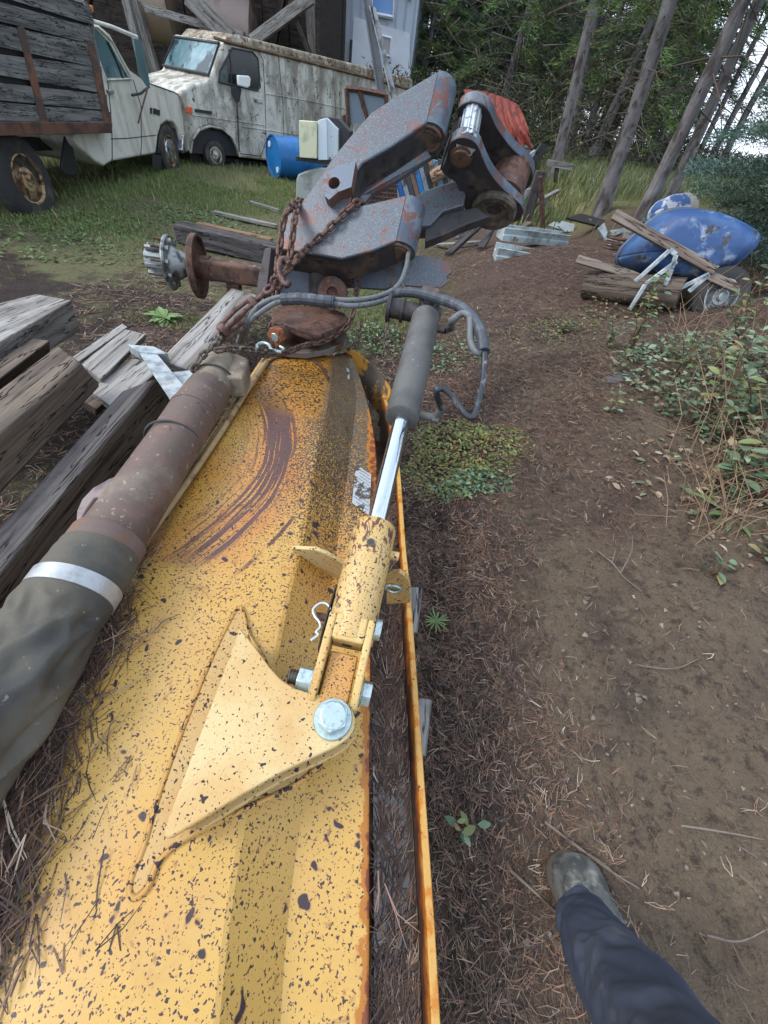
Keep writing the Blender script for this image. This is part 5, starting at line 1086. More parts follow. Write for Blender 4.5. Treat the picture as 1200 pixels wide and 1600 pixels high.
for l in ([(543,142),(560,144),(570,192),(545,194)], [(564,144),(600,150),(603,186),(574,180)]): MB().prism([Qp(*q) for q in l], (0, .04, 0)).build('sheet', surf('blue_grey_sheet', srgb(108, 122, 134), [dict(col=srgb(92, 70, 58), scale=3, lo=.6, hi=.68)], rough=.6), pan)
for l in ([(541,138),(562,140),(603,148)], [(541,138),(545,196)], [(561,140),(575,190)], [(603,148),(606,190)], [(537,180),(538,196)]): MB().tube([Qp(*q, .04) for q in l], .045, 4).build('frame_rail', M_rust, pan)
for l in ((545,194),(606,190)): MB().cyl(Qp(*l), Vector((Qp(*l).x, Qp(*l).y, 0)), .03).build('frame_leg', M_rust, pan)
yq = yp + 1.4; Qq = lambda x, y, o=0.0: PY(x, y, yq - o)
for k, (a, b, w_, lab) in enumerate((((590,146),(564,-16),.20,'tall leaning grey steel channel post behind the van, the thicker of two'), ((611,150),(577,10),.14,'thin perforated steel post leaning just right of the thicker one'))):
    p, q = Qq(*b), Qq(*a); q = q + (q - p).normalized() * (q.z / max((p - q).normalized().z, .1)); s_ = Vector((w_, 0, 0))
    m = MB(); m.prism([p, p + s_, q + s_, q], (0, .03, 0)); m.prism([p, q, q + s_ * .18, p + s_ * .18], (0, -.08, 0)); o = m.build('steel_post', surf('grey_channel_%d' % k if 0 else ('grey_channel_steel' if k == 0 else 'pale_channel_steel'), srgb(108, 112, 116) if k == 0 else srgb(160, 166, 170), [dict(col=srgb(80, 70, 64), scale=4, lo=.5, hi=.7)], rough=.6), None); tag(o, lab, 'steel post')
# rack of painted slats under the arm
ys = 4.6; Qs = lambda x, y, o=0.0: PY(x, y, ys - o)
rack = thing('slat_stack', Qs(640, 320), 'stack of thin blue, white and brown painted slats seen through the steel fork', 'slat stack')
sc_ = [srgb(168,178,182), srgb(104,84,68), srgb(150,166,178), srgb(40,104,170), srgb(140,150,158), srgb(60,66,76), srgb(116,92,74), srgb(34,110,176), srgb(120,132,140), srgb(36,40,48), srgb(140,110,80), srgb(90,140,176), srgb(52,58,60), srgb(128,120,104), srgb(60,96,110), srgb(70,60,52)]
smat = [surf('slat_paint', c_, [dict(col=srgb(70, 62, 56), scale=12, lo=.52, hi=.66)], rough=.7) for c_ in sc_]
for k in range(16):
    x = 588 + k * 8.0; a, b = Qs(x, 262 - k * 1.1), Qs(x + 22, 336 + k * .5)
    MB().prism([a, a + Vector((.045, 0, 0)), b + Vector((.045, 0, 0)), b], (0, .05, 0)).build('slat', smat[k], rack)
MB().tube([Qs(674, 278, .06), Qs(708, 258, .06)], .05, 10).build('log_end', M_wt, rack)
cr_ = thing('wire_crate', Qs(590, 300), 'rusty wire mesh crate half hidden inside the bend of the steel arm', 'crate')
m = MB()
for k in range(9): m.tube([Qs(566 + k * 6, 262, .3), Qs(570 + k * 6, 322, .3)], .006, 4)
for k in range(9): m.tube([Qs(564, 264 + k * 7, .3), Qs(620, 268 + k * 7, .3)], .006, 4)
m.build('wire_mesh', M_rust, cr_)
MB().prism([Qs(*q, .1) for q in ((560,262),(618,268),(622,326),(566,322))], (0, .02, 0)).build('back_sheet', M_dark, cr_)
yt = 15.0; Qt = lambda x, y, o=0.0: PY(x, y, yt - o)
# assorted posts and scrap right of the crank
def pole(x0, y0, x1, y1, w_, mat, label, name='post', cat='post', group=None, lift=0):
    a = G(x0, y0) + Vector((0, 0, lift)); b = PY(x1, y1, a.y); d = b - a; s_ = d.cross(Vector((0, 1, 0))).normalized() * w_
    return beamw([a - s_ / 2, a + s_ / 2, a + s_ / 2 + Vector((0, w_, 0)), a - s_ / 2 + Vector((0, w_, 0))], [b - s_ / 2, b + s_ / 2, b + s_ / 2 + Vector((0, w_, 0)), b - s_ / 2 + Vector((0, w_, 0))], mat, label, group, name, .005, cat)
pole(822, 350, 846, 268, .16, M_wk, 'short black leaning post right of the crank')
pole(849, 362, 845, 276, .07, M_rust, 'thin rusty upright stake beside the black leaning post', 'stake', 'stake')
pole(868, 285, 872, 252, .10, M_wb, 'small brown post holding a grey rail in front of the pines')
o = beamw([PY(856, 249, G(868,285).y - .1), PY(856, 249, G(868,285).y - .1) + Vector((0, 0, -.12)), PY(856, 249, G(868,285).y) + Vector((0, 0, -.12)), PY(856, 249, G(868,285).y)], [PY(897, 256, G(868,285).y - .1), PY(897, 256, G(868,285).y - .1) + Vector((0, 0, -.12)), PY(897, 256, G(868,285).y) + Vector((0, 0, -.12)), PY(897, 256, G(868,285).y)], M_wg, 'short grey rail nailed across the small brown post', None, 'wood_rail', .005, 'rail')
ymm = G(822, 350).y + .6; Qm = lambda x, y, o=0.0: PY(x, y, ymm - o)
for l, mt, lab in (([(818,262),(846,224),(858,228),(832,268)], M_dark, 'dark blue ridged plastic part leaning on the scrap heap'), ([(824,244),(836,234),(842,238),(828,250)], M_galv, 'small white plastic piece on the scrap heap'), ([(806,262),(822,240),(828,246),(812,270)], M_wg, 'grey slat leaning on the scrap heap behind the crank'), ([(812,300),(836,292),(840,300),(814,310)], M_galv, 'bent pale sheet low in the scrap heap behind the crank')):
    o = MB().prism([Qm(*q) for q in l], (0, .12, 0)).build('scrap_piece', mt, None, bevel=.006); tag(o, lab, 'scrap')
for x0, y0, x1, y1, mt, lab in ((700,400,752,352,M_wk,'black board end lying under the crank, left one'), (750,392,772,352,M_wk,'black board end standing nearly upright under the crank'), (712,372,738,350,M_galv,'thin pale strip between the black boards under the crank')):
    a, b = G(x0, y0), G(x0, y0); b = PY(x1, y1, a.y + .5); s_ = Vector((.10, 0, 0)); o = beamw([a - s_ / 2, a + s_ / 2, a + s_ / 2 + Vector((0, 0, .05)), a - s_ / 2 + Vector((0, 0, .05))], [b - s_ / 2, b + s_ / 2, b + s_ / 2 + Vector((0, 0, .05)), b - s_ / 2 + Vector((0, 0, .05))], mt, lab, None, 'board', .004, 'board')
beamg(682, 384, 762, 379, .10, .03, M_wg, 'grey board lying flat below the crank', cat='board', name='board')
for k, (x0, y0, x1, y1, mt, lab) in enumerate(((832,322,872,300,M_wg,'grey slat lying across the scrap heap right of the rusty stake'), (806,345,840,318,M_rust,'rusty bar end at the foot of the black leaning post'), (858,330,836,296,M_wk,'dark offcut leaning low against the rusty stake'), (790,372,826,352,M_wb,'short brown offcut on the dirt below the scrap heap'))):
    a = G(x0, y0); b = PY(x1, y1, a.y + .3); s_ = Vector((.05, 0, 0)); u_ = Vector((0, 0, .05)); beamw([a - s_, a + s_, a + s_ + u_, a - s_ + u_], [b - s_, b + s_, b + s_ + u_, b - s_ + u_], mt, lab, None, 'offcut', .004, 'scrap')
o = MB().lathe(Qt(808, 262, 1.0), (0, 0, 1), [(0, .25), (.15, .42), (.35, .5), (.36, .46), (.15, .36), (.05, .1)], 20).build('rusty_basin', M_rust, None, smooth=40); tag(o, 'rusty round basin lying in front of the red tarpaulin', 'basin')
o = MB().prism([Qt(x, y, -.6) for x, y in ((790,218),(818,214),(830,222),(834,232),(790,232))], (0, 1.2, 0)).build('white_cover', surf('white_plastic_cover', srgb(196, 204, 208), rough=.5), None, bevel=.05); tag(o, 'white plastic cover glimpsed beside the red tarpaulin', 'cover')
# galvanised channels on the ground
M_chan = surf('pale_galvanised_channel', srgb(176, 188, 190), [dict(col=srgb(128, 138, 138), scale=6, lo=.45, hi=.65), dict(col=srgb(120, 104, 88), scale=9, lo=.62, hi=.7)], rough=.5, metal=.3)
def channel(x0, y0, x1, y1, w_, h_, lift, label, back=0):
    a, b = G(x0, y0), G(x1, y1); b.z = a.z; a = a + Vector((0, back, lift)); b = b + Vector((0, back, lift)); d = (b - a).normalized(); s_ = d.cross(Vector((0, 0, 1))).normalized(); s_ = -s_ if s_.y < 0 else s_; u = Vector((0, 0, 1)); m = MB()
    pr = [(0, 0), (w_, 0), (w_, h_), (w_ - .01, h_), (w_ - .01, h_ * .55), (w_ * .6, h_ * .55), (w_ * .55, h_ * .8), (w_ * .3, h_ * .8), (.012, h_), (0, h_ * .98), (.02, h_ * .5), (0, h_ * .45)]
    m.prism([a + s_ * p_ + u * q_ for p_, q_ in pr], b - a); o = m.build('steel_channel', M_chan, None, bevel=.003); return tag(o, label, 'steel channel', 'galvanised channels on the dirt')
channel(773, 410, 882, 393, .30, .16, 0, 'lower galvanised channel lying directly on the dirt'); channel(778, 404, 890, 386, .22, .14, .17, 'upper galvanised channel stacked on the other one', .12)
for q, lab, mt in (([(856,352),(866,346),(880,350),(874,358)], 'small curved pale scrap at the left of the scrap row', M_chan), ([(872,352),(878,345),(898,350),(896,362),(882,362)], 'bent pale scrap plate in the middle of the scrap row', M_chan), ([(934,356),(944,348),(950,362),(946,374)], 'upright pale scrap shard next to the yellow edged panel', M_chan), ([(944,372),(956,365),(967,376),(952,385)], 'square pale scrap piece lying nearest the wheelbarrow', M_chan), ([(953,360),(984,354),(980,362),(960,368)], 'long pale scrap strip ending at the barrow handle', M_chan), ([(972,380),(978,358),(990,362),(982,382)], 'pale wood scrap standing by the barrow handle', M_wg)):
    b_ = G(sum(x for x, _ in q) / len(q), max(y for _, y in q)); nn = Vector((.1, -.75, .65)).normalized(); o = MB().prism([PL(x, y, b_, nn) for x, y in q], -nn * .03).build('scrap_plate', mt, None, bevel=.003); tag(o, lab, 'scrap')
b_ = G(930, 356); nn = Vector((.05, -.45, .9)).normalized(); o = MB().prism([PL(x, y, b_ + Vector((0, 0, .1)), nn) for x, y in ((885,340),(908,333),(968,350),(950,356))], -nn * .03).build('plywood', surf('dark_panel_face', srgb(40, 38, 36), [dict(col=srgb(150, 140, 90), scale=3, lo=.58, hi=.64)], rough=.6), None, bevel=.003); tag(o, 'thin dark panel with yellowish edge propped on the dirt in front of the pines', 'panel')
# red tarp covered load far back
rows_ = []
for j in range(26):
    t = j / 25; r_ = []
    for i in range(30):
        s_ = i / 29; x = 726 + s_ * 92 + 14 * t; y = 138 + 92 * t + 26 * s_ ** 2 * (1 - t) + 4 * math.sin(s_ * 30 + t * 3) * t
        p = Qt(x, y); p.y += .9 * (1 - math.sin(math.pi * min(1, t * 1.1 + .0)) ) * .0 + 1.2 * (1 - t) ** 2 + .12 * math.sin(s_ * 46 + 3 * math.sin(t * 4)) ; r_.append(p)
    rows_.append(r_)
m = MB(); m.grid(rows_); o = m.build('tarpaulin', surf('faded_red_tarp', srgb(132, 58, 46), [dict(col=srgb(88, 38, 34), scale=1.4, lo=.45, hi=.65, stretch=(3, 3, 1))], rough=.7, bump=.3), None, smooth=180, solid=.03); tag(o, 'faded red tarpaulin draped over a load behind the pines', 'tarp')
MB_ = MB(); MB_.prism([Qt(x, y, -1) for x, y in ((740,170),(815,190),(812,260),(740,250))], (0, 1.5, 0)); o = MB_.build('covered_load', M_dark, None, bevel=.1); tag(o, 'dark load hidden under the red tarpaulin', 'load')
# ---- wheelbarrows
bg0 = G(1062, 470); bnn = (CAM - bg0).normalized(); bdist = None
C3 = lambda l: [(750 + x / 2.667, y / 2.667) for x, y in l]
bw = thing('wheelbarrow', bg0, 'blue wheelbarrow tipped on its side with grey wooden handles and scuffed paint', 'wheelbarrow')
bq0 = bg0 + Vector((0, .35, .45)); bpn = Vector((-.25, -.93, .25)).normalized()
W3 = lambda x, y, o=0.0: PL(750 + x / 2.667, y / 2.667, bq0 + bpn * o, bpn)
rim = [(570,1076),(590,1035),(640,985),(700,930),(765,888),(835,874),(920,882),(1010,905),(1085,940),(1132,975),(1142,1000),(1120,1045),(1050,1108),(960,1145),(880,1188),(790,1182),(690,1160),(610,1128),(578,1100)]
M_bar_b = surf('scuffed_blue_tub_paint', srgb(38, 70, 116), [dict(col=srgb(62, 96, 140), scale=4, lo=.45, hi=.68), dict(col=srgb(150, 166, 182), scale=6, lo=.53, hi=.66, detail=9, dist=.6, fac=.75), dict(col=srgb(50, 46, 48), scale=6, lo=.56, hi=.62, detail=8), dict(col=srgb(96, 90, 84), scale=3, lo=.5, hi=.75, detail=8, fac=.6), dict(col=srgb(168, 176, 180), scale=2.2, lo=.56, hi=.7, add=[((1, 0, 0), bg0.x + .15, bg0.x + .8, .25)], fac=.55)], rough=.55, bump=.2)
m = MB(); rows_ = []
cx_, cy_ = 870, 1040
for t in np.linspace(0, 1, 9):
    k = 1 - .42 * t ** 1.6; o_ = .36 * math.sin(t * math.pi / 2); r_ = []
    for x, y in spline([Vector((x, y, 0)) for x, y in rim], 3, True) and [(v.x, v.y) for v in spline([Vector((x, y, 0)) for x, y in rim], 3, True)]:
        px_, py_ = cx_ + (x - cx_) * 1.0, cy_ + (y - cy_) * 1.0; p = W3(px_, py_, 0); c0_ = W3(cx_ + 10, cy_ + 10, 0); r_.append(c0_ + (p - c0_) * k + bpn * (o_ + .022 * mnoise.noise(p * 3.1) + .010 * mnoise.noise(p * 9)))
    r_.append(r_[0]); rows_.append(r_)
m.grid(rows_); n0 = len(m.v); m.add([W3(cx_ + 10, cy_ + 10, 0) + bpn * .365], []); n_ = len(rows_[0]); base_ = (len(rows_) - 1) * n_
m.f += [[base_ + j, base_ + j + 1, n0] for j in range(n_ - 1)]
m.build('tub', M_bar_b, bw, smooth=180, solid=.006)
MB().tube([W3(x, y, 0) for x, y in [(v.x, v.y) for v in spline([Vector((x, y, 0)) for x, y in rim], 3, True)]], .019, 8, closed=True).build('tub_rim', surf('worn_rim_steel', srgb(70, 84, 104), [dict(col=srgb(110, 80, 60), scale=6, lo=.5, hi=.6)], rough=.5, metal=.3), bw, smooth=60)
def bar3(pts, w_, mat, nm, off=.45, t_=None, par=None):
    p = [W3(x, y, off if not isinstance(off, (list, tuple)) else off[i]) for i, (x, y) in enumerate(pts)]
    for i in range(len(p) - 1):
        d = (p[i + 1] - p[i]).normalized(); s_ = d.cross(bpn).normalized() * w_ / 2; th_ = -bpn * (t_ or w_)
        beamw([p[i] - s_, p[i] + s_, p[i] + s_ + th_, p[i] - s_ + th_], [p[i + 1] - s_, p[i + 1] + s_, p[i + 1] + s_ + th_, p[i + 1] - s_ + th_], mat, None, name=nm, parent=bw, bev=.006)
M_hnd = wood('grey_barrow_handle', srgb(140, 130, 120), srgb(112, 100, 92), srgb(84, 58, 48))
bar3([(560,890),(985,1128)], .065, M_hnd, 'handle'); bar3([(940,1140),(1080,1202)], .06, M_hnd, 'handle', .43)
bar3([(405,1078),(620,1140),(810,1222)], .06, M_hnd, 'handle', .30)
for l in ([(645,1176),(792,1042)], [(792,1040),(818,1062),(800,1120),(772,1192)], [(628,1286),(690,1185),(822,1088)], [(830,1204),(958,1142)], [(870,1216),(958,1142)]): bar3(l, .035, M_galv, 'leg_brace', .48, .012)
wc = W3(1010, 1235, .38); wheel(bw, wc, (bpn + Vector((.25, 0, .1))), .21, .10, M_galv)
b2 = G(1040, 372) + Vector((.1, .6, .25)); b2n = Vector((-.1, -.9, .4)).normalized()
o = thing('barrow_tub', b2, 'second blue tub with flaking white paint, upended behind the wheelbarrow', 'tub')
r2 = [PL(750 + x / 2.667, y / 2.667, b2, b2n) for x, y in [(700,900),(715,868),(745,840),(790,825),(830,828),(850,850),(852,885),(848,930),(760,950),(705,940)]]
r2s = spline(r2, 3, True); c_ = sum(r2s, Vector()) / len(r2s); rows_ = [[c_ + (p - c_) * (1 - .35 * t ** 1.6) + b2n * .25 * math.sin(t * 1.57) for p in r2s + [r2s[0]]] for t in np.linspace(0, 1, 7)]
m = MB(); m.grid(rows_); n0 = len(m.v); m.add([c_ + b2n * .252], []); n_ = len(rows_[0]); m.f += [[6 * n_ + j, 6 * n_ + j + 1, n0] for j in range(n_ - 1)]
m.build('tub_shell', surf('flaking_blue_white_paint', srgb(60, 90, 144), [dict(col=srgb(166, 174, 184), scale=8, lo=.52, hi=.58, detail=6)], rough=.6), o, smooth=180, solid=.006)
MB().tube(r2s, .012, 8, closed=True).build('tub_rim', M_galv, o, smooth=60)
a, b = G(908, 462) + Vector((0, 0, .10)), G(1050, 480) + Vector((0, 0, .10)); m = MB(); pts = [a.lerp(b, t) for t in np.linspace(0, 1, 12)]; rr = [.115 + .012 * mnoise.noise(Vector((i * 1.7, 3, 0))) for i in range(12)]
m.tube([Vector((0, 0, 0)) + Vector(((p - a).length, 0, 0)) for p in pts], rr, 18); log = m.build('split_log', M_wb, None, smooth=40); dd = (b - a).normalized(); s_ = Vector((0, 0, 1)).cross(dd).normalized(); u_ = dd.cross(s_)
log.matrix_basis = Matrix(((dd.x, s_.x, u_.x, a.x), (dd.y, s_.y, u_.y, a.y), (dd.z, s_.z, u_.z, a.z), (0, 0, 0, 1))); tag(log, 'split grey brown log lying under the wheelbarrow handle', 'log')
cc = G(935, 440) + Vector((0, 0, .26))
for k in range(1): 
    m = MB(); m.tube([cc + Vector((math.cos(a_) * (.10 + .004 * (a_ % 3)), math.sin(a_) * .10, .006 * a_)) for a_ in np.linspace(0, 6 * math.pi, 70)], .011, 6); o = m.build('rusty_coil', M_rust, None, smooth=60); tag(o, 'small coil of rusty wire resting on the split log', 'coil')
o = MB().lathe(G(1072, 352) + Vector((0, .4, .0)), (0, 0, 1), [(0, .2), (.1, .24), (.25, .17), (.32, .05)], 9).build('boulder', surf('grey_boulder', srgb(140, 138, 132), rough=.9, bump=.6), None, smooth=180); tag(o, 'pale round stone behind the wheelbarrow next to the spruce', 'stone')
# bark slab on the path
bk = G(972, 590); o = MB().prism([PL(x, y, bk + Vector((0, 0, .03)), Vector((0, -.2, 1))) for x, y in ((948,589),(960,583),(978,581),(994,577),(992,584),(980,594),(962,598),(950,596))], (0, 0, -.03)).build('bark_piece', M_wk, None, bevel=.006); tag(o, 'dark slab of bark lying on the path near the weeds', 'bark')
# ================================================================ trees
M_bark = surf('grey_pine_bark', srgb(108, 105, 106), [dict(col=srgb(66, 60, 58), scale=9, lo=.45, hi=.62, stretch=(1, 1, .35), detail=6), dict(col=srgb(140, 140, 142), scale=3, lo=.5, hi=.72, fac=.6), dict(col=srgb(50, 42, 38), scale=5, lo=.62, hi=.7, fac=.8)], rough=.95, bump=1.0, bscale=34, bdist=.02, bstretch=(1, 1, .4))
M_twig = surf('dead_twig', srgb(84, 74, 66), rough=.9)
M_leaf = vcol('conifer_needles', .65, .25, .12)
def add_tris(P0, D, W, N, rnd):       # triangles: base point, direction*len, width vector
    n = len(P0); v = np.empty((n, 3, 3)); v[:, 0] = P0 - W * .5; v[:, 1] = P0 + W * .5; v[:, 2] = P0 + D
    return v
def unit(a): return a / np.maximum(np.linalg.norm(a, axis=1, keepdims=True), 1e-9)
def conifer(seed, H, c0, Rm, nb, per, base, nl=.11, nw=.022, droop=.18, shape=1.0, asym=None, updir=0.0, spread=.32, tip=(.9, 1.1, .7), bt=1.0):
    r = np.random.RandomState(seed); tri = []; col = []; wood_ = MB()
    for b in range(nb):
        z = c0 + (H - c0) * (b + r.uniform()) / nb; t = (z - c0) / (H - c0)
        L = Rm * ((1 - t) ** shape) * r.uniform(.62, 1.1) + .12
        az = b * 2.399 + r.uniform(-.4, .4); dx = np.array([math.cos(az), math.sin(az), 0.0]); dl = np.array([-dx[1], dx[0], 0])
        lift = r.uniform(-.05, .25) + .5 * t; pts = []
        for q in np.linspace(0, 1, 6): pts.append(np.array([0, 0, z]) + dx * L * q + np.array([0, 0, L * (lift * q - droop * q * q * 1.6)]))
        pts = np.array(pts); wood_.tube([Vector(p) for p in pts[::1]], [(.005 + .010 * L * (1 - i / 5.5)) * bt for i in range(6)], 4, caps=False)
        k = int(per * (L / Rm) ** 1.3) + 6; q = r.uniform(.12, 1.0, k) ** .8; s = q * 5; i = np.minimum(s.astype(int), 4); f = (s - i)[:, None]; p0 = pts[i] * (1 - f) + pts[i + 1] * f
        lat = r.uniform(-1, 1, k) * L * spread * (1.15 - q); p0 = p0 + dl * lat[:, None] + dx * (np.abs(lat) * .5)[:, None] + np.array([0, 0, 1.0]) * (-np.abs(lat) * droop)[:, None] + r.normal(0, .02 * L + .012, (k, 3))
        d = unit(dx * .9 + dl * (np.sign(lat) * .7)[:, None] + r.normal(0, .45, (k, 3)) + np.array([0, 0, updir])) * (nl * r.uniform(.6, 1.4, k))[:, None]
        w_ = unit(np.cross(d, r.normal(0, 1, (k, 3)))) * (nw * r.uniform(.7, 1.4, k))[:, None]
        tri.append(add_tris(p0, d, w_, None, r)); cb_ = np.array(base) * r.uniform(.65, 1.35) * np.array([r.uniform(.9, 1.15), 1, r.uniform(.85, 1.1)])
        c = np.repeat((cb_[None] * r.uniform(.7, 1.35, (k, 1)) * (1 + (np.array(tip) - 1) * (q[:, None] > .8)))[:, None], 3, 1); col.append(c)
    v = np.concatenate(tri).reshape(-1, 3); c = np.concatenate(col).reshape(-1, 3)
    return v, np.arange(len(v)).reshape(-1, 3), c, wood_
def tree(name, loc, H, tr, crownargs, label, group=None, lean=(0, 0), cat='tree', trunk_top=None, branches=True):
    root = thing(name, loc, label, cat, group)
    v, f, c, wd = conifer(**crownargs)
    L = Vector(loc); lean = Vector((lean[0], lean[1], 0))
    n = 14; path = []; rad = []
    for i in range(n + 1):
        t = i / n; path.append(Vector((0, 0, H * t)) + lean * t + Vector((mnoise.noise(Vector((t * 3, L.x, 0))), mnoise.noise(Vector((t * 3, L.y, 5))), 0)) * .10 * math.sin(math.pi * min(1, t * 1.2))); rad.append(tr * (1 - .78 * t) * (1 + .35 * max(0, 1 - t * 22)))
    m = MB(); m.tube(path, rad, 14)
    if branches: m.add([p + lean * (p.z / H) for p in wd.v], wd.f)
    m.build('trunk', M_bark, root, smooth=60, local=True)
    v = v + np.outer(v[:, 2] / H, np.array(lean)); mesh_obj('crown', v, f, M_leaf, root, local=True, cols=c)
    return root
GRN = (.105, .150, .060); GRB = (.080, .140, .095); GRL = (.145, .200, .080)
def deadtwigs(root, trunk_h, r0, seed, n=40, L=.9, lean=(0, 0), H=1):
    r = random.Random(seed); m = MB()
    for i in range(n):
        z = r.uniform(.8, trunk_h); a = r.uniform(0, 6.28); l = r.uniform(.3, 1) * L; b = Vector((lean[0] * z / H, lean[1] * z / H, z)); d = Vector((math.cos(a), math.sin(a), r.uniform(-.5, .35)))
        p1 = b + d * l * .5 + Vector((0, 0, r.uniform(-.05, .05))); p2 = b + d * l + Vector((0, 0, -.2 * l)); m.tube([b, p1, p2], [.010, .006, .003], 4, caps=False)
        if r.random() < .7: m.tube([p1, p1 + Vector((math.cos(a + .8), math.sin(a + .8), r.uniform(-.3, .2))) * l * .4], [.005, .002], 3, caps=False)
    m.build('dead_branches', M_twig, root, local=True)
# front pines on the right
fronts = [((866,272),(930,0),20,'slender grey pine trunk leaning right, nearest to the scrap heap'), ((940,334),(1050,0),29,'grey pine trunk behind the scrap row, left of the barrow handle'), ((996,356),(1159,0),33,'thick grey pine trunk rising directly behind the wheelbarrow'), ((1044,318),(1168,40),34,'dark pine trunk behind and right of the thick grey pine')]
GP = 'tall pines at the edge of the yard'
for k, (b, t, w_, lab) in enumerate(fronts):
    p = G(*b); q = PY(*t, p.y); dz = q.z - p.z; Ht = 8.5; ln = ((q.x - p.x) / dz * Ht, 0); dpt = proj(p + Vector((0, 0, 1.2)))[2]
    tr = w_ * .5 * dpt / FPX * (.90, .84, .72, .55)[k]
    tt = tree('tall_pine', p - Vector((0, 0, .15)), Ht, tr, dict(seed=20 + k, H=Ht, c0=3.3, Rm=2.3, nb=70, per=420, base=GRN, nl=.16, nw=.018, droop=.35), lab, GP, lean=ln, cat='pine tree'); deadtwigs(tt, 4.2, tr, 50 + k, 34, 1.1, ln, Ht)
# green conifers in the middle
mids = [((640,232), 8.5, 2.3, 1.0, GRL, 'light green young conifer leaning over the steel arm, left of the others'), ((688,236), 9.0, 2.6, 1.6, GRB, 'bluish green conifer directly above the steel arm tip'), ((742,240), 9.5, 2.4, 2.0, GRN, 'tall green conifer just above the red tarpaulin'), ((795,236), 9.5, 2.5, 2.6, GRN, 'dark trunked conifer standing right of the red tarpaulin'), ((832,246), 9.5, 2.5, 2.8, GRB, 'thicker dark trunked conifer left of the slender grey pine'), ((612,205), 6.0, 1.5, .6, GRN, 'small pointed dark green conifer beside the pale house')]
for k, (b, H, Rm, c0, g, lab) in enumerate(mids):
    p = P(*b, .1) if k != 5 else P(*b, .1); p = Vector((p.x, p.y, float(TZ(p.x, p.y)) - .1))
    tt = tree('green_conifer', p, H, .17, dict(seed=40 + k, H=H, c0=c0, Rm=Rm, nb=130, per=800, base=g, nl=.15, nw=.018, droop=.22, shape=.8), lab, 'green conifers behind the yard', lean=(.6, 0), cat='conifer'); deadtwigs(tt, c0 + 1, .1, 70 + k, 12, .8, (.6, 0), H)
# forest behind: four variants, copied
random.seed(11); protos = []
fpos = []
for k in range(64):
    x = random.uniform(-1.5, 24); y = random.uniform(17.5, 34)
    if x < 1.5 and y < 24: y += 8
    az = x / y
    if .395 < az < .475 or (.37 < az < .53 and random.random() < .4): continue
    fpos.append((x, y))
LABF = 'dark conifer among the dense stand at the back'
for k, (x, y) in enumerate(fpos):
    zz = float(TZ(x, y)) - .1
    if len(protos) < 4:
        H = (9.5, 11, 8.5, 10)[k]; tt = tree('forest_conifer', (x, y, zz), H, .16, dict(seed=80 + k, H=H, c0=(2.2, 3.2, 1.4, 2.6)[k], Rm=2.4, nb=70, per=230, base=GRB if k % 2 else GRN, nl=.24, nw=.030, droop=.3, shape=.7), LABF, 'conifers of the far stand', lean=(.5, 0), cat='conifer'); deadtwigs(tt, 4.5, .1, 90 + k, 50, 1.3, (.5, 0), H); protos.append(tt)
    else: dup(protos[k % 4], loc=(x, y, zz), rot=(0, 0, random.uniform(-.6, .6)), scale=(1, 1, random.uniform(.9, 1.2)))
# thin leaning trunks against the light on the right
for k, (b, t, w_) in enumerate((((1092,246),(1165,96),9), ((1112,250),(1185,108),10), ((1075,262),(1118,150),8), ((1136,240),(1200,116),11), ((1020,262),(1066,120),12), ((905,262),(950,90),12), ((965,270),(1000,130),11), ((884,262),(922,75),17), ((1006,276),(1040,150),9))):
    p = PY(*b, 19.0); p.z = float(TZ(p.x, p.y)) - .2; q = PY(*t, 19.0); Ht = 9.0; ln = ((q.x - p.x) / (q.z - p.z) * Ht, 0)
    tt = tree('thin_pine', p, Ht, w_ * .5 * 12 / FPX, dict(seed=120 + k, H=Ht, c0=4.6, Rm=1.8, nb=36, per=70, base=GRB, nl=.22, nw=.05, droop=.35), 'thin dark pine trunk silhouetted between the nearer pines', 'thin pines silhouetted behind the near pines', lean=ln, cat='pine tree'); deadtwigs(tt, 4.8, .05, 140 + k, 36, 1.0, ln, Ht)
# blue spruce on the right edge
p = G(1228, 424); tree('blue_spruce', p, 5.0, .09, dict(seed=7, H=5.0, c0=.05, Rm=1.32, nb=250, per=2300, bt=.4, base=(.090, .145, .115), nl=.040, nw=.009, droop=.12, shape=.6, spread=.40, updir=.35, tip=(1.4, 1.4, 1.45)), 'bushy blue green spruce at the right edge beside the wheelbarrow', cat='spruce')
# undergrowth thicket: one mass nobody could count
r = np.random.RandomState(3); n = 52000
x = r.uniform(-3, 26, n); y = r.uniform(15.5, 26, n); keep = ~((x / y > .60) & (x / y < .80) & (r.uniform(size=n) < .0)); z = TZ(x, y) + r.uniform(0, 1, n) ** 1.5 * np.where((x / y > .37), .8, 2.2)
p0 = np.stack([x, y, z], 1); d = unit(r.normal(0, 1, (n, 3))) * r.uniform(.08, .26, (n, 1)); w_ = unit(np.cross(d, r.normal(0, 1, (n, 3)))) * r.uniform(.02, .06, (n, 1))
v = add_tris(p0, d, w_, None, r).reshape(-1, 3); base = np.array([[.050, .058, .030], [.085, .072, .050], [.040, .052, .034], [.11, .115, .03]])[r.choice(4, n, p=[.4, .3, .22, .08])] * r.uniform(.6, 1.3, (n, 1))
o = mesh_obj('undergrowth', v, np.arange(len(v)).reshape(-1, 3), M_leaf, cols=np.repeat(base, 3, 0)); tag(o, 'tangled undergrowth and brush beneath the stand of pines', 'undergrowth', kind='stuff')
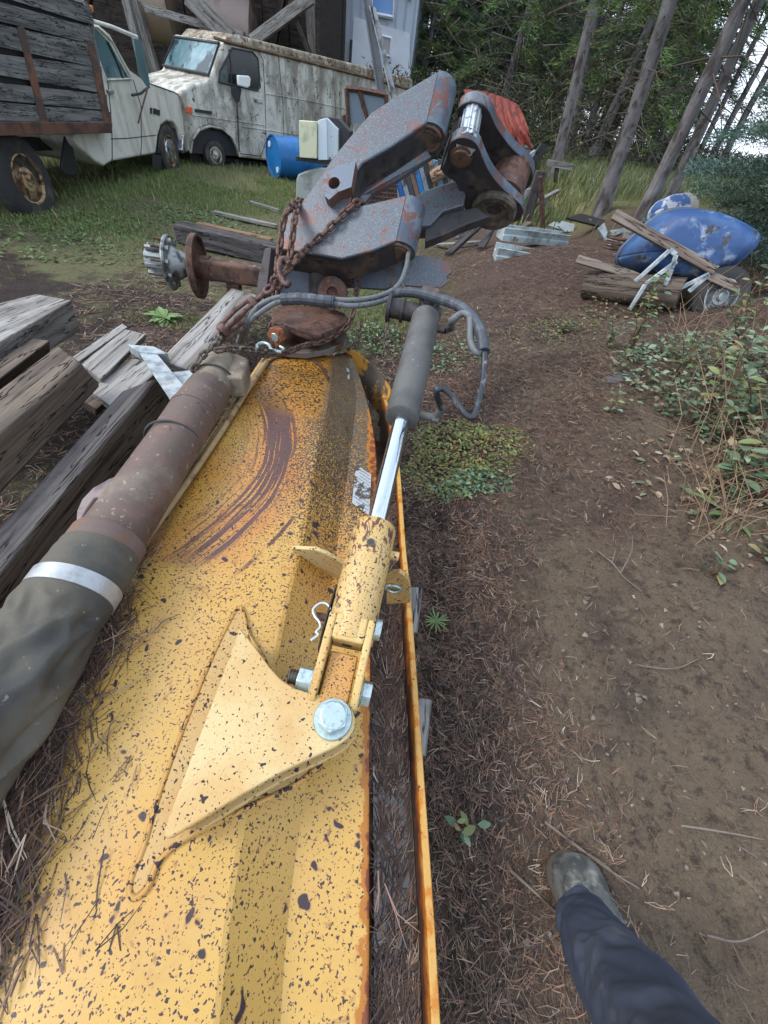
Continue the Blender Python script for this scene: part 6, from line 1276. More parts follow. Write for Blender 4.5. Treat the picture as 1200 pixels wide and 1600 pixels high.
# dead twig mass
n = 9000; x = r.uniform(-1, 24, n); y = r.uniform(15.5, 26, n); k_ = (x / y < .37) | (r.uniform(size=n) < .30); x, y = x[k_], y[k_]; n = len(x); z = TZ(x, y) + r.uniform(0, 4.5, n); p0 = np.stack([x, y, z], 1); d = unit(r.normal(0, 1, (n, 3)) * [1, 1, .6]) * r.uniform(.4, 1.5, (n, 1)); w_ = unit(np.cross(d, r.normal(0, 1, (n, 3)))) * .022
v = add_tris(p0, d, w_, None, r).reshape(-1, 3); o = mesh_obj('dead_branches', v, np.arange(len(v)).reshape(-1, 3), M_leaf, cols=np.repeat(np.array([[.07, .06, .052]]) * r.uniform(.5, 1.6, (n, 1)), 3, 0)); tag(o, 'mass of bare dead twigs filling the gaps between the pines', 'twigs', kind='stuff')
# ================================================================ pine needles, twigs, grass, weeds
M_needle = vcol('dry_pine_needles', .6, .35); M_green = vcol('green_leaves', .5, .35, .15)
NC = np.array([[.165, .095, .062], [.25, .175, .12], [.11, .062, .042], [.052, .036, .030], [.36, .29, .21], [.16, .12, .10]])
def needles(P0, dirs, L, W, col, nrm=None, curve=.18, r=None, pair=True):
    # each needle: a curved strip of two quads -> triangles; returns verts, quads, colours
    n = len(P0); nrm = np.array([0, 0, 1.0]) if nrm is None else nrm
    s = unit(np.cross(dirs, nrm)); c = s * (r.normal(0, curve, (n, 1)) * L[:, None])
    ts = [0, .5, 1.0]; rows = []
    for t in ts:
        ctr = P0 + dirs * (L * t)[:, None] + c * (4 * t * (1 - t)) * .5; hw = s * (W * (1 if t < .9 else .45))[:, None] * .5; rows += [ctr - hw, ctr + hw]
    v = np.stack(rows, 1).reshape(-1, 3); b = np.arange(n)[:, None] * 6; f = np.concatenate([b + [0, 1, 3, 2], b + [2, 3, 5, 4]], 0)
    return v, f, np.repeat(col, 6, 0)
def scatter_needles(x, y, z, rnd, L0, W0, pal, tilt=.12, lift=.0, pair=.5, zf=None, bias=None):
    n = len(x); a = rnd.uniform(0, 2 * np.pi, n) if bias is None else bias + rnd.normal(0, .35, n)
    d = np.stack([np.cos(a), np.sin(a), rnd.normal(0, tilt, n)], 1); d = unit(d); L = L0 * rnd.uniform(.5, 1.25, n); W = W0 * rnd.uniform(.7, 1.3, n)
    P0 = np.stack([x, y, z + lift + rnd.uniform(0, .006, n)], 1); P0[:, 2] -= np.minimum(d[:, 2] * L, 0)
    c = NC[rnd.choice(len(NC), n, p=pal)] * rnd.uniform(.65, 1.5, (n, 1))
    k = rnd.uniform(size=n) < pair; a2 = a[k] + rnd.normal(0, .22, k.sum()); d2 = unit(np.stack([np.cos(a2), np.sin(a2), d[k, 2]], 1))
    return needles(np.concatenate([P0, P0[k]]), np.concatenate([d, d2]), np.concatenate([L, L[k]]), np.concatenate([W, W[k]]), np.concatenate([c, c[k]]), r=rnd)
r = np.random.RandomState(1)
def dens(x, y):                       # bare sandy patches get fewer needles
    q = fbm(x, y, 21, [(1.3, .5), (3.4, .3)], 1); return .5 + .6 * S(.9, .35, x) + q * 1.7 - .25 * S(.6, 1.1, x) * S(3.5, 1.5, y)
V, F_l, Cc, o_ = [], [], [], 0
for (n, x0, x1, y0, y1, L0, W0) in ((40000, .12, 1.5, -.7, 1.3, .043, .0015), (36000, .0, 2.6, .8, 3.0, .050, .0020), (34000, -.3, 4.2, 2.5, 7.5, .065, .0036), (11000, -2.4, -.55, -.2, 3.2, .06, .0025), (12000, -3, .5, 2.4, 6, .07, .004)):
    x = r.uniform(x0, x1, n); y = r.uniform(y0, y1, n); k = r.uniform(size=n) < np.clip(dens(x, y), .06, 1); x, y = x[k], y[k]
    v, f, c = scatter_needles(x, y, TD(x, y), r, L0, W0, [.24, .09, .27, .28, .025, .095], lift=.001); V.append(v); F_l.append(f + o_); Cc.append(c); o_ += len(v)
o = mesh_obj('pine_needles', np.concatenate(V), np.concatenate(F_l), M_needle, cols=np.concatenate(Cc)); tag(o, 'carpet of dry brown pine needles scattered over the dirt', 'pine needles', kind='stuff')
# needles piled along the left edge of the blade under the sleeve
def deckz(x, y): return ZT + .004
V, F_l, Cc, o_ = [], [], [], 0
ePx = [(215,880),(190,950),(165,1010),(130,1060),(95,1130),(75,1200),(45,1270),(20,1340),(-10,1420),(-40,1500),(-70,1600)]
for i in range(len(ePx) - 1):
    a, b = P(*ePx[i], ZT), P(*ePx[i + 1], ZT); tn_ = (b - a).normalized(); sd_ = Vector((-tn_.y, tn_.x, 0)); sd_ = sd_ if sd_.x < 0 else -sd_
    n = 240 + 50 * i; t = r.uniform(0, 1, n); w_ = r.exponential(.011 + .0022 * i, n) - .028 - .004 * i; h = np.clip(.028 - np.abs(w_ + .02) * .4, 0, .05) * r.uniform(0, 1, n)
    x = a.x + (b.x - a.x) * t - sd_.x * w_; y = a.y + (b.y - a.y) * t - sd_.y * w_
    v, f, c = scatter_needles(x, y, ZT + .004 + h, r, .085, .0021, [.14, .06, .32, .40, .03, .05], tilt=.22, bias=math.atan2(tn_.y, tn_.x) + r.choice([0, math.pi], n) + r.normal(0, .3, n)); V.append(v); F_l.append(f + o_); Cc.append(c); o_ += len(v)
o = mesh_obj('needle_pile', np.concatenate(V), np.concatenate(F_l), M_needle, cols=np.concatenate(Cc)); tag(o, 'damp dark pine needles drifted between the rubber sleeve and the yellow blade', 'pine needles', kind='stuff')
# a few single needle pairs lying on the deck
V, F_l, Cc, o_ = [], [], [], 0
for (x, y, a_) in ((222,1000,1.1),(212,1015,1.2),(238,990,.9),(205,1180,-1.2),(215,1195,-1.1),(290,920,.2),(380,800,.5),(372,790,.3),(140,1180,1.0),(120,1240,1.2),(330,760,2.0),(590,1360,-1.0),(600,1380,-.9),(395,740,2.6),(170,1090,.7)):
    p = P(x, y, ZT + .016); v, f, c = scatter_needles(np.array([p.x]), np.array([p.y]), np.array([p.z]), r, .075, .0018, [.4, .5, .1, 0, 0, 0], tilt=.03, pair=1, bias=np.array([a_])); V.append(v); F_l.append(f + o_); Cc.append(c); o_ += len(v)
o = mesh_obj('loose_needles', np.concatenate(V), np.concatenate(F_l), M_needle, cols=np.concatenate(Cc)); tag(o, 'few loose orange pine needles lying on the yellow blade face', 'pine needles', kind='stuff')
# litter, mud and standing water in the trough
rows_ = []; 
wl = spline([P(600, 1750, .33), P(603, 1450, .33), P(600, 1200, .33), P(600, 1000, .33), P(602, 900, .33), P(600, 780, .34), P(590, 680, .35), P(580, 630, .36)], 16); wr_ = [Vector((p.x - .02, p.y, 0)) for p in os_]
def lipx(y):
    ys_ = [p.y for p in os_]; return float(np.interp(y, ys_, [p.x for p in os_])) - .017
def cex(y):
    ys_ = [p.y for p in cs]; return float(np.interp(y, ys_, [p.x for p in cs]))
def litz(x, y, u):
    return .346 + .012 * math.sin(math.pi * min(1, u * 1.1)) + .012 * mnoise.noise(Vector((x * 22, y * 14, 0))) + .009 * mnoise.noise(Vector((x * 60, y * 40, 3))) + .05 * float(S(.55, 1.1, y)) - .004 - .042 * math.exp(-((y + .02) / .17) ** 2) * math.sin(math.pi * min(1, max(0, u))) 
ysm = np.linspace(-.6, 1.25, 170)
for y in ysm:
    a, b = cex(y) - .006, lipx(y); rows_.append([Vector((a + (b - a) * u, y, litz(a + (b - a) * u, y, u))) for u in np.linspace(0, 1, 16)])
def mudmat():
    s = MT('wet_needle_mud'); p = s.coord('P'); n = s.noise(p, 30, 6, .7); c = s.mix(s.step(n, .35, .65), srgb(84, 72, 70), srgb(130, 114, 112)); c = s.mix(s.step(s.noise(p, 120, 4), .55, .7, 0, .6), c, srgb(150, 132, 128))
    U = s.dot(p, tuple(uax)); e_ = s.step(U, uC + .055, uC + .02); c = s.mix(s.math('MULTIPLY', e_, .85), c, srgb(92, 62, 38))
    return s.finish(c, s.step(s.noise(p, 20, 3), .4, .6, .22, .6), 0, s.noise(p, 160, 5, .7), .6, .004)
m = MB(); m.grid(rows_); o = m.build('trough_mud', mudmat(), None, smooth=180); tag(o, 'wet dark mud and rotted needles filling the rusty trough of the blade', 'mud', kind='stuff')
m = MB(); rows_ = []
for y in np.linspace(-.45, .32, 60):
    a, b = cex(y) + .02, lipx(y); rows_.append([Vector((a + (b - a) * u, y,  .350)) for u in np.linspace(0, 1, 6)])
m.grid(rows_); o = m.build('puddle', surf('murky_water', srgb(70, 58, 50), rough=.03, bump=.0, spec=.8), None, smooth=180); tag(o, 'shallow murky puddle standing in the trough near the camera', 'water', kind='structure')
V, F_l, Cc, o_ = [], [], [], 0
n = 5200; y = r.uniform(-.55, 1.22, n); y = y[(np.abs(y + .02) > .15) | (r.uniform(size=n) < .30)]; n = len(y); a = np.array([cex(q) for q in y]); b = np.array([lipx(q) for q in y]); u = np.clip(r.normal(.52, .26, n), .04, .94); x = a + (b - a) * u
z = np.array([litz(x[i], y[i], u[i]) for i in range(n)]); n_ = n
v, f, c = scatter_needles(x, y, np.maximum(z, .351), r, .052, .0019, [.12, .06, .36, .34, .03, .09], tilt=.10, bias=np.pi / 2 + r.normal(0, .55, n)); 
v[:, 0] = np.minimum(v[:, 0], np.interp(v[:, 1], [p.y for p in os_], [p.x for p in os_]) - .018)
o = mesh_obj('trough_needles', v, f, M_needle, cols=c); tag(o, 'wet matted pine needles lying along the trough of the blade', 'pine needles', kind='stuff')
# grass
def grassfield(name, x, y, h, w_, pal, rnd, label, bend=.4):
    n = len(x); z = TD(x, y); a = rnd.uniform(0, 6.283, n); H = h * rnd.uniform(.4, 1.3, n); s = np.stack([np.cos(a), np.sin(a), np.zeros(n)], 1) * (w_ * rnd.uniform(.6, 1.3, n))[:, None] * .5
    la = rnd.uniform(0, 6.283, n); ln = np.stack([np.cos(la), np.sin(la), np.zeros(n)], 1) * (H * bend * rnd.uniform(.1, 1.2, n))[:, None]; p = np.stack([x, y, z - .005], 1)
    m_ = p + ln * .35 + np.array([0, 0, 1.0]) * (H * .6)[:, None]; t = p + ln + np.array([0, 0, 1.0]) * (H * .95)[:, None]
    v = np.stack([p - s, p + s, m_ + s * .8, m_ - s * .8, t], 1).reshape(-1, 3); b = np.arange(n)[:, None] * 5
    f3 = np.concatenate([b + [0, 1, 2], b + [0, 2, 3], b + [3, 2, 4]], 0); c = np.array(pal)[rnd.randint(0, len(pal), n)] * rnd.uniform(.6, 1.35, (n, 1))
    return tag(mesh_obj(name, v, f3, M_green, cols=np.repeat(c, 5, 0)), label, 'grass', kind='stuff')
gp = [(.125, .21, .055), (.15, .235, .07), (.095, .155, .05), (.26, .25, .12), (.20, .23, .08)]
def patches(n, x0, x1, y0, y1, rnd, seed, thr, fq_=((.9, .5), (2.6, .4))):
    x = rnd.uniform(x0, x1, n); y = rnd.uniform(y0, y1, n); q = fbm(x, y, seed, list(fq_), 1); k = q > thr + .22 - .48 * S(3.6, 8, y) + rnd.normal(0, .10, n); return x[k], y[k]
x, y = patches(150000, -9, 0.2, 3.0, 12.5, r, 5, .12); grassfield('yard_grass', x, y, .042, .011, gp, r, 'short patchy green grass covering the yard around the truck and van')
x, y = patches(30000, -3.6, -.9, 2.0, 4.8, r, 6, .12); grassfield('sparse_grass', x, y, .03, .006, gp, r, 'sparse low grass around the axle and the timber pile')
n = 42000; x = r.uniform(1.0, 14, n); y = r.uniform(7.2, 19, n); k = (y > 8.6 + .25 * x - 1.2 * (x > 5)) | (r.uniform(size=n) < .03); grassfield('tall_grass', x[k], y[k], .24, .016, [(.12, .17, .06), (.16, .19, .08), (.085, .13, .045), (.24, .22, .13)], r, 'tall dry grass growing in front of the pines', .6)
n = 5000; x = r.uniform(-9, -3.3, n); y = r.uniform(5.0, 11.5, n); grassfield('grass_tufts', x, y, .10, .012, gp, r, 'longer grass tufts under the truck and the van')
# broad-leaved weeds
def leafverts(base, d, up, L, W, fold=.25):
    s = np.cross(d, up); s /= np.linalg.norm(s); n_ = np.cross(s, d); pts = [base]
    for t, w_ in ((.25, .75), (.55, 1.0), (.82, .6)):
        c = base + d * L * t - n_ * 0 - up * (L * .18 * t * t); pts += [c - s * W * .5 * w_ + n_ * W * fold * w_ * .4, c, c + s * W * .5 * w_ + n_ * W * fold * w_ * .4]
    pts.append(base + d * L - up * L * .2)
    f = [[0, 2, 1], [0, 3, 2], [1, 2, 5, 4], [2, 3, 6, 5], [4, 5, 8, 7], [5, 6, 9, 8], [7, 8, 10], [8, 9, 10]]
    return pts, f
LC = [(.13, .20, .12), (.18, .26, .16), (.15, .215, .09), (.07, .125, .075), (.20, .23, .09), (.24, .20, .10)]
def weed(p, h, nst, nl, L, W, seed, label, name='leafy_weed', group=None, cols=LC, spread=.5, stemcol=(.10, .055, .035)):
    rr = np.random.RandomState(seed); root = thing(name, p, label, 'plant', group); v, f, c = [], [], []; sm = MB(); p0 = np.array(p)
    for s_ in range(nst):
        a = rr.uniform(0, 6.28); sp = rr.uniform(.1, 1) * spread * h; H = h * rr.uniform(.55, 1.05); top = p0 + np.array([math.cos(a) * sp, math.sin(a) * sp, H]); mid = p0 + (top - p0) * .5 + np.array([math.cos(a) * -.08 * h, math.sin(a) * -.08 * h, .06 * h])
        b0_ = p0 + np.array([math.cos(a), math.sin(a), 0]) * .02; pts = spline([Vector(b0_), Vector(mid), Vector(top)], 4); sm.tube(pts, [.0028 * (1 - .6 * i / (len(pts) - 1)) * (1 + h) for i in range(len(pts))], 4, caps=False)
        for k in range(nl):
            t = rr.uniform(.2, 1.0) if k else 1.0; q = pts[min(int(t * (len(pts) - 1)), len(pts) - 1)]; aa = k * 2.4 + rr.uniform(-.5, .5); d = np.array([math.cos(aa), math.sin(aa), rr.uniform(-.1, .6)]); d /= np.linalg.norm(d); l = L * rr.uniform(.6, 1.25)
            up = np.array([rr.normal(0, .3), rr.normal(0, .3), 1.0]); up -= up.dot(d) * d; up /= np.linalg.norm(up); lv, lf = leafverts(np.array(q) + d * l * .15, d, up, l, l * W); o = len(v); v += lv; f += [[o + i for i in g] for g in lf]; cc = np.array(cols[rr.randint(len(cols))]) * rr.uniform(.7, 1.3); c += [cc] * len(lv)
    sc = mesh_obj('stems', sm.v, sm.f, M_needle, root, cols=np.tile(np.array(stemcol), (len(sm.v), 1))); mesh_obj('leaves', v, f, M_green, root, smooth=180, cols=np.array(c)); return root
wp = [  # px, py, height, stems, leaves, leaf length, width, label
 (1190,740,.42,7,12,.055,.5,'tall leafy weed clump at the right edge of the photo beside the path'),
 (1140,690,.38,8,11,.045,.5,'red stemmed weed with grey green leaves, right of the path'),
 (1085,660,.30,7,10,.042,.5,'bushy grey green weed on the path side of the red stemmed one'),
 (1170,620,.50,9,12,.045,.5,'tall tangled weed under the spruce tips'),
 (1195,560,.55,8,12,.05,.55,'tall weed below the wheelbarrow wheel, at the right edge'),
 (1130,560,.30,7,10,.05,.5,'pale weed clump just below the barrow wheel'),
 (1165,470,.62,4,7,.085,.75,'broad yellow green leaves of a tall weed in front of the barrow wheel'),
 (1120,778,.20,5,8,.055,.55,'low weed with dark green leaves above the star shaped one'),
 (1165,790,.25,6,8,.055,.5,'low leafy weed right of the mossy ground'),
 (1050,590,.22,6,9,.035,.45,'medium green weed behind the bark piece'),
 (985,540,.20,7,10,.035,.45,'small bright weed left of the tall weeds, on the path'),
 (1000,488,.18,6,9,.04,.5,'dark green sprig growing at the barrow leg'),
 (950,540,.12,6,8,.03,.5,'low green sprig at the left end of the weed border'),
 (948,650,.12,4,7,.03,.45,'tiny upright weed standing alone on the path'),
 (1130,680,.16,5,8,.05,.6,'rounded light leaved weed inside the border'),
 (1110,905,.07,3,3,.04,.6,'tiny four leaved seedling low on the right of the path'),
 (1185,880,.16,4,7,.04,.5,'sparse weed at the right edge below the star shaped one'),
 (722,1300,.05,3,3,.03,.5,'tiny grey green seedling in the needles near the boot'),
 (880,520,.08,6,7,.03,.5,'scrubby low weed left of centre on the path')]
for k, (x, y, h, ns, nl, L, W, lab) in enumerate(wp): weed(G(x, y), h * (1.5 if y > 500 else 1.7), ns, nl, L * 1.35, W, 200 + k, lab, group='leafy weeds along the right side')
# rosette plant
def rosette(px_, py_, n, L, W, label, seed):
    rr = np.random.RandomState(seed); p = G(px_, py_) + Vector((0, 0, .01)); v, f, c = [], [], []
    for k in range(n):
        a = k * 6.283 / n + rr.uniform(-.2, .2); d = np.array([math.cos(a), math.sin(a), rr.uniform(.1, .5)]); d /= np.linalg.norm(d); up = np.array([0, 0, 1.0]); up -= up.dot(d) * d; up /= np.linalg.norm(up); lv, lf = leafverts(np.array(p), d, up, L * rr.uniform(.7, 1.2), L * W); o = len(v); v += lv; f += [[o + i for i in g] for g in lf]; c += [np.array((.15, .24, .085)) * rr.uniform(.8, 1.2)] * len(lv)
    return tag(mesh_obj('rosette_plant', v, f, M_green, smooth=180, cols=np.array(c)), label, 'plant')
rosette(1135, 808, 15, .17, .17, 'bright star shaped rosette plant on the mossy ground at right', 3); rosette(680, 972, 16, .06, .10, 'small pale spiky rosette close to the blade lip', 4)
rosette(258, 498, 26, .14, .35, 'low dark green rosette weed between the pallet slats and the plank', 5)
def groundcover(cx, cy, rx, ry, n, L, cols, label, seed, name='ground_cover', hmax=.08):
    rr = np.random.RandomState(seed); c0 = G(cx, cy); v, f, c = [], [], []
    for k in range(n):
        a = rr.uniform(0, 6.283); q = math.sqrt(rr.uniform()) * (1 + .25 * math.sin(3 * a + seed)); x = c0.x + math.cos(a) * q * rx; y = c0.y + math.sin(a) * q * ry; z = tz(x, y) + rr.uniform(.005, hmax) * (1.2 - q)
        aa = rr.uniform(0, 6.283); d = np.array([math.cos(aa), math.sin(aa), rr.uniform(-.2, .6)]); d /= np.linalg.norm(d); up = np.array([rr.normal(0, .3), rr.normal(0, .3), 1.0]); up -= up.dot(d) * d; up /= np.linalg.norm(up); l = L * rr.uniform(.5, 1.3); lv, lf = leafverts(np.array([x, y, z]), d, up, l, l * .5); o = len(v); v += lv; f += [[o + i for i in g] for g in lf]; c += [np.array(cols[rr.randint(len(cols))]) * rr.uniform(.6, 1.25)] * len(lv)
    return tag(mesh_obj(name, v, f, M_green, cols=np.array(c)), label, 'ground cover', kind='stuff')
yg = [(.17, .22, .07), (.24, .26, .08), (.12, .19, .07), (.26, .19, .08), (.18, .11, .06)]
groundcover(712, 712, .34, .36, 3600, .024, yg, 'yellowing creeping weed patch right of the chrome rod', 8, hmax=.06)
groundcover(735, 750, .2, .14, 480, .035, LC[:4], 'greener leaves at the near edge of the creeping weed patch', 9, hmax=.06)
groundcover(700, 560, .30, .40, 420, .032, LC[:4], 'scattered small weeds behind the grey cylinder', 10, hmax=.06)
groundcover(870, 515, .45, .40, 700, .020, yg, 'thin brownish green creeping weeds in the middle of the path', 11, hmax=.04)
groundcover(1090, 760, .28, .5, 200, .040, [(.34, .27, .18), (.26, .17, .10), (.40, .34, .25), (.15, .18, .10)], 'curled dry fallen leaves among the weeds on the right', 12, hmax=.03, name='fallen_leaves')
groundcover(1165, 640, .50, 1.0, 3400, .045, [(.26, .20, .13), (.14, .20, .13), (.20, .27, .18), (.13, .19, .09), (.24, .28, .20), (.10, .16, .09)], 'mixed green and withered foliage covering the right bank', 13, hmax=.42)
groundcover(1000, 470, .5, .35, 500, .04, [(.10, .15, .06), (.15, .18, .07), (.3, .25, .15)], 'low green weeds at the foot of the wheelbarrow', 15, hmax=.10)
groundcover(590, 530, .25, .35, 260, .035, LC[:4], 'small green weeds under the hanging chain', 16, hmax=.08)
# dry bent stalks on the right bank
rr = np.random.RandomState(9); m = MB()
for k in range(230):
    p = G(rr.uniform(1040, 1200), rr.uniform(450, 860)); a = rr.uniform(0, 6.28); h = rr.uniform(.08, .40); m.tube([p, p + Vector((math.cos(a) * .08, math.sin(a) * .08, h * .6)), p + Vector((math.cos(a) * rr.uniform(.1, .35), math.sin(a) * rr.uniform(.1, .35), h))], [.0026, .002, .001], 4, caps=False)
tag(m.build('dry_stalks', surf('dry_stalk', srgb(132, 110, 88), rough=.9)), 'thin dry stalks and bent dead stems tangled through the right bank', 'stalks', kind='stuff')
for k, (x, y) in enumerate(((120, 350), (240, 330), (330, 345), (60, 380))): groundcover(x, y, .9, .6, 500, .05, [(.09, .16, .05), (.12, .18, .06)], ('clover like ground cover in front of the rear truck wheel', 'clover like ground cover in the middle of the yard', 'clover like ground cover beyond the black tie', 'clover like ground cover nearest the timber pile')[k], 30 + k, hmax=.06)
# fallen sticks
def stick3(pts, rad, label, mat=None, fork=None):
    path = [G(x, y) + Vector((0, 0, .008 + h)) for x, y, h in pts]; m = MB(); pp = spline(path, 5); m.tube(pp, [rad * (1 - .6 * i / (len(pp) - 1)) for i in range(len(pp))], 6)
    for fk in (fork or []): q = [G(x, y) + Vector((0, 0, .008 + h)) for x, y, h in fk]; qq = spline(q, 4); m.tube(qq, [rad * .6 * (1 - .6 * i / (len(qq) - 1)) for i in range(len(qq))], 5)
    return tag(m.build('fallen_twig', mat or surf('pale_dead_twig', srgb(112, 100, 90), [dict(col=srgb(70, 60, 54), scale=20, lo=.45, hi=.65)], rough=.8), None, smooth=60), label, 'twig')
stick3([(796,1360,.0),(830,1392,.01),(872,1430,0)], .0045, 'straight grey twig on the ground just left of the boot')
stick3([(850,1285,0),(900,1325,.01),(950,1362,.01),(996,1388,0)], .0042, 'long thin forked twig lying above the boot', fork=[[(900,1325,0),(935,1350,.02),(968,1378,.0)]])
stick3([(928,860,0),(950,885,.02),(970,905,.01),(1000,925,0)], .0042, 'pale branching twig in the middle of the path', fork=[[(950,885,.02),(957,860,.02),(954,845,.0)], [(965,900,.01),(978,870,.03),(982,842,.02)]])
stick3([(1040,730,0),(1052,800,.0),(1065,850,0)], .0035, 'thin bent twig lying down the path near the star shaped plant')
stick3([(1060,1290,0),(1120,1300,.01),(1190,1312,0)], .0035, 'long pale twig crossing the sand at lower right', fork=[[(1120,1300,0),(1150,1325,.01),(1180,1340,0)]])
stick3([(1100,1460,0),(1150,1470,.0),(1195,1450,0)], .0034, 'pale curved twig at the lower right edge of the path')
stick3([(990,1040,0),(1045,1048,.01),(1090,1030,0)], .003, 'short pale twig on the sandy track right of centre')
rs = np.random.RandomState(77)
n = 26000; x = rs.uniform(.2, 3.2, n) ** 1.0; y = rs.uniform(-.7, 4.5, n); q = fbm(x, y, 31, [(3.1, .5), (8, .4)], 1); k = q > rs.uniform(-.5, .7, n); x, y = x[k], y[k]; n = len(x); s_ = rs.exponential(.0030, n) + .0012; s_ = np.minimum(s_, .014)
p0 = np.stack([x, y, TD(x, y)], 1); oct_ = np.array([[1, 0, 0], [-.5, .87, 0], [-.5, -.87, 0], [0, 0, .9]]); an = rs.uniform(0, 6.28, n); ca, sa = np.cos(an), np.sin(an)
vv = p0[:, None] + (np.stack([oct_[None, :, 0] * ca[:, None] - oct_[None, :, 1] * sa[:, None], oct_[None, :, 0] * sa[:, None] + oct_[None, :, 1] * ca[:, None], np.repeat(oct_[None, :, 2], n, 0)], 2) + rs.normal(0, .18, (n, 4, 3))) * s_[:, None, None]
b_ = np.arange(n)[:, None] * 4; ff = np.concatenate([b_ + [0, 1, 3], b_ + [1, 2, 3], b_ + [2, 0, 3]], 0); cc = np.array([[.13, .105, .08], [.07, .052, .042], [.20, .17, .13], [.045, .035, .03]])[rs.choice(4, n, p=[.35, .3, .15, .2])] * rs.uniform(.7, 1.3, (n, 1))
o = mesh_obj('soil_crumbs', vv.reshape(-1, 3), ff, M_needle, cols=np.repeat(cc, 4, 0)); tag(o, 'loose crumbs of soil and grit scattered over the path', 'soil', kind='stuff')
for k in range(24):                   # pebbles and chips
    x_, y_ = rs.uniform(700, 1190), rs.uniform(780, 1590); p = G(x_, y_); s_ = rs.uniform(.003, .008)
    if k == 0: peb = []
    m = MB(); m.lathe(p + Vector((0, 0, -.002)), (rs.normal(0, .3), rs.normal(0, .3), 1), [(0, s_ * .8), (s_ * .4, s_), (s_ * .8, s_ * .6), (s_ * .9, .001)], 6); o = m.build('pebble', M_galv if 0 else surf('pebble_stone', srgb(112, 106, 98), rough=.9) if k == 0 else bpy.data.materials['pebble_stone'], None, smooth=180); tag(o, 'tiny pale pebble half sunk in the dirt', 'pebble', 'pebbles on the path')
# ================================================================ the photographer's leg
g0 = G(900, 1392); person = thing('person', g0, 'leg of a person in dark trousers and a muddy rubber boot, standing on the path', 'person')
lp = [(911,1436,.15,80),(919,1452,.18,88),(932,1476,.22,104),(955,1515,.29,124),(985,1560,.36,146),(1020,1612,.44,168),(1062,1672,.52,190),(1110,1740,.60,214),(1165,1830,.70,240)]
path, rad = [], []
for x, y, h, w_ in lp:
    p = P(x, y, g0.z + h); path.append(p); rad.append(w_ * .5 * proj(p)[2] / FPX / 1.05)
pp, rr = rings(path, rad, 16); vs = []; seg = 96; u = None
for i, p in enumerate(pp):
    t = (pp[min(i + 1, len(pp) - 1)] - pp[max(i - 1, 0)]).normalized()
    if u is None: u, _ = perp(t)
    u = (u - u.dot(t) * t).normalized(); v = t.cross(u); s_ = i / len(pp)
    for k in range(seg):
        a_ = 2 * math.pi * k / seg; dr = u * math.cos(a_) + v * math.sin(a_)
        q = mnoise.noise(Vector((math.cos(a_) * 1.6 + s_ * 7.5, math.sin(a_) * 1.6 - s_ * 3, s_ * 7))); q2 = 1 - abs(mnoise.noise(Vector((math.cos(a_) * 2.4 + s_ * 9, math.sin(a_) * 2.4, s_ * 14 + a_))) * 2.4)
        vs.append(p + dr * rr[i] * (1 + .15 * q + .040 * q2 + (.05 * math.sin(s_ * 60) * float(S(.16, .0, s_)))))
fs = [[i * seg + k, i * seg + (k + 1) % seg, (i + 1) * seg + (k + 1) % seg, (i + 1) * seg + k] for i in range(len(pp) - 1) for k in range(seg)] + [[(len(pp) - 1) * seg + k for k in range(seg)]] 
mesh_obj('trousers', vs, fs, surf('dark_work_trousers', srgb(42, 50, 66), [dict(col=srgb(60, 66, 80), scale=5, lo=.42, hi=.7), dict(col=srgb(120, 112, 104), scale=16, lo=.60, hi=.78, fac=.45, detail=6)], rough=.9, bump=.5, bscale=500, bdist=.001), person, smooth=180)
sp_ = [vs[i * seg + int(seg * .30 + 6 * math.sin(i * .05))] for i in range(4, len(pp) - 2, 3)]; MB().tube(sp_, .0022, 5).build('leg_seam', surf('trouser_seam', srgb(30, 34, 46), rough=.9), person, smooth=60)
toe = G(880, 1332); heel_dir = (P(906, 1425, g0.z) - toe); heel_dir.z = 0; fw_ = -heel_dir.normalized(); rt = fw_.cross(Vector((0, 0, 1))); ak_ = P(906, 1425, g0.z); ank = Vector((ak_.x, ak_.y, g0.z)); tl = (toe - ank).dot(fw_); bw_ = .064
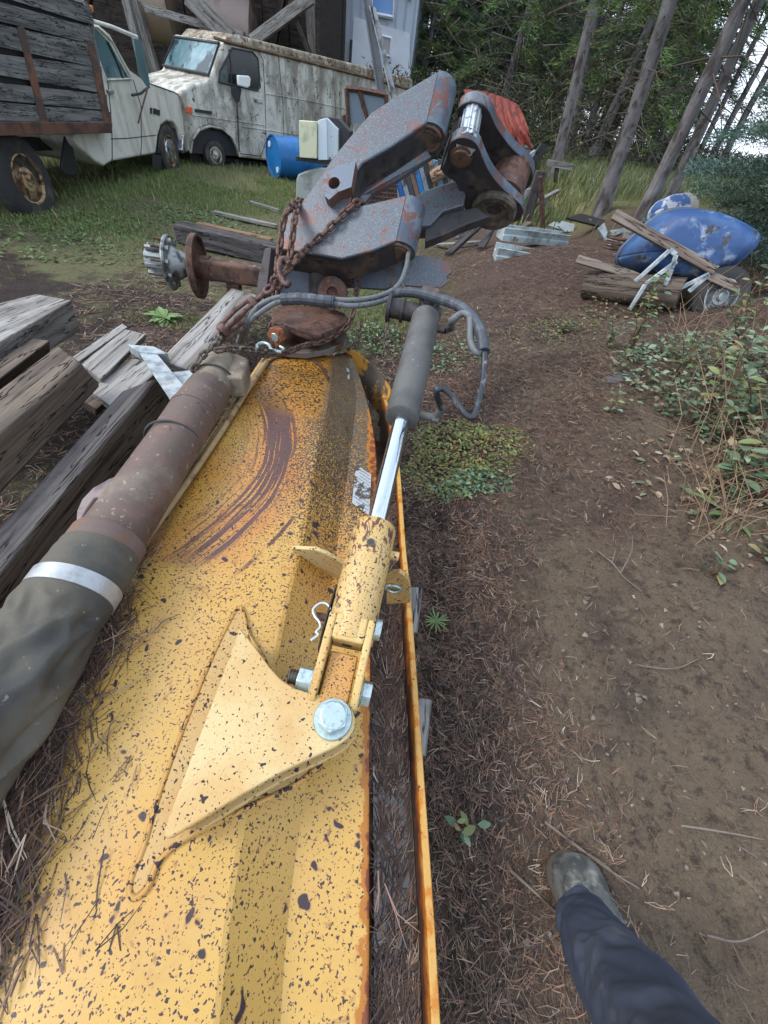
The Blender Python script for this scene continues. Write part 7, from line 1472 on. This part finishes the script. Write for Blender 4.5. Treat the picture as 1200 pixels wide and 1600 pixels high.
def boot(prof, name, mat, par, z0):
    rows_ = []
    for t, hw, h in prof:
        c = ank + fw_ * (t * tl) + Vector((0, 0, z0)); r_ = []
        for k in range(24):
            a_ = 2 * math.pi * k / 24; cx2 = math.copysign(abs(math.cos(a_)) ** .75, math.cos(a_)) * hw; sz = math.sin(a_); zz = (h * (sz ** .8)) if sz >= 0 else -.006 * abs(sz) ** .5; r_.append(c + rt * cx2 + Vector((0, 0, zz)))
        r_.append(r_[0]); rows_.append(r_)
    m = MB(); m.grid(rows_); m.f.append(list(range(24))); n_ = (len(rows_) - 1) * 25; m.f.append([n_ + k for k in range(24)][::-1]); return m.build(name, mat, par, smooth=180)
bt_ = boot([(-.55, .030, .06), (-.50, .044, .10), (-.3, .050, .14), (0, .052, .13), (.25, bw_ * .86, .105), (.5, bw_ * .97, .082), (.72, bw_ * .93, .066), (.88, bw_ * .74, .052), (.97, bw_ * .46, .036), (1.0, bw_ * .15, .02)], 'boot', surf('muddy_grey_rubber_boot', srgb(104, 106, 102), [dict(col=srgb(64, 68, 66), scale=22, lo=.42, hi=.62), dict(col=srgb(146, 148, 142), scale=40, lo=.52, hi=.7, fac=.7), dict(col=srgb(104, 92, 78), scale=12, lo=.60, hi=.72, fac=.6)], rough=.5, bump=.4, bscale=150), person, .018)
boot([(-.58, .034, .016), (-.5, .050, .02), (-.2, .054, .02), (.1, .056, .02), (.5, bw_ * 1.08, .02), (.75, bw_ * 1.03, .02), (.92, bw_ * .82, .02), (1.02, bw_ * .5, .018), (1.06, bw_ * .15, .012)], 'sole', surf('brown_muddy_sole', srgb(66, 58, 50), rough=.8, bump=.5), bt_, .0)
MB().tube([ank + fw_ * tl * t + rt * s_ * bw_ * k + Vector((0, 0, z_)) for t, s_, k, z_ in ((.42, -1, .93, .06), (.60, -1, .75, .07), (.74, -1, .45, .068), (.79, 0, 0, .073), (.74, 1, .45, .068), (.60, 1, .75, .07), (.42, 1, .93, .06))], .003, 6).build('toe_cap_seam', M_dark, bt_, smooth=60)
